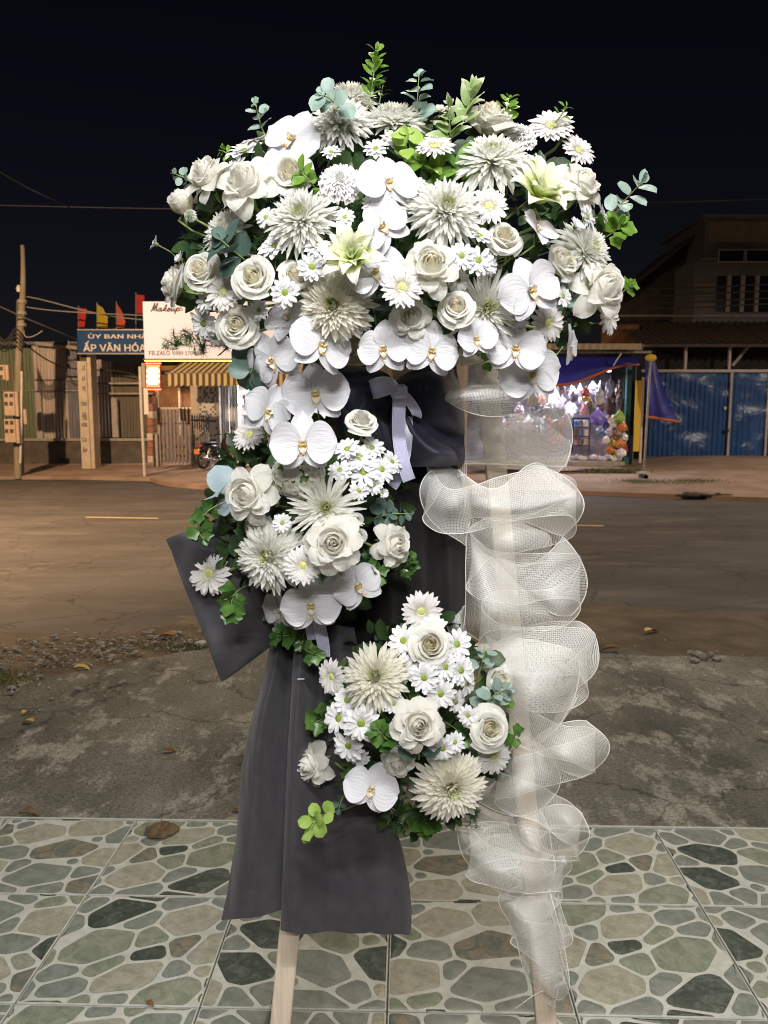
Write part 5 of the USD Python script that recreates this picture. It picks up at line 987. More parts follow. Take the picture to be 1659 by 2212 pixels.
# ------------------------------------------------------------------ the unseen lamps themselves, with canopy and back wall
def battens():
    for i, (x, y, z) in enumerate(UNSEEN_TUBES):
        t = thing('batten_lamp', ['unseen tube lamp above the camera lighting the flowers', 'unseen tube lamp behind the camera, frontal fill for the flowers'][i], 'lamp', loc=(x, y, z))
        part('housing', bevbox(-.62, .62, -.035, .035, .018, .07, .006), 'salon_white', t); part('tube', mv(lathe([(0, -.6), (.013, -.6), (.013, .6), (0, .6)], 10), roty(PI / 2)), 'lamp_white', t, smooth=40)
        rect_light(t + '/light', (0, 0, -.018), 1.0, .04, KEY * (1, 1.25)[i], (1.0, .99, .965), (42, 30)[i])  # rear tube is the stronger, as fill from the front
    t = thing('shop_canopy', 'unseen flat canopy above the camera, white to bounce lamp light', 'canopy'); part('slab', box(-4, 4, -4, .5, 3.125, 3.28), 'salon_white', t); 
    for x in (-3.9, 3.9): part('post', box(x - .06, x + .06, .3, .42, 0, 3.12), 'post_grey', t)
    part('back_wall', box(-4, 4, -4.2, -4.01, 0, 3.28), 'salon_white', t)  # canopy and back wall are out of view, white to bounce fill light
battens()
mat('sodium_lens', (1, .6, .25), .5, emit=(1, .45, .12), estr=20.)
for (p, e), lab, base, col in zip(UNSEEN_STREET_LAMPS, ('unseen sodium street lamp lighting the road on the left', 'unseen pale street lamp lighting the house and shutters on the right', 'unseen warm white street lamp lighting the concrete and near verge'), ((-9.6, 9.2), (16.6, 14.2), (3.7, 4.9)), ((1, .64, .36), (1, .80, .62), (1, .87, .68))):
    t = thing('street_lamp', lab, 'street lamp', loc=(base[0], base[1], -.25)); H = p[2] + .25; dx, dy = p[0] - base[0], p[1] - base[1]
    part('pole', tube([[0, 0, 0], [0, 0, H * .5], [0, 0, H - .3], [dx * .5, dy * .5, H + .3], [dx, dy, H + .22]], [.09, .08, .07, .04, .035], 8, 24), 'pole_concrete', t, smooth=True)
    part('head', ell((dx, dy, H + .17), (.32, .14, .09) if abs(dx) > abs(dy) else (.14, .32, .09)), 'post_grey', t, smooth=True); part('lens', ell((dx, dy, H + .10), (.2, .09, .05) if abs(dx) > abs(dy) else (.09, .2, .05)), 'sodium_lens', t, smooth=True)
    l = UsdLux.SphereLight.Define(stage, t + '/light'); l.AddTranslateOp().Set(Gf.Vec3d(dx, dy, H - .05)); l.CreateRadiusAttr(.12); l.CreateNormalizeAttr(True); l.CreateIntensityAttr(e)
    sh = UsdLux.ShapingAPI.Apply(l.GetPrim()); sh.CreateShapingConeAngleAttr({-9.6: 78., 16.6: 89., 3.7: 66.}[base[0]]); sh.CreateShapingConeSoftnessAttr(.6)
    l.AddRotateXOp().Set(27.0 if p[0] < 0 else 0.); l.CreateColorAttr(Gf.Vec3f(*col))
# ------------------------------------------------------------------ the easel, its drapes, ribbons and foam
eas = thing('wooden_easel', 'pale wooden easel stand carrying the flower arrangements', 'easel', (0, 0, 0))
def ext(a, b, z0):
    q = (z0 - b[2]) / (b[2] - a[2]); return b + (b - a) * q
LT, LB = at(757, 700, 1.52), at(632, 1950, 1.415)
RT, RB = at(1043, 700, 1.52), at(1165, 2050, 1.41)
for a, b in ((LT, LB), (RT, RB)):
    part('leg', rod(a, ext(a, b, 0.0), .040, .022, .002), 'pale_wood', eas)
part('rear_leg', rod(at(860, 640, 1.56), np.array([(622 - 829.5) * pxm(2080, 2.05), 2.05, 0.0]), .036, .022, .002), 'pale_wood', eas)
for (xa, xb, y, Y, h) in ((690, 1100, 778, 1.50, .040), (668, 1120, 1405, 1.462, .036), (735, 1065, 560, 1.52, .036)):
    part('crossbar', rod(at(xa, y, Y), at(xb, y, Y), .018, h, .002), 'pale_wood', eas)
part('upright', rod(at(868, 560, 1.535), at(868, 1405, 1.478), .036, .018, .002), 'pale_wood', eas)
for c, (x, y, Y, w, h, lab) in {'T': (850, 600, 1.455, 400, 240, 'green floral foam block behind the top arrangement'), 'M': (680, 1110, 1.425, 150, 240, 'green floral foam block behind the middle arrangement'), 'L': (895, 1570, 1.41, 160, 230, 'green floral foam block behind the lower arrangement')}.items():
    a, b = at(x - w / 2, y - h / 2, Y), at(x + w / 2, y + h / 2, Y)
    fo = thing('floral_foam', lab, 'floral foam', ((a[0] + b[0]) / 2, Y, b[2]))
    part('foam_block', bevbox(a[0] - (a[0] + b[0]) / 2, b[0] - (a[0] + b[0]) / 2, -.035, .03, 0, a[2] - b[2], .012), 'foam_green', fo)

def rowpts(rows, Y0):
    return [[at(x, y, Y0 + dy) for (x, y, dy) in r] for r in rows]
def cloth(name, label, rows, Y0, m=None, nu=40, nv=30, wr=.006, ws=9, seed=0, cat='cloth drape', th=.0012):
    m = m or ('shaded_drape_cloth' if name == 'cloth_drape' else 'black_cloth')
    P, f, uv = loft(rowpts(rows, Y0), nu * 2, nv * 2, wr, ws, seed, (.5, 1, .15), 1.)
    single(name, (P.reshape(-1, 3), f), m, label, cat, smooth=True, uv=uv)
cloth('cloth_drape', 'black cloth drape hanging between the bow and the lower arrangement', [
    [(688, 1000, .02), (740, 1000, .0), (800, 1000, .02), (850, 1000, -.01), (905, 1000, .02), (955, 1000, -.01), (1000, 1000, .02)],
    [(684, 1130, .02), (740, 1130, -.01), (800, 1130, .02), (850, 1130, -.02), (910, 1130, .02), (955, 1130, -.02), (1004, 1130, .02)],
    [(676, 1280, .02), (740, 1280, -.02), (800, 1280, .02), (852, 1280, -.025), (915, 1280, .02), (960, 1280, -.02), (1008, 1280, .02)],
    [(668, 1470, .02), (740, 1470, -.02), (800, 1470, .02), (856, 1470, -.03), (922, 1470, .02), (968, 1470, -.02), (1014, 1470, .02)]], 1.415, seed=1, nv=50)
cloth('cloth_flap', 'stiff black cloth flap jutting out at the left of the middle arrangement', [
    [(368, 1178, .0), (430, 1140, .01), (520, 1100, .03), (640, 1090, .05)],
    [(372, 1200, -.005), (440, 1195, -.01), (540, 1190, .015), (645, 1180, .04)],
    [(425, 1330, .0), (480, 1320, .012), (560, 1300, -.01), (650, 1275, .03)],
    [(464, 1440, .01), (520, 1405, .0), (590, 1365, .015), (660, 1330, .04)],
    [(484, 1468, .015), (530, 1438, .01), (595, 1390, .02), (665, 1345, .045)]], 1.345, seed=2, wr=.005, ws=7)
cloth('cloth_tail', 'long black cloth tail hanging at the left to just above the floor', [
    [(588, 1352, .02), (610, 1345, -.01), (630, 1345, .02), (655, 1350, .0)],
    [(565, 1480, .03), (590, 1480, -.01), (615, 1480, .025), (650, 1480, .0)],
    [(530, 1620, .035), (562, 1620, -.02), (598, 1620, .02), (645, 1620, .01)],
    [(510, 1790, .03), (545, 1790, -.03), (585, 1790, .0), (632, 1790, .02)],
    [(478, 1988, .02), (530, 1982, -.035), (575, 1972, -.01), (624, 1958, .02)]], 1.345, seed=3, wr=.005)
cloth('cloth_tail', 'wide black cloth tail hanging in the middle, square at its bottom hem', [
    [(636, 1350, .01), (662, 1345, -.015), (690, 1345, .015), (720, 1348, -.01), (765, 1355, .02)],
    [(628, 1500, .0), (655, 1500, -.025), (690, 1500, .015), (730, 1500, -.01), (790, 1500, .025)],
    [(618, 1680, -.01), (650, 1680, -.03), (700, 1680, .01), (760, 1680, -.01), (825, 1680, .02)],
    [(611, 1850, -.02), (655, 1850, -.03), (715, 1850, .005), (790, 1850, -.02), (872, 1850, .01)],
    [(608, 2007, -.02), (660, 2015, -.035), (725, 2012, .0), (805, 2015, -.025), (888, 2018, .0)]], 1.335, seed=4, wr=.005, nv=40)
bow = thing('cloth_bow', 'large dark navy cloth bow under the top arrangement', 'bow', (0, 0, 0))
def bowp(rows, Y0, seed, m='navy_cloth'):
    P, f, uv = loft(rowpts(rows, Y0), 60, 50, .013, 11, seed, crease=1.); part('loop', (P.reshape(-1, 3), f), m, bow, smooth=True, uv=uv)
bowp([[(700, 775, .05), (760, 790, .03), (820, 800, .03), (850, 830, .02)], [(700, 830, .0), (760, 830, -.05), (820, 835, -.02), (852, 842, .01)], [(704, 900, .0), (760, 895, -.055), (815, 880, -.03), (852, 855, .01)], [(720, 960, .05), (770, 940, .01), (820, 900, .02), (850, 868, .02)]], 1.385, 5)
bowp([[(848, 832, .02), (890, 800, .02), (940, 788, .02), (985, 800, .05)], [(850, 842, .01), (895, 835, -.035), (950, 840, -.06), (998, 860, .01)], [(850, 852, .01), (888, 880, -.03), (950, 900, -.06), (1003, 910, .0)], [(850, 868, .02), (880, 900, .0), (940, 935, .0), (1003, 960, .04)]], 1.385, 6)
bowp([[(852, 850, .0), (880, 875, -.01), (920, 905, -.01), (1000, 930, .03)], [(845, 890, .0), (880, 920, -.035), (930, 945, -.02), (1003, 960, .02)], [(835, 950, .01), (880, 965, -.02), (935, 975, -.04), (1004, 985, .01)], [(815, 1005, .03), (880, 1008, .0), (940, 1008, .0), (1002, 1004, .03)]], 1.365, 7)
bowp([[(800, 850, .03), (820, 850, .0), (840, 850, .02), (852, 850, .01)], [(790, 900, .03), (815, 905, -.02), (840, 910, .02), (870, 905, .02)], [(812, 960, .03), (835, 965, -.02), (858, 965, .02), (885, 960, .02)], [(822, 1010, .03), (845, 1012, .0), (868, 1012, .03), (890, 1010, .02)]], 1.365, 8)
# satin bows
def ribbon(name, pts, Y0, wpx, par, n=40, tw=0.0):
    C = spline([at(x, y, Y0 + dy) for x, y, dy in pts], n); t = np.gradient(C, axis=0); t /= np.linalg.norm(t, axis=1, keepdims=True)
    a = np.linspace(0, tw, n)[:, None]; nrm = np.cross(t, [0, 1.0, 0]); nrm /= np.linalg.norm(nrm, axis=1, keepdims=True) + 1e-9
    b = np.cross(t, nrm); w = nrm * np.cos(a) + b * np.sin(a); h = wpx * pxm(1000, Y0) / 2
    V = np.stack([C - w * h, C - w * h * .9, C + w * h * .9, C + w * h], 1)
    p = part(name, (V[:, 1:3].reshape(-1, 3), gfaces(n - 1, 1)), 'satin_ribbon', par, smooth=True)
    for k in (0, 3): part('hem', tube(V[:, k], .0008, 5), 'ribbon_hem', p, smooth=True)
sb = thing('satin_bow', 'silver lilac satin bow tied on the dark cloth bow', 'ribbon bow', (0, 0, 0))
P, f, uv = loft(rowpts([[(864, 840, .0), (868, 853, .0)], [(834, 814, -.025), (846, 850, -.035)], [(803, 820, -.02), (813, 860, -.03)], [(801, 826, .0), (811, 856, .0)], [(836, 828, .012), (846, 850, .008)], [(864, 842, .0), (867, 851, .0)]], 1.315), 40, 8, .002, 20, 3)
lp_ = part('loop', (P.reshape(-1, 3), f), 'satin_ribbon', sb, smooth=True, uv=uv)
for k in (0, -1): part('hem', tube(P[:, k], .0008, 5), 'ribbon_hem', lp_, smooth=True)
ribbon('tail', [(858, 846, .0), (862, 880, -.01), (861, 930, -.01), (868, 985, -.012), (884, 1038, -.005)], 1.31, 26, sb)
ribbon('tail', [(864, 848, .0), (880, 862, -.012), (896, 884, -.01), (900, 900, .0)], 1.315, 19, sb)
ribbon('tail', [(880, 900, .01), (878, 960, .0), (868, 1010, .0), (846, 1052, .0)], 1.325, 22, sb)
part('knot', bevbox(-.014, .014, -.010, .012, -.012, .012, .005) if 0 else mv(bevbox(-.014, .014, -.010, .012, -.012, .012, .005), None, at(862, 846, 1.302)), 'satin_ribbon', sb)
s2 = thing('satin_ribbon', 'silver lilac satin ribbon ends hanging under the middle arrangement', 'ribbon', (0, 0, 0))
ribbon('tail', [(688, 1325, .0), (690, 1350, -.006), (697, 1385, -.004), (700, 1418, .0)], 1.295, 25, s2)
ribbon('tail', [(668, 1325, .0), (670, 1350, -.004), (674, 1382, .0)], 1.30, 20, s2)
s3 = at(650, 1467, 1.295); single('staple', rod(s3 + [-.006, 0, 0], s3 + [.006, 0, .0005], .0012, .001), 'ribbon_hem', 'tiny steel staple in the dark cloth tail', 'staple')

# the white mesh ribbon: ruffles of an open net, each with its stiff woven edge
def net_mat(name, n_u, n_v, col, cover=.46):
    usdkit.material(stage, '/World/Looks/' + name, {
        'tc': ('texture_coordinate', {}), 'sx': ('separate_xyz', {}),
        'mu': ('math', {'math_type': 'multiply', 'value2': float(n_u)}), 'mv': ('math', {'math_type': 'multiply', 'value2': float(n_v)}),
        'fu': ('math', {'math_type': 'fraction'}), 'fv': ('math', {'math_type': 'fraction'}),
        'lu': ('math', {'math_type': 'less_than', 'value2': cover * .52}), 'lv': ('math', {'math_type': 'less_than', 'value2': cover * .52}),
        'mx': ('math', {'math_type': 'maximum'}),
        'p': ('principled_bsdf', {'base_color': col, 'roughness': .45, 'specular_ior_level': .5}), 'tl': ('translucent_bsdf', {'color': col}), 'mm': ('mix_closure', {'fac': .18}),
        'tr': ('transparent_bsdf', {}), 'mc': ('mix_closure', {})},
        [('tc.UV', 'sx.vector'), ('sx.x', 'mu.value1'), ('sx.y', 'mv.value1'), ('mu.value', 'fu.value1'), ('mv.value', 'fv.value1'), ('fu.value', 'lu.value1'), ('fv.value', 'lv.value1'), ('lu.value', 'mx.value1'), ('lv.value', 'mx.value2'),
         ('p.BSDF', 'mm.closure1'), ('tl.BSDF', 'mm.closure2'), ('mx.value', 'mc.fac'), ('tr.BSDF', 'mc.closure1'), ('mm.closure', 'mc.closure2')], surface='mc.closure')
NETC = (.90, .90, .88)
net = thing('mesh_ribbon', 'white open mesh ribbon ruffled down the right side of the easel', 'mesh ribbon', (0, 0, 0))
mat('net_edge', (.82, .81, .78), .45)
made = set()
CELL = .0026
def ruffle(rows, Y0=1.38, nu=36, nv=36, edges='tblr', seed=0, wr=.010, back=False):
    if back: ruffle([[(x, y, .022 - .8 * d) for x, y, d in r] for r in rows], Y0, nu, nv, '', seed + 50, wr, False)
    R = rowpts([[(x, y, 1.5 * d) for x, y, d in r] for r in rows], Y0 + .01)
    P, f, uv = loft(R, nu, nv, wr, 10, seed)
    lu = np.linalg.norm(np.diff(P, axis=0), axis=2).sum(0).mean(); lv = np.linalg.norm(np.diff(P, axis=1), axis=2).sum(1).mean()
    a, b = max(8, int(lu / CELL)), max(8, int(lv / CELL)); key = f'net_{a}_{b}'
    if key not in made: made.add(key); net_mat('net_weave_%d' % len(made), a, b, NETC); made_ix[key] = 'net_weave_%d' % len(made)
    pr = part('ruffle', (P.reshape(-1, 3), f), made_ix[key], net, smooth=True, uv=uv)
    E = {'t': P[0], 'b': P[-1], 'l': P[:, 0], 'r': P[:, -1]}
    for e in edges: part('edge', tube(E[e], .0008, 5), 'net_edge', pr, smooth=True)
made_ix = {}
# neck and first flare
ruffle([[(996, 745, .0), (1020, 745, -.012), (1045, 745, -.012), (1066, 748, .0)], [(993, 790, .0), (1018, 792, -.02), (1046, 794, -.02), (1068, 796, .0)], [(990, 820, .0), (1022, 828, -.035), (1060, 826, -.035), (1100, 822, .0)], [(961, 852, .01), (1005, 846, -.07), (1075, 845, -.07), (1125, 848, .0)], [(966, 866, .0), (1010, 890, -.055), (1062, 900, -.055), (1118, 894, .0)]], 1.33, edges='lrb')
# big translucent disc on the right
ruffle([[(1058, 795, .02), (1100, 806, .0), (1150, 822, .0), (1188, 842, .02)], [(1030, 850, .0), (1095, 850, -.05), (1165, 855, -.05), (1222, 885, .01)], [(1008, 910, .0), (1080, 910, -.07), (1160, 915, -.06), (1236, 930, .02)], [(1000, 960, .0), (1075, 960, -.05), (1155, 965, -.04), (1235, 965, .02)], [(994, 1002, .01), (1070, 1003, .0), (1150, 1006, .0), (1224, 1008, .02)]], 1.40, edges='rb', seed=1, back=False)
ruffle([[(1120, 890, .03), (1160, 900, .02), (1200, 930, .02), (1230, 950, .02)], [(1090, 930, .03), (1140, 950, .0), (1190, 970, .0), (1232, 980, .02)], [(1040, 985, .03), (1105, 985, -.01), (1170, 1000, .0), (1222, 1002, .02)], [(995, 1003, .03), (1070, 1010, .02), (1140, 1018, .02), (1205, 1022, .02)]], 1.43, edges='r', seed=2, back=False)
# the wide lens shaped ruffle
ruffle([[(992, 1004, .03), (950, 1006, .01), (918, 1030, .0), (907, 1066, .0)], [(1002, 1030, .02), (970, 1045, -.03), (940, 1070, -.03), (916, 1100, .0)], [(1012, 1058, .0), (990, 1085, -.05), (960, 1110, -.035), (940, 1134, .0)], [(1018, 1100, .02), (1000, 1115, -.02), (985, 1135, -.01), (975, 1158, .0)], [(1015, 1130, .04), (1010, 1145, .02), (1007, 1160, .01), (1005, 1178, .01)]], 1.36, edges='tbr', seed=3)
ruffle([[(990, 1015, .0), (1040, 1050, -.03), (1085, 1050, -.035), (1130, 1012, -.01), (1180, 1008, .02)], [(1000, 1060, -.01), (1045, 1075, -.06), (1095, 1075, -.06), (1150, 1060, -.03), (1215, 1040, .01)], [(1005, 1095, -.01), (1050, 1100, -.07), (1105, 1100, -.07), (1165, 1085, -.05), (1245, 1065, .0)], [(1015, 1120, .01), (1055, 1120, -.04), (1110, 1122, -.04), (1160, 1108, -.04), (1215, 1084, -.02)]], 1.35, edges='tb', seed=4)
ruffle([[(1130, 1010, .03), (1175, 1010, .02), (1225, 1035, .02), (1258, 1075, .01)], [(1135, 1060, .03), (1180, 1062, -.01), (1225, 1075, -.03), (1261, 1095, .0)], [(1128, 1100, .03), (1170, 1105, .0), (1212, 1112, -.02), (1250, 1122, .0)], [(1122, 1122, .03), (1155, 1135, .02), (1185, 1148, .01), (1216, 1158, .01)]], 1.375, edges='tbr', seed=5)
# the band that drops from it
ruffle([[(1016, 1140, .02), (1050, 1128, .0), (1090, 1126, -.03), (1122, 1120, -.02)], [(1022, 1160, .01), (1060, 1155, -.03), (1110, 1152, -.05), (1160, 1142, -.02)], [(1036, 1182, .01), (1075, 1188, -.04), (1130, 1182, -.05), (1190, 1160, -.01)], [(1060, 1196, .02), (1100, 1212, -.01), (1140, 1218, -.02), (1182, 1215, .0), (1212, 1162, .01)][:4]], 1.36, edges='tb', seed=6)
# the large sheet below
ruffle([[(1012, 1132, .03), (1020, 1150, .02), (1040, 1185, .0), (1062, 1200, .0)], [(1006, 1210, .0), (1035, 1215, -.035), (1070, 1235, -.03), (1110, 1250, .0)], [(1006, 1280, .0), (1045, 1275, -.06), (1095, 1285, -.05), (1150, 1290, .0)], [(1003, 1345, .0), (1050, 1330, -.07), (1115, 1325, -.06), (1185, 1325, .0)], [(1001, 1362, .01), (1050, 1378, -.04), (1110, 1366, -.04), (1190, 1345, .02)], [(1040, 1388, .03), (1060, 1392, .0), (1075, 1388, .0), (1090, 1378, .02)]], 1.36, edges='lb', seed=7, nu=48)
ruffle([[(1110, 1216, .02), (1150, 1218, .01), (1190, 1190, .01), (1216, 1160, .01)], [(1060, 1205, .03), (1130, 1235, -.01), (1195, 1225, -.02), (1252, 1205, .01)], [(1075, 1240, .03), (1140, 1270, -.02), (1200, 1265, -.04), (1268, 1255, .01)], [(1105, 1262, .03), (1160, 1290, -.03), (1210, 1300, -.045), (1258, 1300, .0)], [(1150, 1290, .02), (1185, 1320, -.03), (1210, 1330, -.03), (1232, 1330, .0)]], 1.375, edges='tbr', seed=8)
ruffle([[(1004, 1308, .03), (990, 1318, .02), (975, 1330, .01), (962, 1342, .01)], [(1004, 1340, .03), (994, 1350, .0), (982, 1358, .0), (970, 1364, .01)], [(1012, 1372, .03), (1004, 1376, .02), (994, 1380, .02), (985, 1383, .02)]], 1.36, edges='tbr', nu=14, nv=14)
# the heart shaped ruffle
ruffle([[(1092, 1372, .04), (1120, 1362, .02), (1160, 1348, .02), (1200, 1342, .03), (1250, 1342, .03)], [(1080, 1385, .03), (1120, 1400, .03), (1170, 1400, .02), (1220, 1390, .02), (1282, 1368, .02)], [(1078, 1400, .02), (1115, 1440, -.01), (1165, 1430, .0), (1225, 1425, .01), (1293, 1405, .01)], [(1090, 1430, .02), (1130, 1470, -.02), (1180, 1470, -.01), (1225, 1465, .0), (1288, 1445, .01)], [(1140, 1480, .02), (1165, 1500, .0), (1195, 1505, .0), (1220, 1500, .0), (1250, 1484, .01)]], 1.385, edges='tr', seed=9)
ruffle([[(1050, 1372, .02), (1070, 1384, .01), (1088, 1388, .0), (1096, 1376, .0)], [(1062, 1410, .01), (1100, 1430, -.03), (1150, 1405, -.03), (1228, 1402, -.01)], [(1074, 1455, .0), (1120, 1465, -.06), (1180, 1450, -.06), (1252, 1435, .0)], [(1088, 1510, .0), (1130, 1515, -.075), (1185, 1505, -.07), (1246, 1488, .0)], [(1120, 1560, .0), (1150, 1565, -.05), (1185, 1560, -.05), (1222, 1545, .0)], [(1150, 1594, .01), (1160, 1602, -.02), (1168, 1604, -.02), (1178, 1596, .01)]], 1.345, edges='lrb', seed=10, nu=46)
ruffle([[(1238, 1485, .03), (1243, 1500, .02), (1246, 1510, .02), (1248, 1500, .03)], [(1200, 1550, .03), (1215, 1545, .02), (1225, 1545, .02), (1232, 1535, .03)], [(1165, 1605, .03), (1175, 1600, .02), (1185, 1592, .02), (1200, 1580, .03)]], 1.36, edges='r', nu=14, nv=8)
# pocket to the right
ruffle([[(1150, 1605, .02), (1180, 1580, .01), (1222, 1562, .0), (1266, 1556, .01)], [(1155, 1625, .01), (1190, 1610, -.04), (1235, 1590, -.04), (1296, 1580, .0)], [(1170, 1640, .0), (1205, 1635, -.06), (1250, 1628, -.055), (1317, 1612, .0)], [(1190, 1652, .01), (1222, 1655, -.04), (1260, 1655, -.04), (1300, 1652, .0)], [(1208, 1664, .02), (1225, 1670, .0), (1240, 1676, .0), (1257, 1682, .01)]], 1.37, edges='tbr', seed=12)
# body beside the bottom chrysanthemum
ruffle([[(1140, 1592, .02), (1150, 1598, .0), (1165, 1606, .0), (1180, 1618, .02)], [(1098, 1630, .02), (1125, 1640, -.03), (1165, 1650, -.03), (1206, 1662, .01)], [(1085, 1670, .01), (1118, 1685, -.06), (1165, 1690, -.055), (1210, 1690, .01)], [(1045, 1710, .02), (1095, 1725, -.05), (1150, 1728, -.05), (1200, 1715, .01)], [(1024, 1728, .03), (1075, 1754, .0), (1120, 1762, .0), (1172, 1744, .02)]], 1.355, edges='lrb', seed=13)
# right loop
ruffle([[(1162, 1752, .03), (1190, 1740, .01), (1225, 1738, .01), (1256, 1756, .01)], [(1172, 1775, .03), (1200, 1768, -.02), (1235, 1768, -.03), (1272, 1790, .0)], [(1184, 1802, .03), (1210, 1800, -.02), (1240, 1805, -.03), (1272, 1812, .0)], [(1190, 1832, .03), (1210, 1838, .0), (1230, 1842, .0), (1256, 1838, .01)], [(1196, 1852, .03), (1206, 1852, .02), (1218, 1850, .02), (1232, 1848, .02)]], 1.365, edges='tbr', seed=14)
ruffle([[(1100, 1758, .02), (1125, 1762, .0), (1150, 1760, .0), (1168, 1750, .02)], [(1106, 1800, .02), (1130, 1806, -.03), (1160, 1804, -.03), (1185, 1790, .01)], [(1130, 1838, .02), (1150, 1842, -.03), (1172, 1840, -.03), (1192, 1834, .01)]], 1.36, edges='r', seed=15, nu=20, nv=20)
# bowl
ruffle([[(985, 1780, .02), (1040, 1785, .03), (1085, 1784, .02), (1130, 1815, .0), (1196, 1846, .02)], [(990, 1815, .01), (1040, 1830, -.04), (1090, 1838, -.05), (1140, 1850, -.05), (1198, 1858, .01)], [(1002, 1852, .0), (1050, 1872, -.07), (1095, 1882, -.08), (1145, 1888, -.07), (1198, 1880, .0)], [(1036, 1896, .0), (1070, 1912, -.055), (1105, 1918, -.06), (1150, 1916, -.055), (1190, 1902, .0)], [(1082, 1928, .02), (1105, 1934, .0), (1130, 1936, .0), (1155, 1933, .0), (1178, 1916, .02)]], 1.365, edges='tblr', seed=16, nu=44)
ruffle([[(990, 1735, .03), (1030, 1735, .02), (1070, 1755, .02), (1108, 1760, .03)], [(1010, 1770, .03), (1045, 1760, .0), (1080, 1775, .0), (1115, 1790, .03)], [(1040, 1786, .03), (1060, 1786, .02), (1085, 1786, .02), (1120, 1808, .03)]], 1.37, edges='b', nu=16, nv=16)
ruffle([[(1190, 1850, .02), (1205, 1850, .0), (1220, 1848, .0), (1232, 1856, .02)], [(1194, 1885, .02), (1208, 1880, -.01), (1222, 1875, -.01), (1235, 1880, .02)], [(1186, 1920, .02), (1196, 1912, .0), (1208, 1902, .0), (1222, 1894, .02)], [(1190, 1950, .02), (1196, 1945, .01), (1200, 1935, .01), (1206, 1925, .02)]], 1.38, edges='r', nu=24, nv=12)
# tail over the leg
ruffle([[(1082, 1928, .02), (1110, 1934, -.01), (1150, 1936, -.01), (1188, 1922, .02)], [(1084, 1965, .0), (1115, 1972, -.045), (1155, 1975, -.045), (1200, 1970, .0)], [(1112, 2020, .0), (1140, 2028, -.05), (1175, 2030, -.05), (1216, 2030, .0)], [(1130, 2090, .0), (1155, 2100, -.05), (1185, 2102, -.05), (1228, 2100, .0)], [(1160, 2132, .01), (1180, 2142, -.03), (1200, 2148, -.03), (1228, 2140, .0)], [(1192, 2154, .02), (1202, 2160, .0), (1212, 2161, .0), (1220, 2154, .02)]], 1.345, edges='lrb', seed=17, nu=44)
ruffle([[(1120, 1935, .02), (1140, 1936, .0), (1160, 1936, .0), (1180, 1930, .02)], [(1100, 1990, .03), (1135, 1995, .0), (1165, 1995, .0), (1195, 1985, .03)], [(1125, 2050, .03), (1150, 2055, .0), (1185, 2060, .0), (1212, 2060, .03)], [(1150, 2110, .03), (1175, 2115, .0), (1195, 2115, .0), (1215, 2110, .03)]], 1.375, edges='lr', seed=18)
ruffle([[(1190, 1925, .03), (1198, 1935, .02), (1204, 1945, .02), (1206, 1930, .03)], [(1196, 1970, .03), (1206, 1975, .01), (1216, 1985, .01), (1222, 1990, .03)], [(1202, 2020, .03), (1212, 2025, .01), (1225, 2030, .01), (1236, 2022, .03)], [(1206, 2048, .03), (1215, 2048, .02), (1222, 2046, .02), (1230, 2040, .03)]], 1.385, edges='lrb', nu=20, nv=10)
# the continuous ribbon itself, wound to and fro down the leg behind the ruffles
W_ = [(1010, 1010, .03, 14), (925, 1060, .01, 50), (985, 1105, -.05, 50), (1120, 1070, -.05, 52), (1240, 1080, .0, 50), (1190, 1140, .04, 46), (1060, 1160, .03, 46), (1022, 1220, -.03, 50),
     (1120, 1250, -.055, 56), (1246, 1250, .0, 52), (1205, 1310, .04, 48), (1080, 1320, .03, 50), (1040, 1365, -.02, 44), (1140, 1410, -.06, 56), (1270, 1415, .0, 54), (1215, 1490, .04, 50), (1110, 1500, .02, 46), (1130, 1575, -.04, 46), (1280, 1618, .0, 44), (1210, 1650, .04, 44), (1080, 1690, .01, 44), (1120, 1725, -.05, 46), (1235, 1780, -.01, 40), (1220, 1830, .03, 38), (1060, 1815, .01, 46),
     (1030, 1860, -.03, 44), (1150, 1890, -.05, 42), (1215, 1900, .0, 36), (1150, 1960, .02, 42), (1110, 2010, -.02, 46), (1190, 2050, -.03, 48), (1200, 2115, .0, 40), (1200, 2150, .0, 20)]
C = spline([at(x, y, 1.375 + d) for x, y, d, h in W_], 520); hw_ = np.interp(np.linspace(0, 1, 520), np.linspace(0, 1, len(W_)), [h for *_, h in W_]) * pxm(1400, 1.38) * .92
t_ = np.gradient(C, axis=0); t_ /= np.linalg.norm(t_, axis=1, keepdims=True); up_ = np.array([.10, .25, 1.0]) + .35 * np.sin(np.arange(520)[:, None] * .13) * np.array([0, 1.0, 0]); up_ = up_ - t_ * (up_ * t_).sum(1, keepdims=True) * .55; up_ /= np.linalg.norm(up_, axis=1, keepdims=True)
vv = np.linspace(-1, 1, 15); P = C[:, None] + up_[:, None] * (hw_[:, None] * vv)[..., None]; P = P + (meshkit.fbm(P.reshape(-1, 3) * 12, 3, 5).reshape(P.shape[:2]) - .5)[..., None] * np.array([.01, .03, .01])
net_mat('net_weave_long', int(np.linalg.norm(np.diff(C, axis=0), axis=1).sum() / CELL), int(2 * hw_.mean() / CELL), NETC, .34)
pr = part('ribbon', (P.reshape(-1, 3), gfaces(519, 14)), 'net_weave_long', net, smooth=True, uv=np.stack(np.meshgrid(np.linspace(0, 1, 520), (vv + 1) / 2, indexing='ij'), -1).reshape(-1, 2))
for k in (0, -1): part('edge', tube(P[:, k], .0008, 5), 'net_edge', pr, smooth=True)
part('loose_thread', tube([at(1175, 2140, 1.33), at(1150, 2152, 1.33), at(1128, 2168, 1.335), at(1114, 2178, 1.34)], .0006, 4, 10), 'net_edge', net)
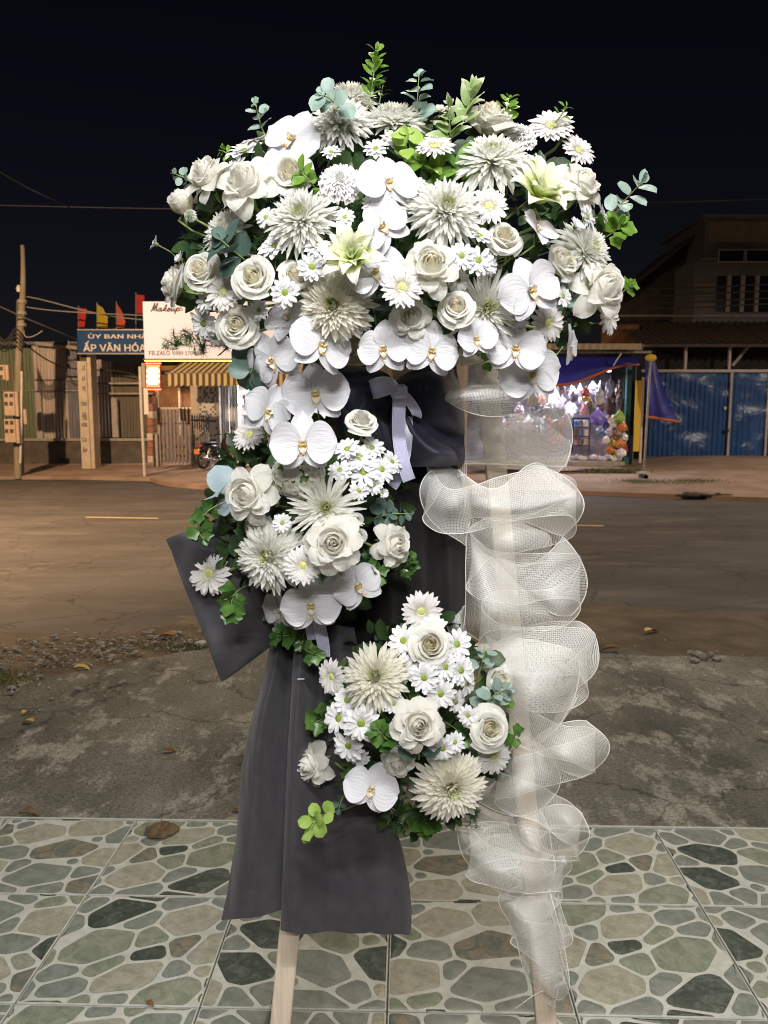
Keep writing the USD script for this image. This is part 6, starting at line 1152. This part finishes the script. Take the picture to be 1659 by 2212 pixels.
# ------------------------------------------------------------------ the flowers, one by one: kind, cluster, x, y, apparent size, label, options
fl = flower
M_, G_, R_, O_, D_ = 'chrysanthemum', 'gerbera', 'rose', 'orchid', 'daisy'
OR = 'open_rose'
# top arrangement: chrysanthemums
fl(M_, 'T', 758, 212, 118, 'white chrysanthemum at the very top, half hidden behind another', 5, 62, k=-6)
fl(M_, 'T', 736, 262, 136, 'large white chrysanthemum near the top, drooping lower florets', -4, 38, k=1)
fl(M_, 'T', 852, 262, 138, 'white chrysanthemum seen from the side below the top box sprig', 6, 64, k=-4)
fl(M_, 'T', 1063, 346, 160, 'wide white chrysanthemum tilted up, above the green lily on the right', -8, 46, k=1)
fl(M_, 'T', 964, 455, 158, 'big white chrysanthemum in the middle right of the top arrangement', 6, 22, k=2)
fl(M_, 'T', 652, 474, 148, 'big white chrysanthemum in the middle left of the top arrangement', -12, 26, k=2)
fl(M_, 'T', 490, 497, 112, 'white chrysanthemum on the left partly covered by dark round leaves', -34, 34, k=-3)
fl(M_, 'T', 722, 658, 158, 'white chrysanthemum low in the top arrangement, above the silver bow', -8, -4, k=1, cream=1)
fl(M_, 'T', 1050, 668, 168, 'spidery white chrysanthemum with thin florets, low right centre', 8, 2, k=-1, spider=1)
fl(M_, 'T', 1264, 546, 146, 'white chrysanthemum at the right edge behind an open rose', 38, 20, k=-1)
# gerberas
fl(G_, 'T', 1190, 274, 94, 'white gerbera standing highest on the upper right', -6, 34)
fl(G_, 'T', 1249, 326, 76, 'small white gerbera on the upper right shoulder, below a larger gerbera', 22, 26)
fl(G_, 'T', 940, 318, 84, 'white gerbera tilted up under the pale variegated leaves', -4, 44, k=1)
fl(G_, 'T', 1056, 446, 82, 'white gerbera just left of the big green lily', 4, 16, k=2)
fl(G_, 'T', 821, 440, 76, 'cream gerbera at the centre beside a fern tuft', -4, 20, k=1)
fl(G_, 'T', 869, 620, 90, 'pinkish white gerbera in front of the centre orchid', -2, 8, k=5)
fl(G_, 'T', 484, 632, 80, 'white gerbera between two swirled roses on the left', -14, 14, k=2)
fl(G_, 'T', 1182, 697, 84, 'white gerbera at the low right, left of an open rose', 30, -4, k=1)
fl(G_, 'T', 1312, 686, 74, 'white gerbera at the right edge under an open rose', 44, 2)
fl(G_, 'T', 558, 305, 78, 'cream gerbera on the upper left, seen almost edge on behind an orchid', -30, 66, k=-3)
fl(G_, 'T', 955, 240, 76, 'white gerbera near the top half hidden by variegated leaves', 0, 62, k=-3)
# roses
fl(R_, 'T', 398, 444, 74, 'closed white rosebud sticking out at the left edge', -46, 52, bud=1)
fl(OR, 'T', 456, 388, 122, 'open white rose with folded petals, highest on the left edge', -38, 34)
fl(OR, 'T', 534, 404, 134, 'large open white rose with folded petals right of another on the upper left', -14, 24, k=3)
fl(R_, 'T', 440, 590, 84, 'cream rose with a swirled heart at the left edge', -20, 16, k=2)
fl(R_, 'T', 551, 603, 90, 'cream rose with a wide swirled heart, left of the middle', -8, 8, k=3)
fl(R_, 'T', 637, 600, 68, 'small cup shaped cream rose left of the low chrysanthemum', 14, 22, k=1)
fl(R_, 'T', 381, 614, 76, 'greyish white rose seen from its side at the far left', -66, 12)
fl(R_, 'T', 515, 706, 80, 'white rose with a dense heart at the low left, before the salon sign', -12, 2, k=2)
fl(R_, 'T', 1056, 268, 104, 'cream rose near the top right seen from the side', 12, 58, k=-1)
fl('carnation', 'T', 1122, 292, 88, 'white carnation behind the wide chrysanthemum on the upper right', 20, 48, k=-4)
fl(R_, 'T', 1086, 522, 80, 'cream rose with a tight heart under the green lily', 4, 30, k=1)
fl(OR, 'T', 930, 578, 128, 'open cream rose with a closed heart at the centre of the arrangement', 2, 14, k=4, cream=1)
fl(R_, 'T', 986, 668, 76, 'ivory rose beside the spidery chrysanthemum', -8, 18, k=3)
fl(OR, 'T', 889, 690, 104, 'open white rose low at the centre above the row of orchids', -4, 10, k=1)
fl(OR, 'T', 1296, 626, 134, 'large open white rose jutting out at the right edge', 26, 10, k=4)
fl(R_, 'T', 1208, 570, 80, 'white rose seen from the side between an orchid and the right chrysanthemum', 42, 20)
fl(OR, 'T', 1250, 408, 118, 'open white rose on the right beside the green lily', 34, 30, k=1)
fl(R_, 'T', 628, 380, 84, 'ivory rose half hidden behind orchids on the upper left', -8, 20, k=-2)
fl(R_, 'T', 876, 438, 66, 'yellowish cream rose peeping out between the centre flowers', 4, 26, k=-1)
fl('carnation', 'T', 735, 394, 104, 'ruffled white carnation at the upper centre', -2, 22, k=1)
fl('pompom', 'T', 411, 466, 28, 'tiny white pompom flower under the rosebud on the left', -40, 10)
fl('lily', 'T', 1160, 436, 150, 'large pale green double lily opening to the upper right', 18, 38, k=6)
fl('lily', 'T', 762, 562, 140, 'pale green double lily with curled petals, left of centre', -8, 14, k=3)
# orchids
fl(O_, 'T', 634, 300, 136, 'white orchid hanging over the upper left edge', -14, 14, -28, k=2)
fl(O_, 'T', 594, 374, 112, 'white orchid tucked behind the large open rose on the upper left', -10, 8, 12, k=-1)
fl(O_, 'T', 838, 394, 128, 'white orchid facing right at the upper centre', 12, 16, 6, k=2)
fl(O_, 'T', 826, 490, 118, 'white orchid with a yellow lip in the very middle', -10, 12, 40, k=4)
fl(O_, 'T', 812, 585, 122, 'white orchid behind the pinkish gerbera', -8, 8, 14, k=3)
fl(O_, 'T', 1145, 625, 138, 'white orchid facing out on the lower right', 8, 4, 24, k=5)
fl(O_, 'T', 1160, 498, 96, 'white orchid seen from the side just under the green lily', 40, 34, 160, k=5, open=.5)
fl(O_, 'T', 622, 690, 108, 'bluish white orchid turned away at the lower left', -20, 30, 175, k=-2, open=.8)
fl(O_, 'T', 692, 744, 138, 'white orchid turned to the right above the two hanging orchids', 34, 14, -18, k=4)
fl(O_, 'T', 588, 776, 124, 'white orchid hanging at the lower left corner beside dark leaves', -18, -10, 24, k=3)
fl(O_, 'T', 829, 752, 118, 'white orchid left of two in the bottom row above the bow', -8, 2, 4, k=3)
fl(O_, 'T', 932, 756, 124, 'white orchid right of two in the bottom row above the bow', 6, 2, -8, k=4)
fl(O_, 'T', 1027, 732, 96, 'cupped white orchid with an orange throat above the mesh ribbon', 10, 12, 10, k=4, open=.55)
fl(O_, 'T', 1112, 752, 122, 'white orchid above another at the right end of the bottom edge', 6, 10, -6, k=4)
fl(O_, 'T', 1146, 806, 134, 'lowest white orchid on the right, over the mesh ribbon', 4, 0, 12, k=7)
fl(O_, 'T', 1226, 748, 92, 'white orchid in profile at the lower right, before the blue awning', 66, 4, 10, k=5, open=.6)
# daisies of the top arrangement
for x, y, d, lab, az, el, k in [
    (674, 577, 62, 'white daisy facing out between the small rose and the left lily', -4, 6, 3), (686, 535, 60, 'white daisy tilted up under the middle left chrysanthemum', 8, 44, 2),
    (596, 534, 74, 'white daisy with a doubled crown left under the middle left chrysanthemum', -22, 40, 1), (615, 632, 62, 'white daisy below the small cup shaped rose', 10, -4, 4),
    (446, 650, 56, 'bluish white daisy left of the gerbera on the lower left', -34, 10, 2), (441, 698, 66, 'bluish white daisy turned down over the salon sign', -26, -18, 2), (466, 728, 44, 'bluish white daisy hanging lowest on the left', -12, -36, 1),
    (997, 553, 58, 'white daisy with a dark green eye right of the centre rose', 2, 6, 4), (1033, 563, 62, 'white daisy with a dark green eye left of the green fern', 10, 4, 4), (990, 606, 48, 'white daisy behind the lower edge of the centre rose', 12, -4, 1),
    (1036, 510, 62, 'white daisy seen from the side above the fern', 22, 48, 2), (1058, 572, 46, 'white daisy turned to the right above the fern', 46, -4, 1),
    (528, 328, 80, 'white daisy on the upper left under the cream gerbera', -24, 52, -1), (508, 364, 56, 'white daisy left of the hanging orchid, low on the upper left', -30, 20, -2),
    (850, 304, 60, 'white daisy under the side-on chrysanthemum near the top', 4, 40, -2), (812, 322, 50, 'white daisy below the top chrysanthemums, left of a daisy', -6, 30, -2),
    (1268, 470, 54, 'white daisy in the tuft at the right edge, nearest the open rose', 50, 14, 1), (1300, 462, 50, 'white daisy at the outer end of the right tuft', 68, 18, 0), (1243, 490, 40, 'half closed white daisy at the inner end of the right tuft', 36, 30, 0),
    (391, 560, 34, 'half closed white daisy near the left edge above the grey rose', -50, 30, -1)]:
    fl(D_, 'T', x, y, d, lab, az, el, k=k, closed=.5 if 'half closed' in lab else 0)
fl(D_, 'T', 338, 528, 36, 'lone white daisy on a long stem out to the far left', -70, 26, k=0, stem=(440, 566, 1.38), closed=.4)
# middle arrangement
fl(O_, 'M', 682, 850, 140, 'large white orchid topmost of the middle arrangement', 2, 10, 4, k=11)
fl(O_, 'M', 655, 956, 142, 'large white orchid second from the top of the middle arrangement', 0, 4, 2, k=9)
fl(O_, 'M', 576, 886, 124, 'white orchid turned to the right before the salon doorway', 42, -4, -22, k=8, open=.85)
fl(O_, 'M', 672, 1306, 132, 'white orchid lowest in front of the middle arrangement', 2, 4, 4, k=2)
fl(O_, 'M', 772, 1264, 116, 'white orchid low right with a dark red throat', 12, 8, 26, k=2)
fl(O_, 'M', 606, 1316, 104, 'bluish white orchid half turned at the lower left', -44, -4, 8, k=-3, open=.8)
fl(O_, 'M', 722, 1236, 92, 'white orchid mostly hidden between the lower roses', 10, 6, 40, k=-2)
fl(M_, 'M', 704, 1098, 164, 'white chrysanthemum at the centre of the middle arrangement', 4, 12, k=2, spider=1)
fl(M_, 'M', 582, 1200, 156, 'big white chrysanthemum at the left of the middle arrangement', -14, 4, k=2)
fl(OR, 'M', 540, 1068, 142, 'open white rose with folded petals at the upper left of the middle arrangement', -16, 10, k=3)
fl(OR, 'M', 720, 1172, 144, 'open white rose with folded petals in the middle of the middle arrangement', 4, 8, k=6)
fl(OR, 'M', 846, 1178, 112, 'open white rose facing right beside the dark drape', 36, 6, k=1)
fl(R_, 'M', 780, 914, 70, 'upright greyish white rose left of the satin bow tails', 12, 50, k=4, cream=0)
fl(R_, 'M', 562, 1140, 64, 'white rose half hidden above the big left chrysanthemum', -20, 10, k=-2, cream=0)
fl(G_, 'M', 540, 940, 80, 'white gerbera tilted up on the left before the parked motorbikes', -22, 34, k=-2)
fl(G_, 'M', 453, 1239, 98, 'white gerbera on a long stem out to the left over the dark cloth', -12, 6, k=2, stem=(590, 1190, 1.33))
fl(G_, 'M', 654, 1221, 84, 'white gerbera right of the big left chrysanthemum', 0, 8, k=5)
fl('hydrangea', 'M', 645, 1022, 126, 'white hydrangea head of many small florets', -6, 8, k=0)
for x, y, d, lab, az, el in [(750, 971, 56, 'white daisy highest left of the spray beside the bow tails', -20, 40), (778, 990, 66, 'white daisy with a green eye in the upper middle of the bow spray', 4, 36), (803, 968, 54, 'white daisy at the top right of the bow spray', 20, 40),
    (786, 1020, 64, 'white daisy facing out lowest in the middle of the bow spray', 0, 12), (734, 1016, 50, 'white daisy standing apart left of the bow spray', -8, 40), (824, 1014, 58, 'white daisy seen from the side at the right of the bow spray', 24, 20),
    (846, 998, 48, 'white daisy at the far right of the bow spray touching the satin', 40, 26), (806, 1048, 42, 'small white daisy hanging under the bow spray', 14, 10), (826, 1066, 26, 'tiny closed white daisy under the bow spray', 30, 10)]:
    fl(D_, 'M', x, y, d, lab, az, el, k=0, closed=.7 if 'closed' in lab else 0)
fl('pompom', 'M', 777, 1158, 34, 'white pompom button right of the middle open rose', 12, 10, k=1)
fl('pompom', 'M', 771, 1122, 30, 'white pompom button behind the centre chrysanthemum', 16, 10, k=-2)
# lower arrangement
fl(M_, 'L', 812, 1462, 146, 'cream white chrysanthemum at the upper left of the lower arrangement', -8, 24, k=3, cream=1)
fl(M_, 'L', 974, 1700, 160, 'big cream chrysanthemum at the bottom of the lower arrangement', 8, 4, k=4, cream=1)
fl(G_, 'L', 910, 1320, 88, 'creamy gerbera at the top of the lower arrangement', 4, 8, k=-2)
fl(G_, 'L', 718, 1462, 80, 'pinkish white gerbera facing left beside the drape tail', -40, 6)
fl(G_, 'L', 1066, 1634, 80, 'cream gerbera at the right under the small rose', 22, 0, k=1)
fl(R_, 'L', 928, 1393, 90, 'white rose with a yellow swirled heart at the top of the lower arrangement', 4, 20, k=3)
fl(OR, 'L', 902, 1564, 132, 'open white rose in the middle of the lower arrangement', 4, 14, k=5)
fl(R_, 'L', 1054, 1572, 86, 'cream rose with a golden heart on the right beside the mesh ribbon', 10, 14, k=3)
fl(OR, 'L', 674, 1648, 116, 'open white rose facing left over the dark drape', -36, 2, k=2, stem=(800, 1630, 1.34))
fl(R_, 'L', 1078, 1468, 62, 'pale rose partly behind the mesh ribbon', 30, 10, k=-4)
fl(OR, 'L', 860, 1646, 84, 'white rose mostly hidden under three round leaves', -4, -10, k=-1)
fl(O_, 'L', 802, 1702, 116, 'narrow petalled white orchid at the lower left corner', 4, 14, -20, k=3, open=.95)
for x, y, d, lab, az, el, k in [(874, 1446, 60, 'white daisy behind the right edge of the upper chrysanthemum', 8, 10, 0), (916, 1463, 64, 'white daisy facing out under the yellow hearted rose', 0, 6, 3), (962, 1441, 58, 'white daisy right under the yellow hearted rose, tilted right', 24, 10, 2),
    (995, 1448, 62, 'white daisy second from the right of the upper spray', 26, 14, 2), (952, 1498, 62, 'white daisy with a dark eye lowest of the upper spray', 8, 0, 2), (984, 1516, 50, 'white daisy turned right, low in the upper spray', 44, -6, 0),
    (1008, 1476, 52, 'white daisy at the right edge of the upper spray', 50, 2, 1), (872, 1384, 64, 'white daisy left of the yellow hearted rose', -16, 20, 1), (986, 1392, 64, 'white daisy right of the yellow hearted rose', 24, 24, 1), (938, 1357, 56, 'white daisy above the yellow hearted rose', 6, 40, 0),
    (780, 1561, 76, 'large white daisy facing out on the left of the lower arrangement', -2, 4, 4), (733, 1551, 70, 'white daisy turned left beside the large one', -36, 14, 2), (750, 1513, 56, 'white daisy under the left gerbera', -16, 30, 1), (754, 1610, 68, 'white daisy turned down under the large left daisy', -22, 0, 2),
    (776, 1634, 48, 'white daisy lowest on the left, turned down', -6, -20, 0), (956, 1616, 56, 'white daisy just above the bottom chrysanthemum', 4, -6, 3), (982, 1603, 44, 'small white daisy above the bottom chrysanthemum on its right', 10, 12, 3)]:
    fl(D_, 'L', x, y, d, lab, az, el, k=k)

# ------------------------------------------------------------------ greenery
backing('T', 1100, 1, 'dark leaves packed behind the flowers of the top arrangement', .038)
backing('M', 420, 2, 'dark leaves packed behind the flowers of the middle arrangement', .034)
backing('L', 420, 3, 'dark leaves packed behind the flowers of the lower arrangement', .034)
EU = 'eucalyptus_sprig'; es = 'eucalyptus sprig'
sprig(EU, 'grey green eucalyptus over the topmost chrysanthemum', es, [(745, 250, 1.30), (722, 222, 1.24), (700, 205, 1.22)], 'disc', 'eucalyptus_leaf', 3, .027, 1.0, seed=1, taper=.9)
sprig(EU, 'tall upright eucalyptus sprig at the top centre', es, [(900, 290, 1.34), (901, 230, 1.32), (905, 165, 1.31)], 'disc', 'eucalyptus_leaf', 5, .034, 1.0, seed=2, taper=.6)
sprig(EU, 'eucalyptus sprig rising above the upper left edge', es, [(575, 300, 1.36), (560, 258, 1.35), (552, 222, 1.34)], 'disc', 'eucalyptus_leaf', 4, .026, .9, seed=3)
sprig(EU, 'small eucalyptus sprig above the rosebud on the left', es, [(430, 410, 1.37), (405, 388, 1.36), (376, 376, 1.36)], 'disc', 'eucalyptus_leaf', 4, .023, .9, seed=4, taper=.5)
sprig(EU, 'blue green eucalyptus sprig reaching out at the right edge', es, [(1300, 480, 1.38), (1342, 440, 1.36), (1385, 395, 1.35)], 'disc', 'eucalyptus_leaf', 4, .036, .75, seed=5, taper=.9, stemmat='twig_brown', r=.0014)
sprig(EU, 'dark round eucalyptus leaves over the left chrysanthemum', es, [(540, 570, 1.22), (512, 548, 1.195), (480, 520, 1.195)], 'disc', 'eucalyptus_dark_leaf', 3, .040, 1.0, seed=6, taper=1)
sprig(EU, 'dark blue green round leaves left of the pinkish gerbera', es, [(812, 700, 1.26), (808, 670, 1.215), (806, 640, 1.21)], 'disc', 'eucalyptus_dark_leaf', 3, .036, 1.0, seed=7, taper=1)
sprig(EU, 'grey round eucalyptus leaves behind the right orchid', es, [(1215, 690, 1.34), (1228, 650, 1.30), (1240, 615, 1.29)], 'disc', 'eucalyptus_leaf', 3, .040, 1.0, seed=8, taper=1)
sprig(EU, 'bright green round leaves at the upper centre', es, [(880, 350, 1.30), (876, 325, 1.25), (880, 290, 1.24)], 'disc', 'lime_leaf', 3, .028, 1.0, seed=9, taper=.9)
sprig(EU, 'dark green round leaves hanging at the lower left of the top arrangement', es, [(575, 775, 1.30), (552, 790, 1.26), (540, 810, 1.26)], 'disc', 'eucalyptus_dark_leaf', 3, .038, 1.0, seed=10, taper=1)
sprig(EU, 'pale blue round leaf pair left of the middle arrangement', es, [(510, 1075, 1.32), (486, 1068, 1.29), (462, 1066, 1.28)], 'disc', 'eucalyptus_blue_leaf', 2, .044, 1.0, seed=11, taper=1, tip=False)
sprig(EU, 'curled dark eucalyptus rosette at the right of the middle arrangement', es, [(800, 1125, 1.32), (835, 1112, 1.29), (885, 1110, 1.29)], 'disc', 'eucalyptus_dark_leaf', 6, .040, .9, seed=12, taper=.35)
sprig(EU, 'three dark round leaves in front of the lower open rose', es, [(905, 1640, 1.18), (906, 1620, 1.15), (905, 1600, 1.15)], 'disc', 'eucalyptus_dark_leaf', 2, .036, .85, seed=13, taper=1)
sprig(EU, 'grey green eucalyptus at the right of the lower arrangement over the mesh', es, [(1040, 1560, 1.28), (1060, 1510, 1.24), (1095, 1490, 1.23)], 'disc', 'eucalyptus_leaf', 6, .030, .7, seed=14, taper=.7)
sprig(EU, 'eucalyptus shoot behind the right daisies of the lower spray', es, [(1030, 1470, 1.30), (1042, 1430, 1.28), (1048, 1405, 1.28)], 'oval', 'eucalyptus_leaf', 3, .028, .6, seed=15)
sprig(EU, 'trailing lime green sprig hanging at the lower left', es, [(765, 1740, 1.32), (720, 1755, 1.27), (690, 1765, 1.22), (668, 1800, 1.19)], 'disc', 'lime_leaf', 6, .024, .9, seed=16, taper=1.05, start=.5)
sprig(EU, 'dull eucalyptus twig left of the narrow petalled orchid', es, [(770, 1690, 1.32), (742, 1720, 1.29), (732, 1755, 1.28)], 'disc', 'eucalyptus_dark_leaf', 4, .022, .9, seed=17)
sprig('box_sprig', 'tall glossy box sprig sticking up at the very top', 'leaf sprig', [(792, 240, 1.36), (806, 170, 1.35), (812, 108, 1.34)], 'oval', 'box_leaf', 11, .026, .55, seed=20, spread=.85, taper=.7)
sprig('box_sprig', 'short box sprig above the cream rose on the upper right', 'leaf sprig', [(1085, 270, 1.36), (1093, 240, 1.35), (1100, 212, 1.35)], 'oval', 'box_leaf', 6, .021, .62, seed=21, spread=1.0, taper=.8)
sprig('box_sprig', 'dark box sprig right of the tall one at the top', 'leaf sprig', [(815, 245, 1.38), (822, 210, 1.37), (828, 180, 1.37)], 'oval', 'backing_leaf', 4, .024, .5, seed=22, spread=.9)
sprig('box_sprig', 'tiny bright sprig beside the highest gerbera', 'leaf sprig', [(1200, 265, 1.38), (1215, 245, 1.37), (1224, 228, 1.37)], 'oval', 'box_leaf', 3, .018, .5, seed=23)
sprig('box_sprig', 'bright green leaves between the carnation and the upper left orchids', 'leaf sprig', [(690, 420, 1.27), (668, 390, 1.22), (650, 372, 1.22)], 'oval', 'box_leaf', 4, .028, .7, seed=24, taper=.9)
sprig('box_sprig', 'small green sprig over the shoulder left of the daisies', 'leaf sprig', [(510, 345, 1.38), (488, 330, 1.37), (476, 325, 1.37)], 'oval', 'box_leaf', 3, .018, .6, seed=25)
sprig('variegated_spurge', 'white edged pale green leaves left of the top right roses', 'leaf sprig', [(975, 330, 1.28), (972, 275, 1.25), (968, 225, 1.25)], 'lance', 'variegated_leaf', 6, .040, .46, seed=26, spread=.9, taper=.7, bend=-.9)
sprig('variegated_spurge', 'white edged leaf shoot pointing up near the top', 'leaf sprig', [(990, 290, 1.32), (1008, 240, 1.31), (1020, 190, 1.31)], 'lance', 'variegated_leaf', 5, .040, .42, seed=27, spread=.6, taper=.9)
sprig('leafy_stem', 'broad green leaves under the upper centre gerbera', 'leaf sprig', [(930, 400, 1.30), (925, 370, 1.26), (905, 345, 1.25)], 'lance', 'box_leaf', 3, .052, .5, seed=28, taper=1)
sprig('leafy_stem', 'broad green leaves between carnation and wide chrysanthemum', 'leaf sprig', [(1010, 410, 1.30), (1000, 385, 1.26), (985, 360, 1.25)], 'lance', 'box_leaf', 3, .052, .5, seed=29, taper=1)
lobed_sprig('green lobed leaves hanging left of the dark cloth flap', [(520, 1075, 1.30), (468, 1092, 1.25), (432, 1125, 1.24), (440, 1165, 1.24)], n=5, seed=30)
lobed_sprig('green lobed leaves under the left gerbera over the dark cloth', [(540, 1265, 1.30), (515, 1275, 1.25), (500, 1300, 1.24), (508, 1330, 1.24)], n=6, L=.027, seed=31)
lobed_sprig('bright lobed leaves at the right edge below the eucalyptus', [(1280, 525, 1.37), (1320, 505, 1.35), (1340, 485, 1.34)], 'box_leaf', n=3, L=.034, seed=32)
lobed_sprig('small lobed leaves right of the jutting open rose', [(1330, 640, 1.36), (1352, 625, 1.35), (1362, 612, 1.35)], 'box_leaf', n=3, L=.020, seed=33)
lobed_sprig('dark lobed leaves left of the large lower daisy', [(730, 1545, 1.34), (700, 1552, 1.30), (675, 1565, 1.29)], n=4, L=.028, seed=34)
lobed_sprig('glossy lobed leaves in front of the lower open rose', [(880, 1625, 1.17), (840, 1600, 1.14), (815, 1575, 1.135)], n=5, L=.027, seed=35)
lobed_sprig('dark lobed leaves hanging under the lower arrangement', [(880, 1690, 1.34), (895, 1750, 1.31), (935, 1785, 1.28)], n=6, L=.034, seed=36)
lobed_sprig('dark lobed leaves hanging under the lowest middle orchid', [(650, 1350, 1.34), (630, 1370, 1.30), (598, 1372, 1.29)], n=5, L=.026, seed=37)
lobed_sprig('lobed tendril trailing over the satin ends', [(665, 1350, 1.33), (655, 1395, 1.29), (690, 1415, 1.28)], n=4, L=.022, seed=38)
lobed_sprig('dark lobed leaves right of the bow side rose', [(845, 1240, 1.36), (870, 1230, 1.33), (888, 1205, 1.32)], n=4, L=.026, seed=39)
lobed_sprig('thin lobed leaves by the upright rose', [(765, 960, 1.38), (755, 905, 1.36), (748, 865, 1.36)], n=4, L=.026, seed=40)
lobed_sprig('small green lobed leaves on the neck of the mesh ribbon', [(1020, 790, 1.26), (1045, 782, 1.235), (1066, 770, 1.235)], 'box_leaf', n=2, L=.017, seed=41)
lobed_sprig('lobed leaf pair at the right of the lower arrangement under the cream rose', [(1090, 1560, 1.27), (1105, 1580, 1.24), (1112, 1600, 1.24)], n=2, L=.024, seed=42)
lobed_sprig('lobed leaf right of the jutting eucalyptus by the lower mesh', [(1060, 1560, 1.31), (1085, 1520, 1.29), (1100, 1500, 1.28)], 'box_leaf', n=2, L=.024, seed=43)
fern('fern tufts hanging left before the salon sign', [(400, 725, 1.34, 34), (372, 742, 1.33, 26), (430, 748, 1.34, 26), (482, 742, 1.33, 26)], 1, 1800, .015)
fern('dark fern behind the rosebud on the left', [(418, 512, 1.37, 34), (440, 540, 1.36, 30)], 2, 1100)
fern('dense green fern between the right orchid and the daisies', [(1110, 572, 1.245, 30), (1150, 562, 1.26, 26), (1088, 578, 1.24, 22)], 3, 2600, .013)
fern('fern tuft at the centre beside the cream gerbera', [(775, 470, 1.20, 28), (772, 510, 1.205, 18)], 4, 1100, .015)
fern('fern tuft at the left of the middle arrangement', [(515, 1008, 1.33, 34), (490, 1010, 1.34, 22)], 5, 1300)
fern('fern plume hanging under the lower arrangement', [(880, 1795, 1.30, 40), (900, 1760, 1.30, 30), (855, 1780, 1.31, 26)], 6, 2200, .014)
fern('fern tip before the lower mesh loops', [(1024, 1770, 1.24, 20)], 7, 500, .013)
fern('tiny fern tip above the lowest middle orchid', [(692, 1250, 1.165, 14)], 8, 300, .010)
fern('dark fern under the carnation', [(732, 470, 1.28, 34)], 9, 900)
fern('fern behind the left gerbera on the dark cloth', [(515, 1180, 1.34, 34)], 10, 900)
fern('thin fern sprays between the left roses and the middle left chrysanthemum', [(585, 490, 1.24, 30), (560, 520, 1.25, 24)], 11, 800, .013)
fern('thin fern spray right of the centre rose', [(1010, 520, 1.23, 26), (1000, 590, 1.23, 20)], 12, 700, .012)
fern('fern spray under the tall eucalyptus at the top', [(895, 300, 1.30, 26), (925, 285, 1.31, 20)], 13, 700, .012)
fern('fern spray between the middle roses and the dark drape', [(800, 1200, 1.27, 26), (860, 1215, 1.30, 24)], 14, 800, .012)
fern('fern spray among the lower daisies on the left', [(735, 1500, 1.28, 24), (700, 1530, 1.30, 20)], 15, 700, .012)
for i_, (c_, x, y, d, lab, az, el, k) in enumerate((('T', 715, 330, 44, 'small white daisy left of the carnation top', -6, 40, -1), ('T', 900, 400, 44, 'small white daisy between the centre chrysanthemum and the upper orchid', 0, 34, 0), ('T', 1150, 350, 46, 'small white daisy behind the green lily tips', 24, 40, -2), ('T', 575, 470, 46, 'small white daisy under the large open rose on the left', -18, 20, 1), ('T', 745, 470, 44, 'small white daisy under the carnation', -4, 20, 0),
    ('T', 1120, 690, 48, 'small white daisy under the lower right orchid', 16, -8, 1), ('T', 1215, 640, 44, 'small white daisy left of the jutting open rose', 30, 6, 1), ('T', 770, 700, 46, 'small white daisy between the low chrysanthemum and the bow orchids', 0, -14, 0), ('T', 560, 670, 44, 'small white daisy between the wide swirled rose and the dense one', -14, -4, 1), ('M', 610, 1130, 42, 'small white daisy above the left middle chrysanthemum', -8, 20, 1), ('M', 775, 1060, 42, 'small white daisy right of the centre chrysanthemum of the middle cluster', 18, 16, 0), ('L', 850, 1520, 44, 'small white daisy left above the lower open rose', -6, 12, 2), ('L', 1010, 1545, 44, 'small white daisy between the lower open rose and the golden hearted one', 12, 10, 1))):
    fl(D_, c_, x, y, d, lab, az, el, k=k)
for i_, (pts, lab) in enumerate((([(690, 1140, 1.27), (650, 1165, 1.24), (630, 1155, 1.235)], 'small lobed leaves between the two middle chrysanthemums'), ([(760, 1220, 1.28), (800, 1225, 1.25), (825, 1250, 1.25)], 'small lobed leaves right of the lower middle orchids'), ([(860, 1490, 1.26), (880, 1510, 1.235), (870, 1535, 1.23)], 'small lobed leaves between the upper chrysanthemum and the lower open rose'),
    ([(790, 1650, 1.28), (765, 1665, 1.25), (745, 1690, 1.25)], 'small lobed leaves left above the narrow petalled orchid'), ([(960, 1560, 1.24), (985, 1575, 1.215), (1010, 1600, 1.215)], 'small lobed leaves between the lower open rose and the golden hearted rose'), ([(560, 1120, 1.29), (545, 1140, 1.26), (520, 1150, 1.26)], 'small lobed leaves under the upper left open rose'))):
    lobed_sprig(lab, pts, n=4, L=.020, seed=60 + i_)
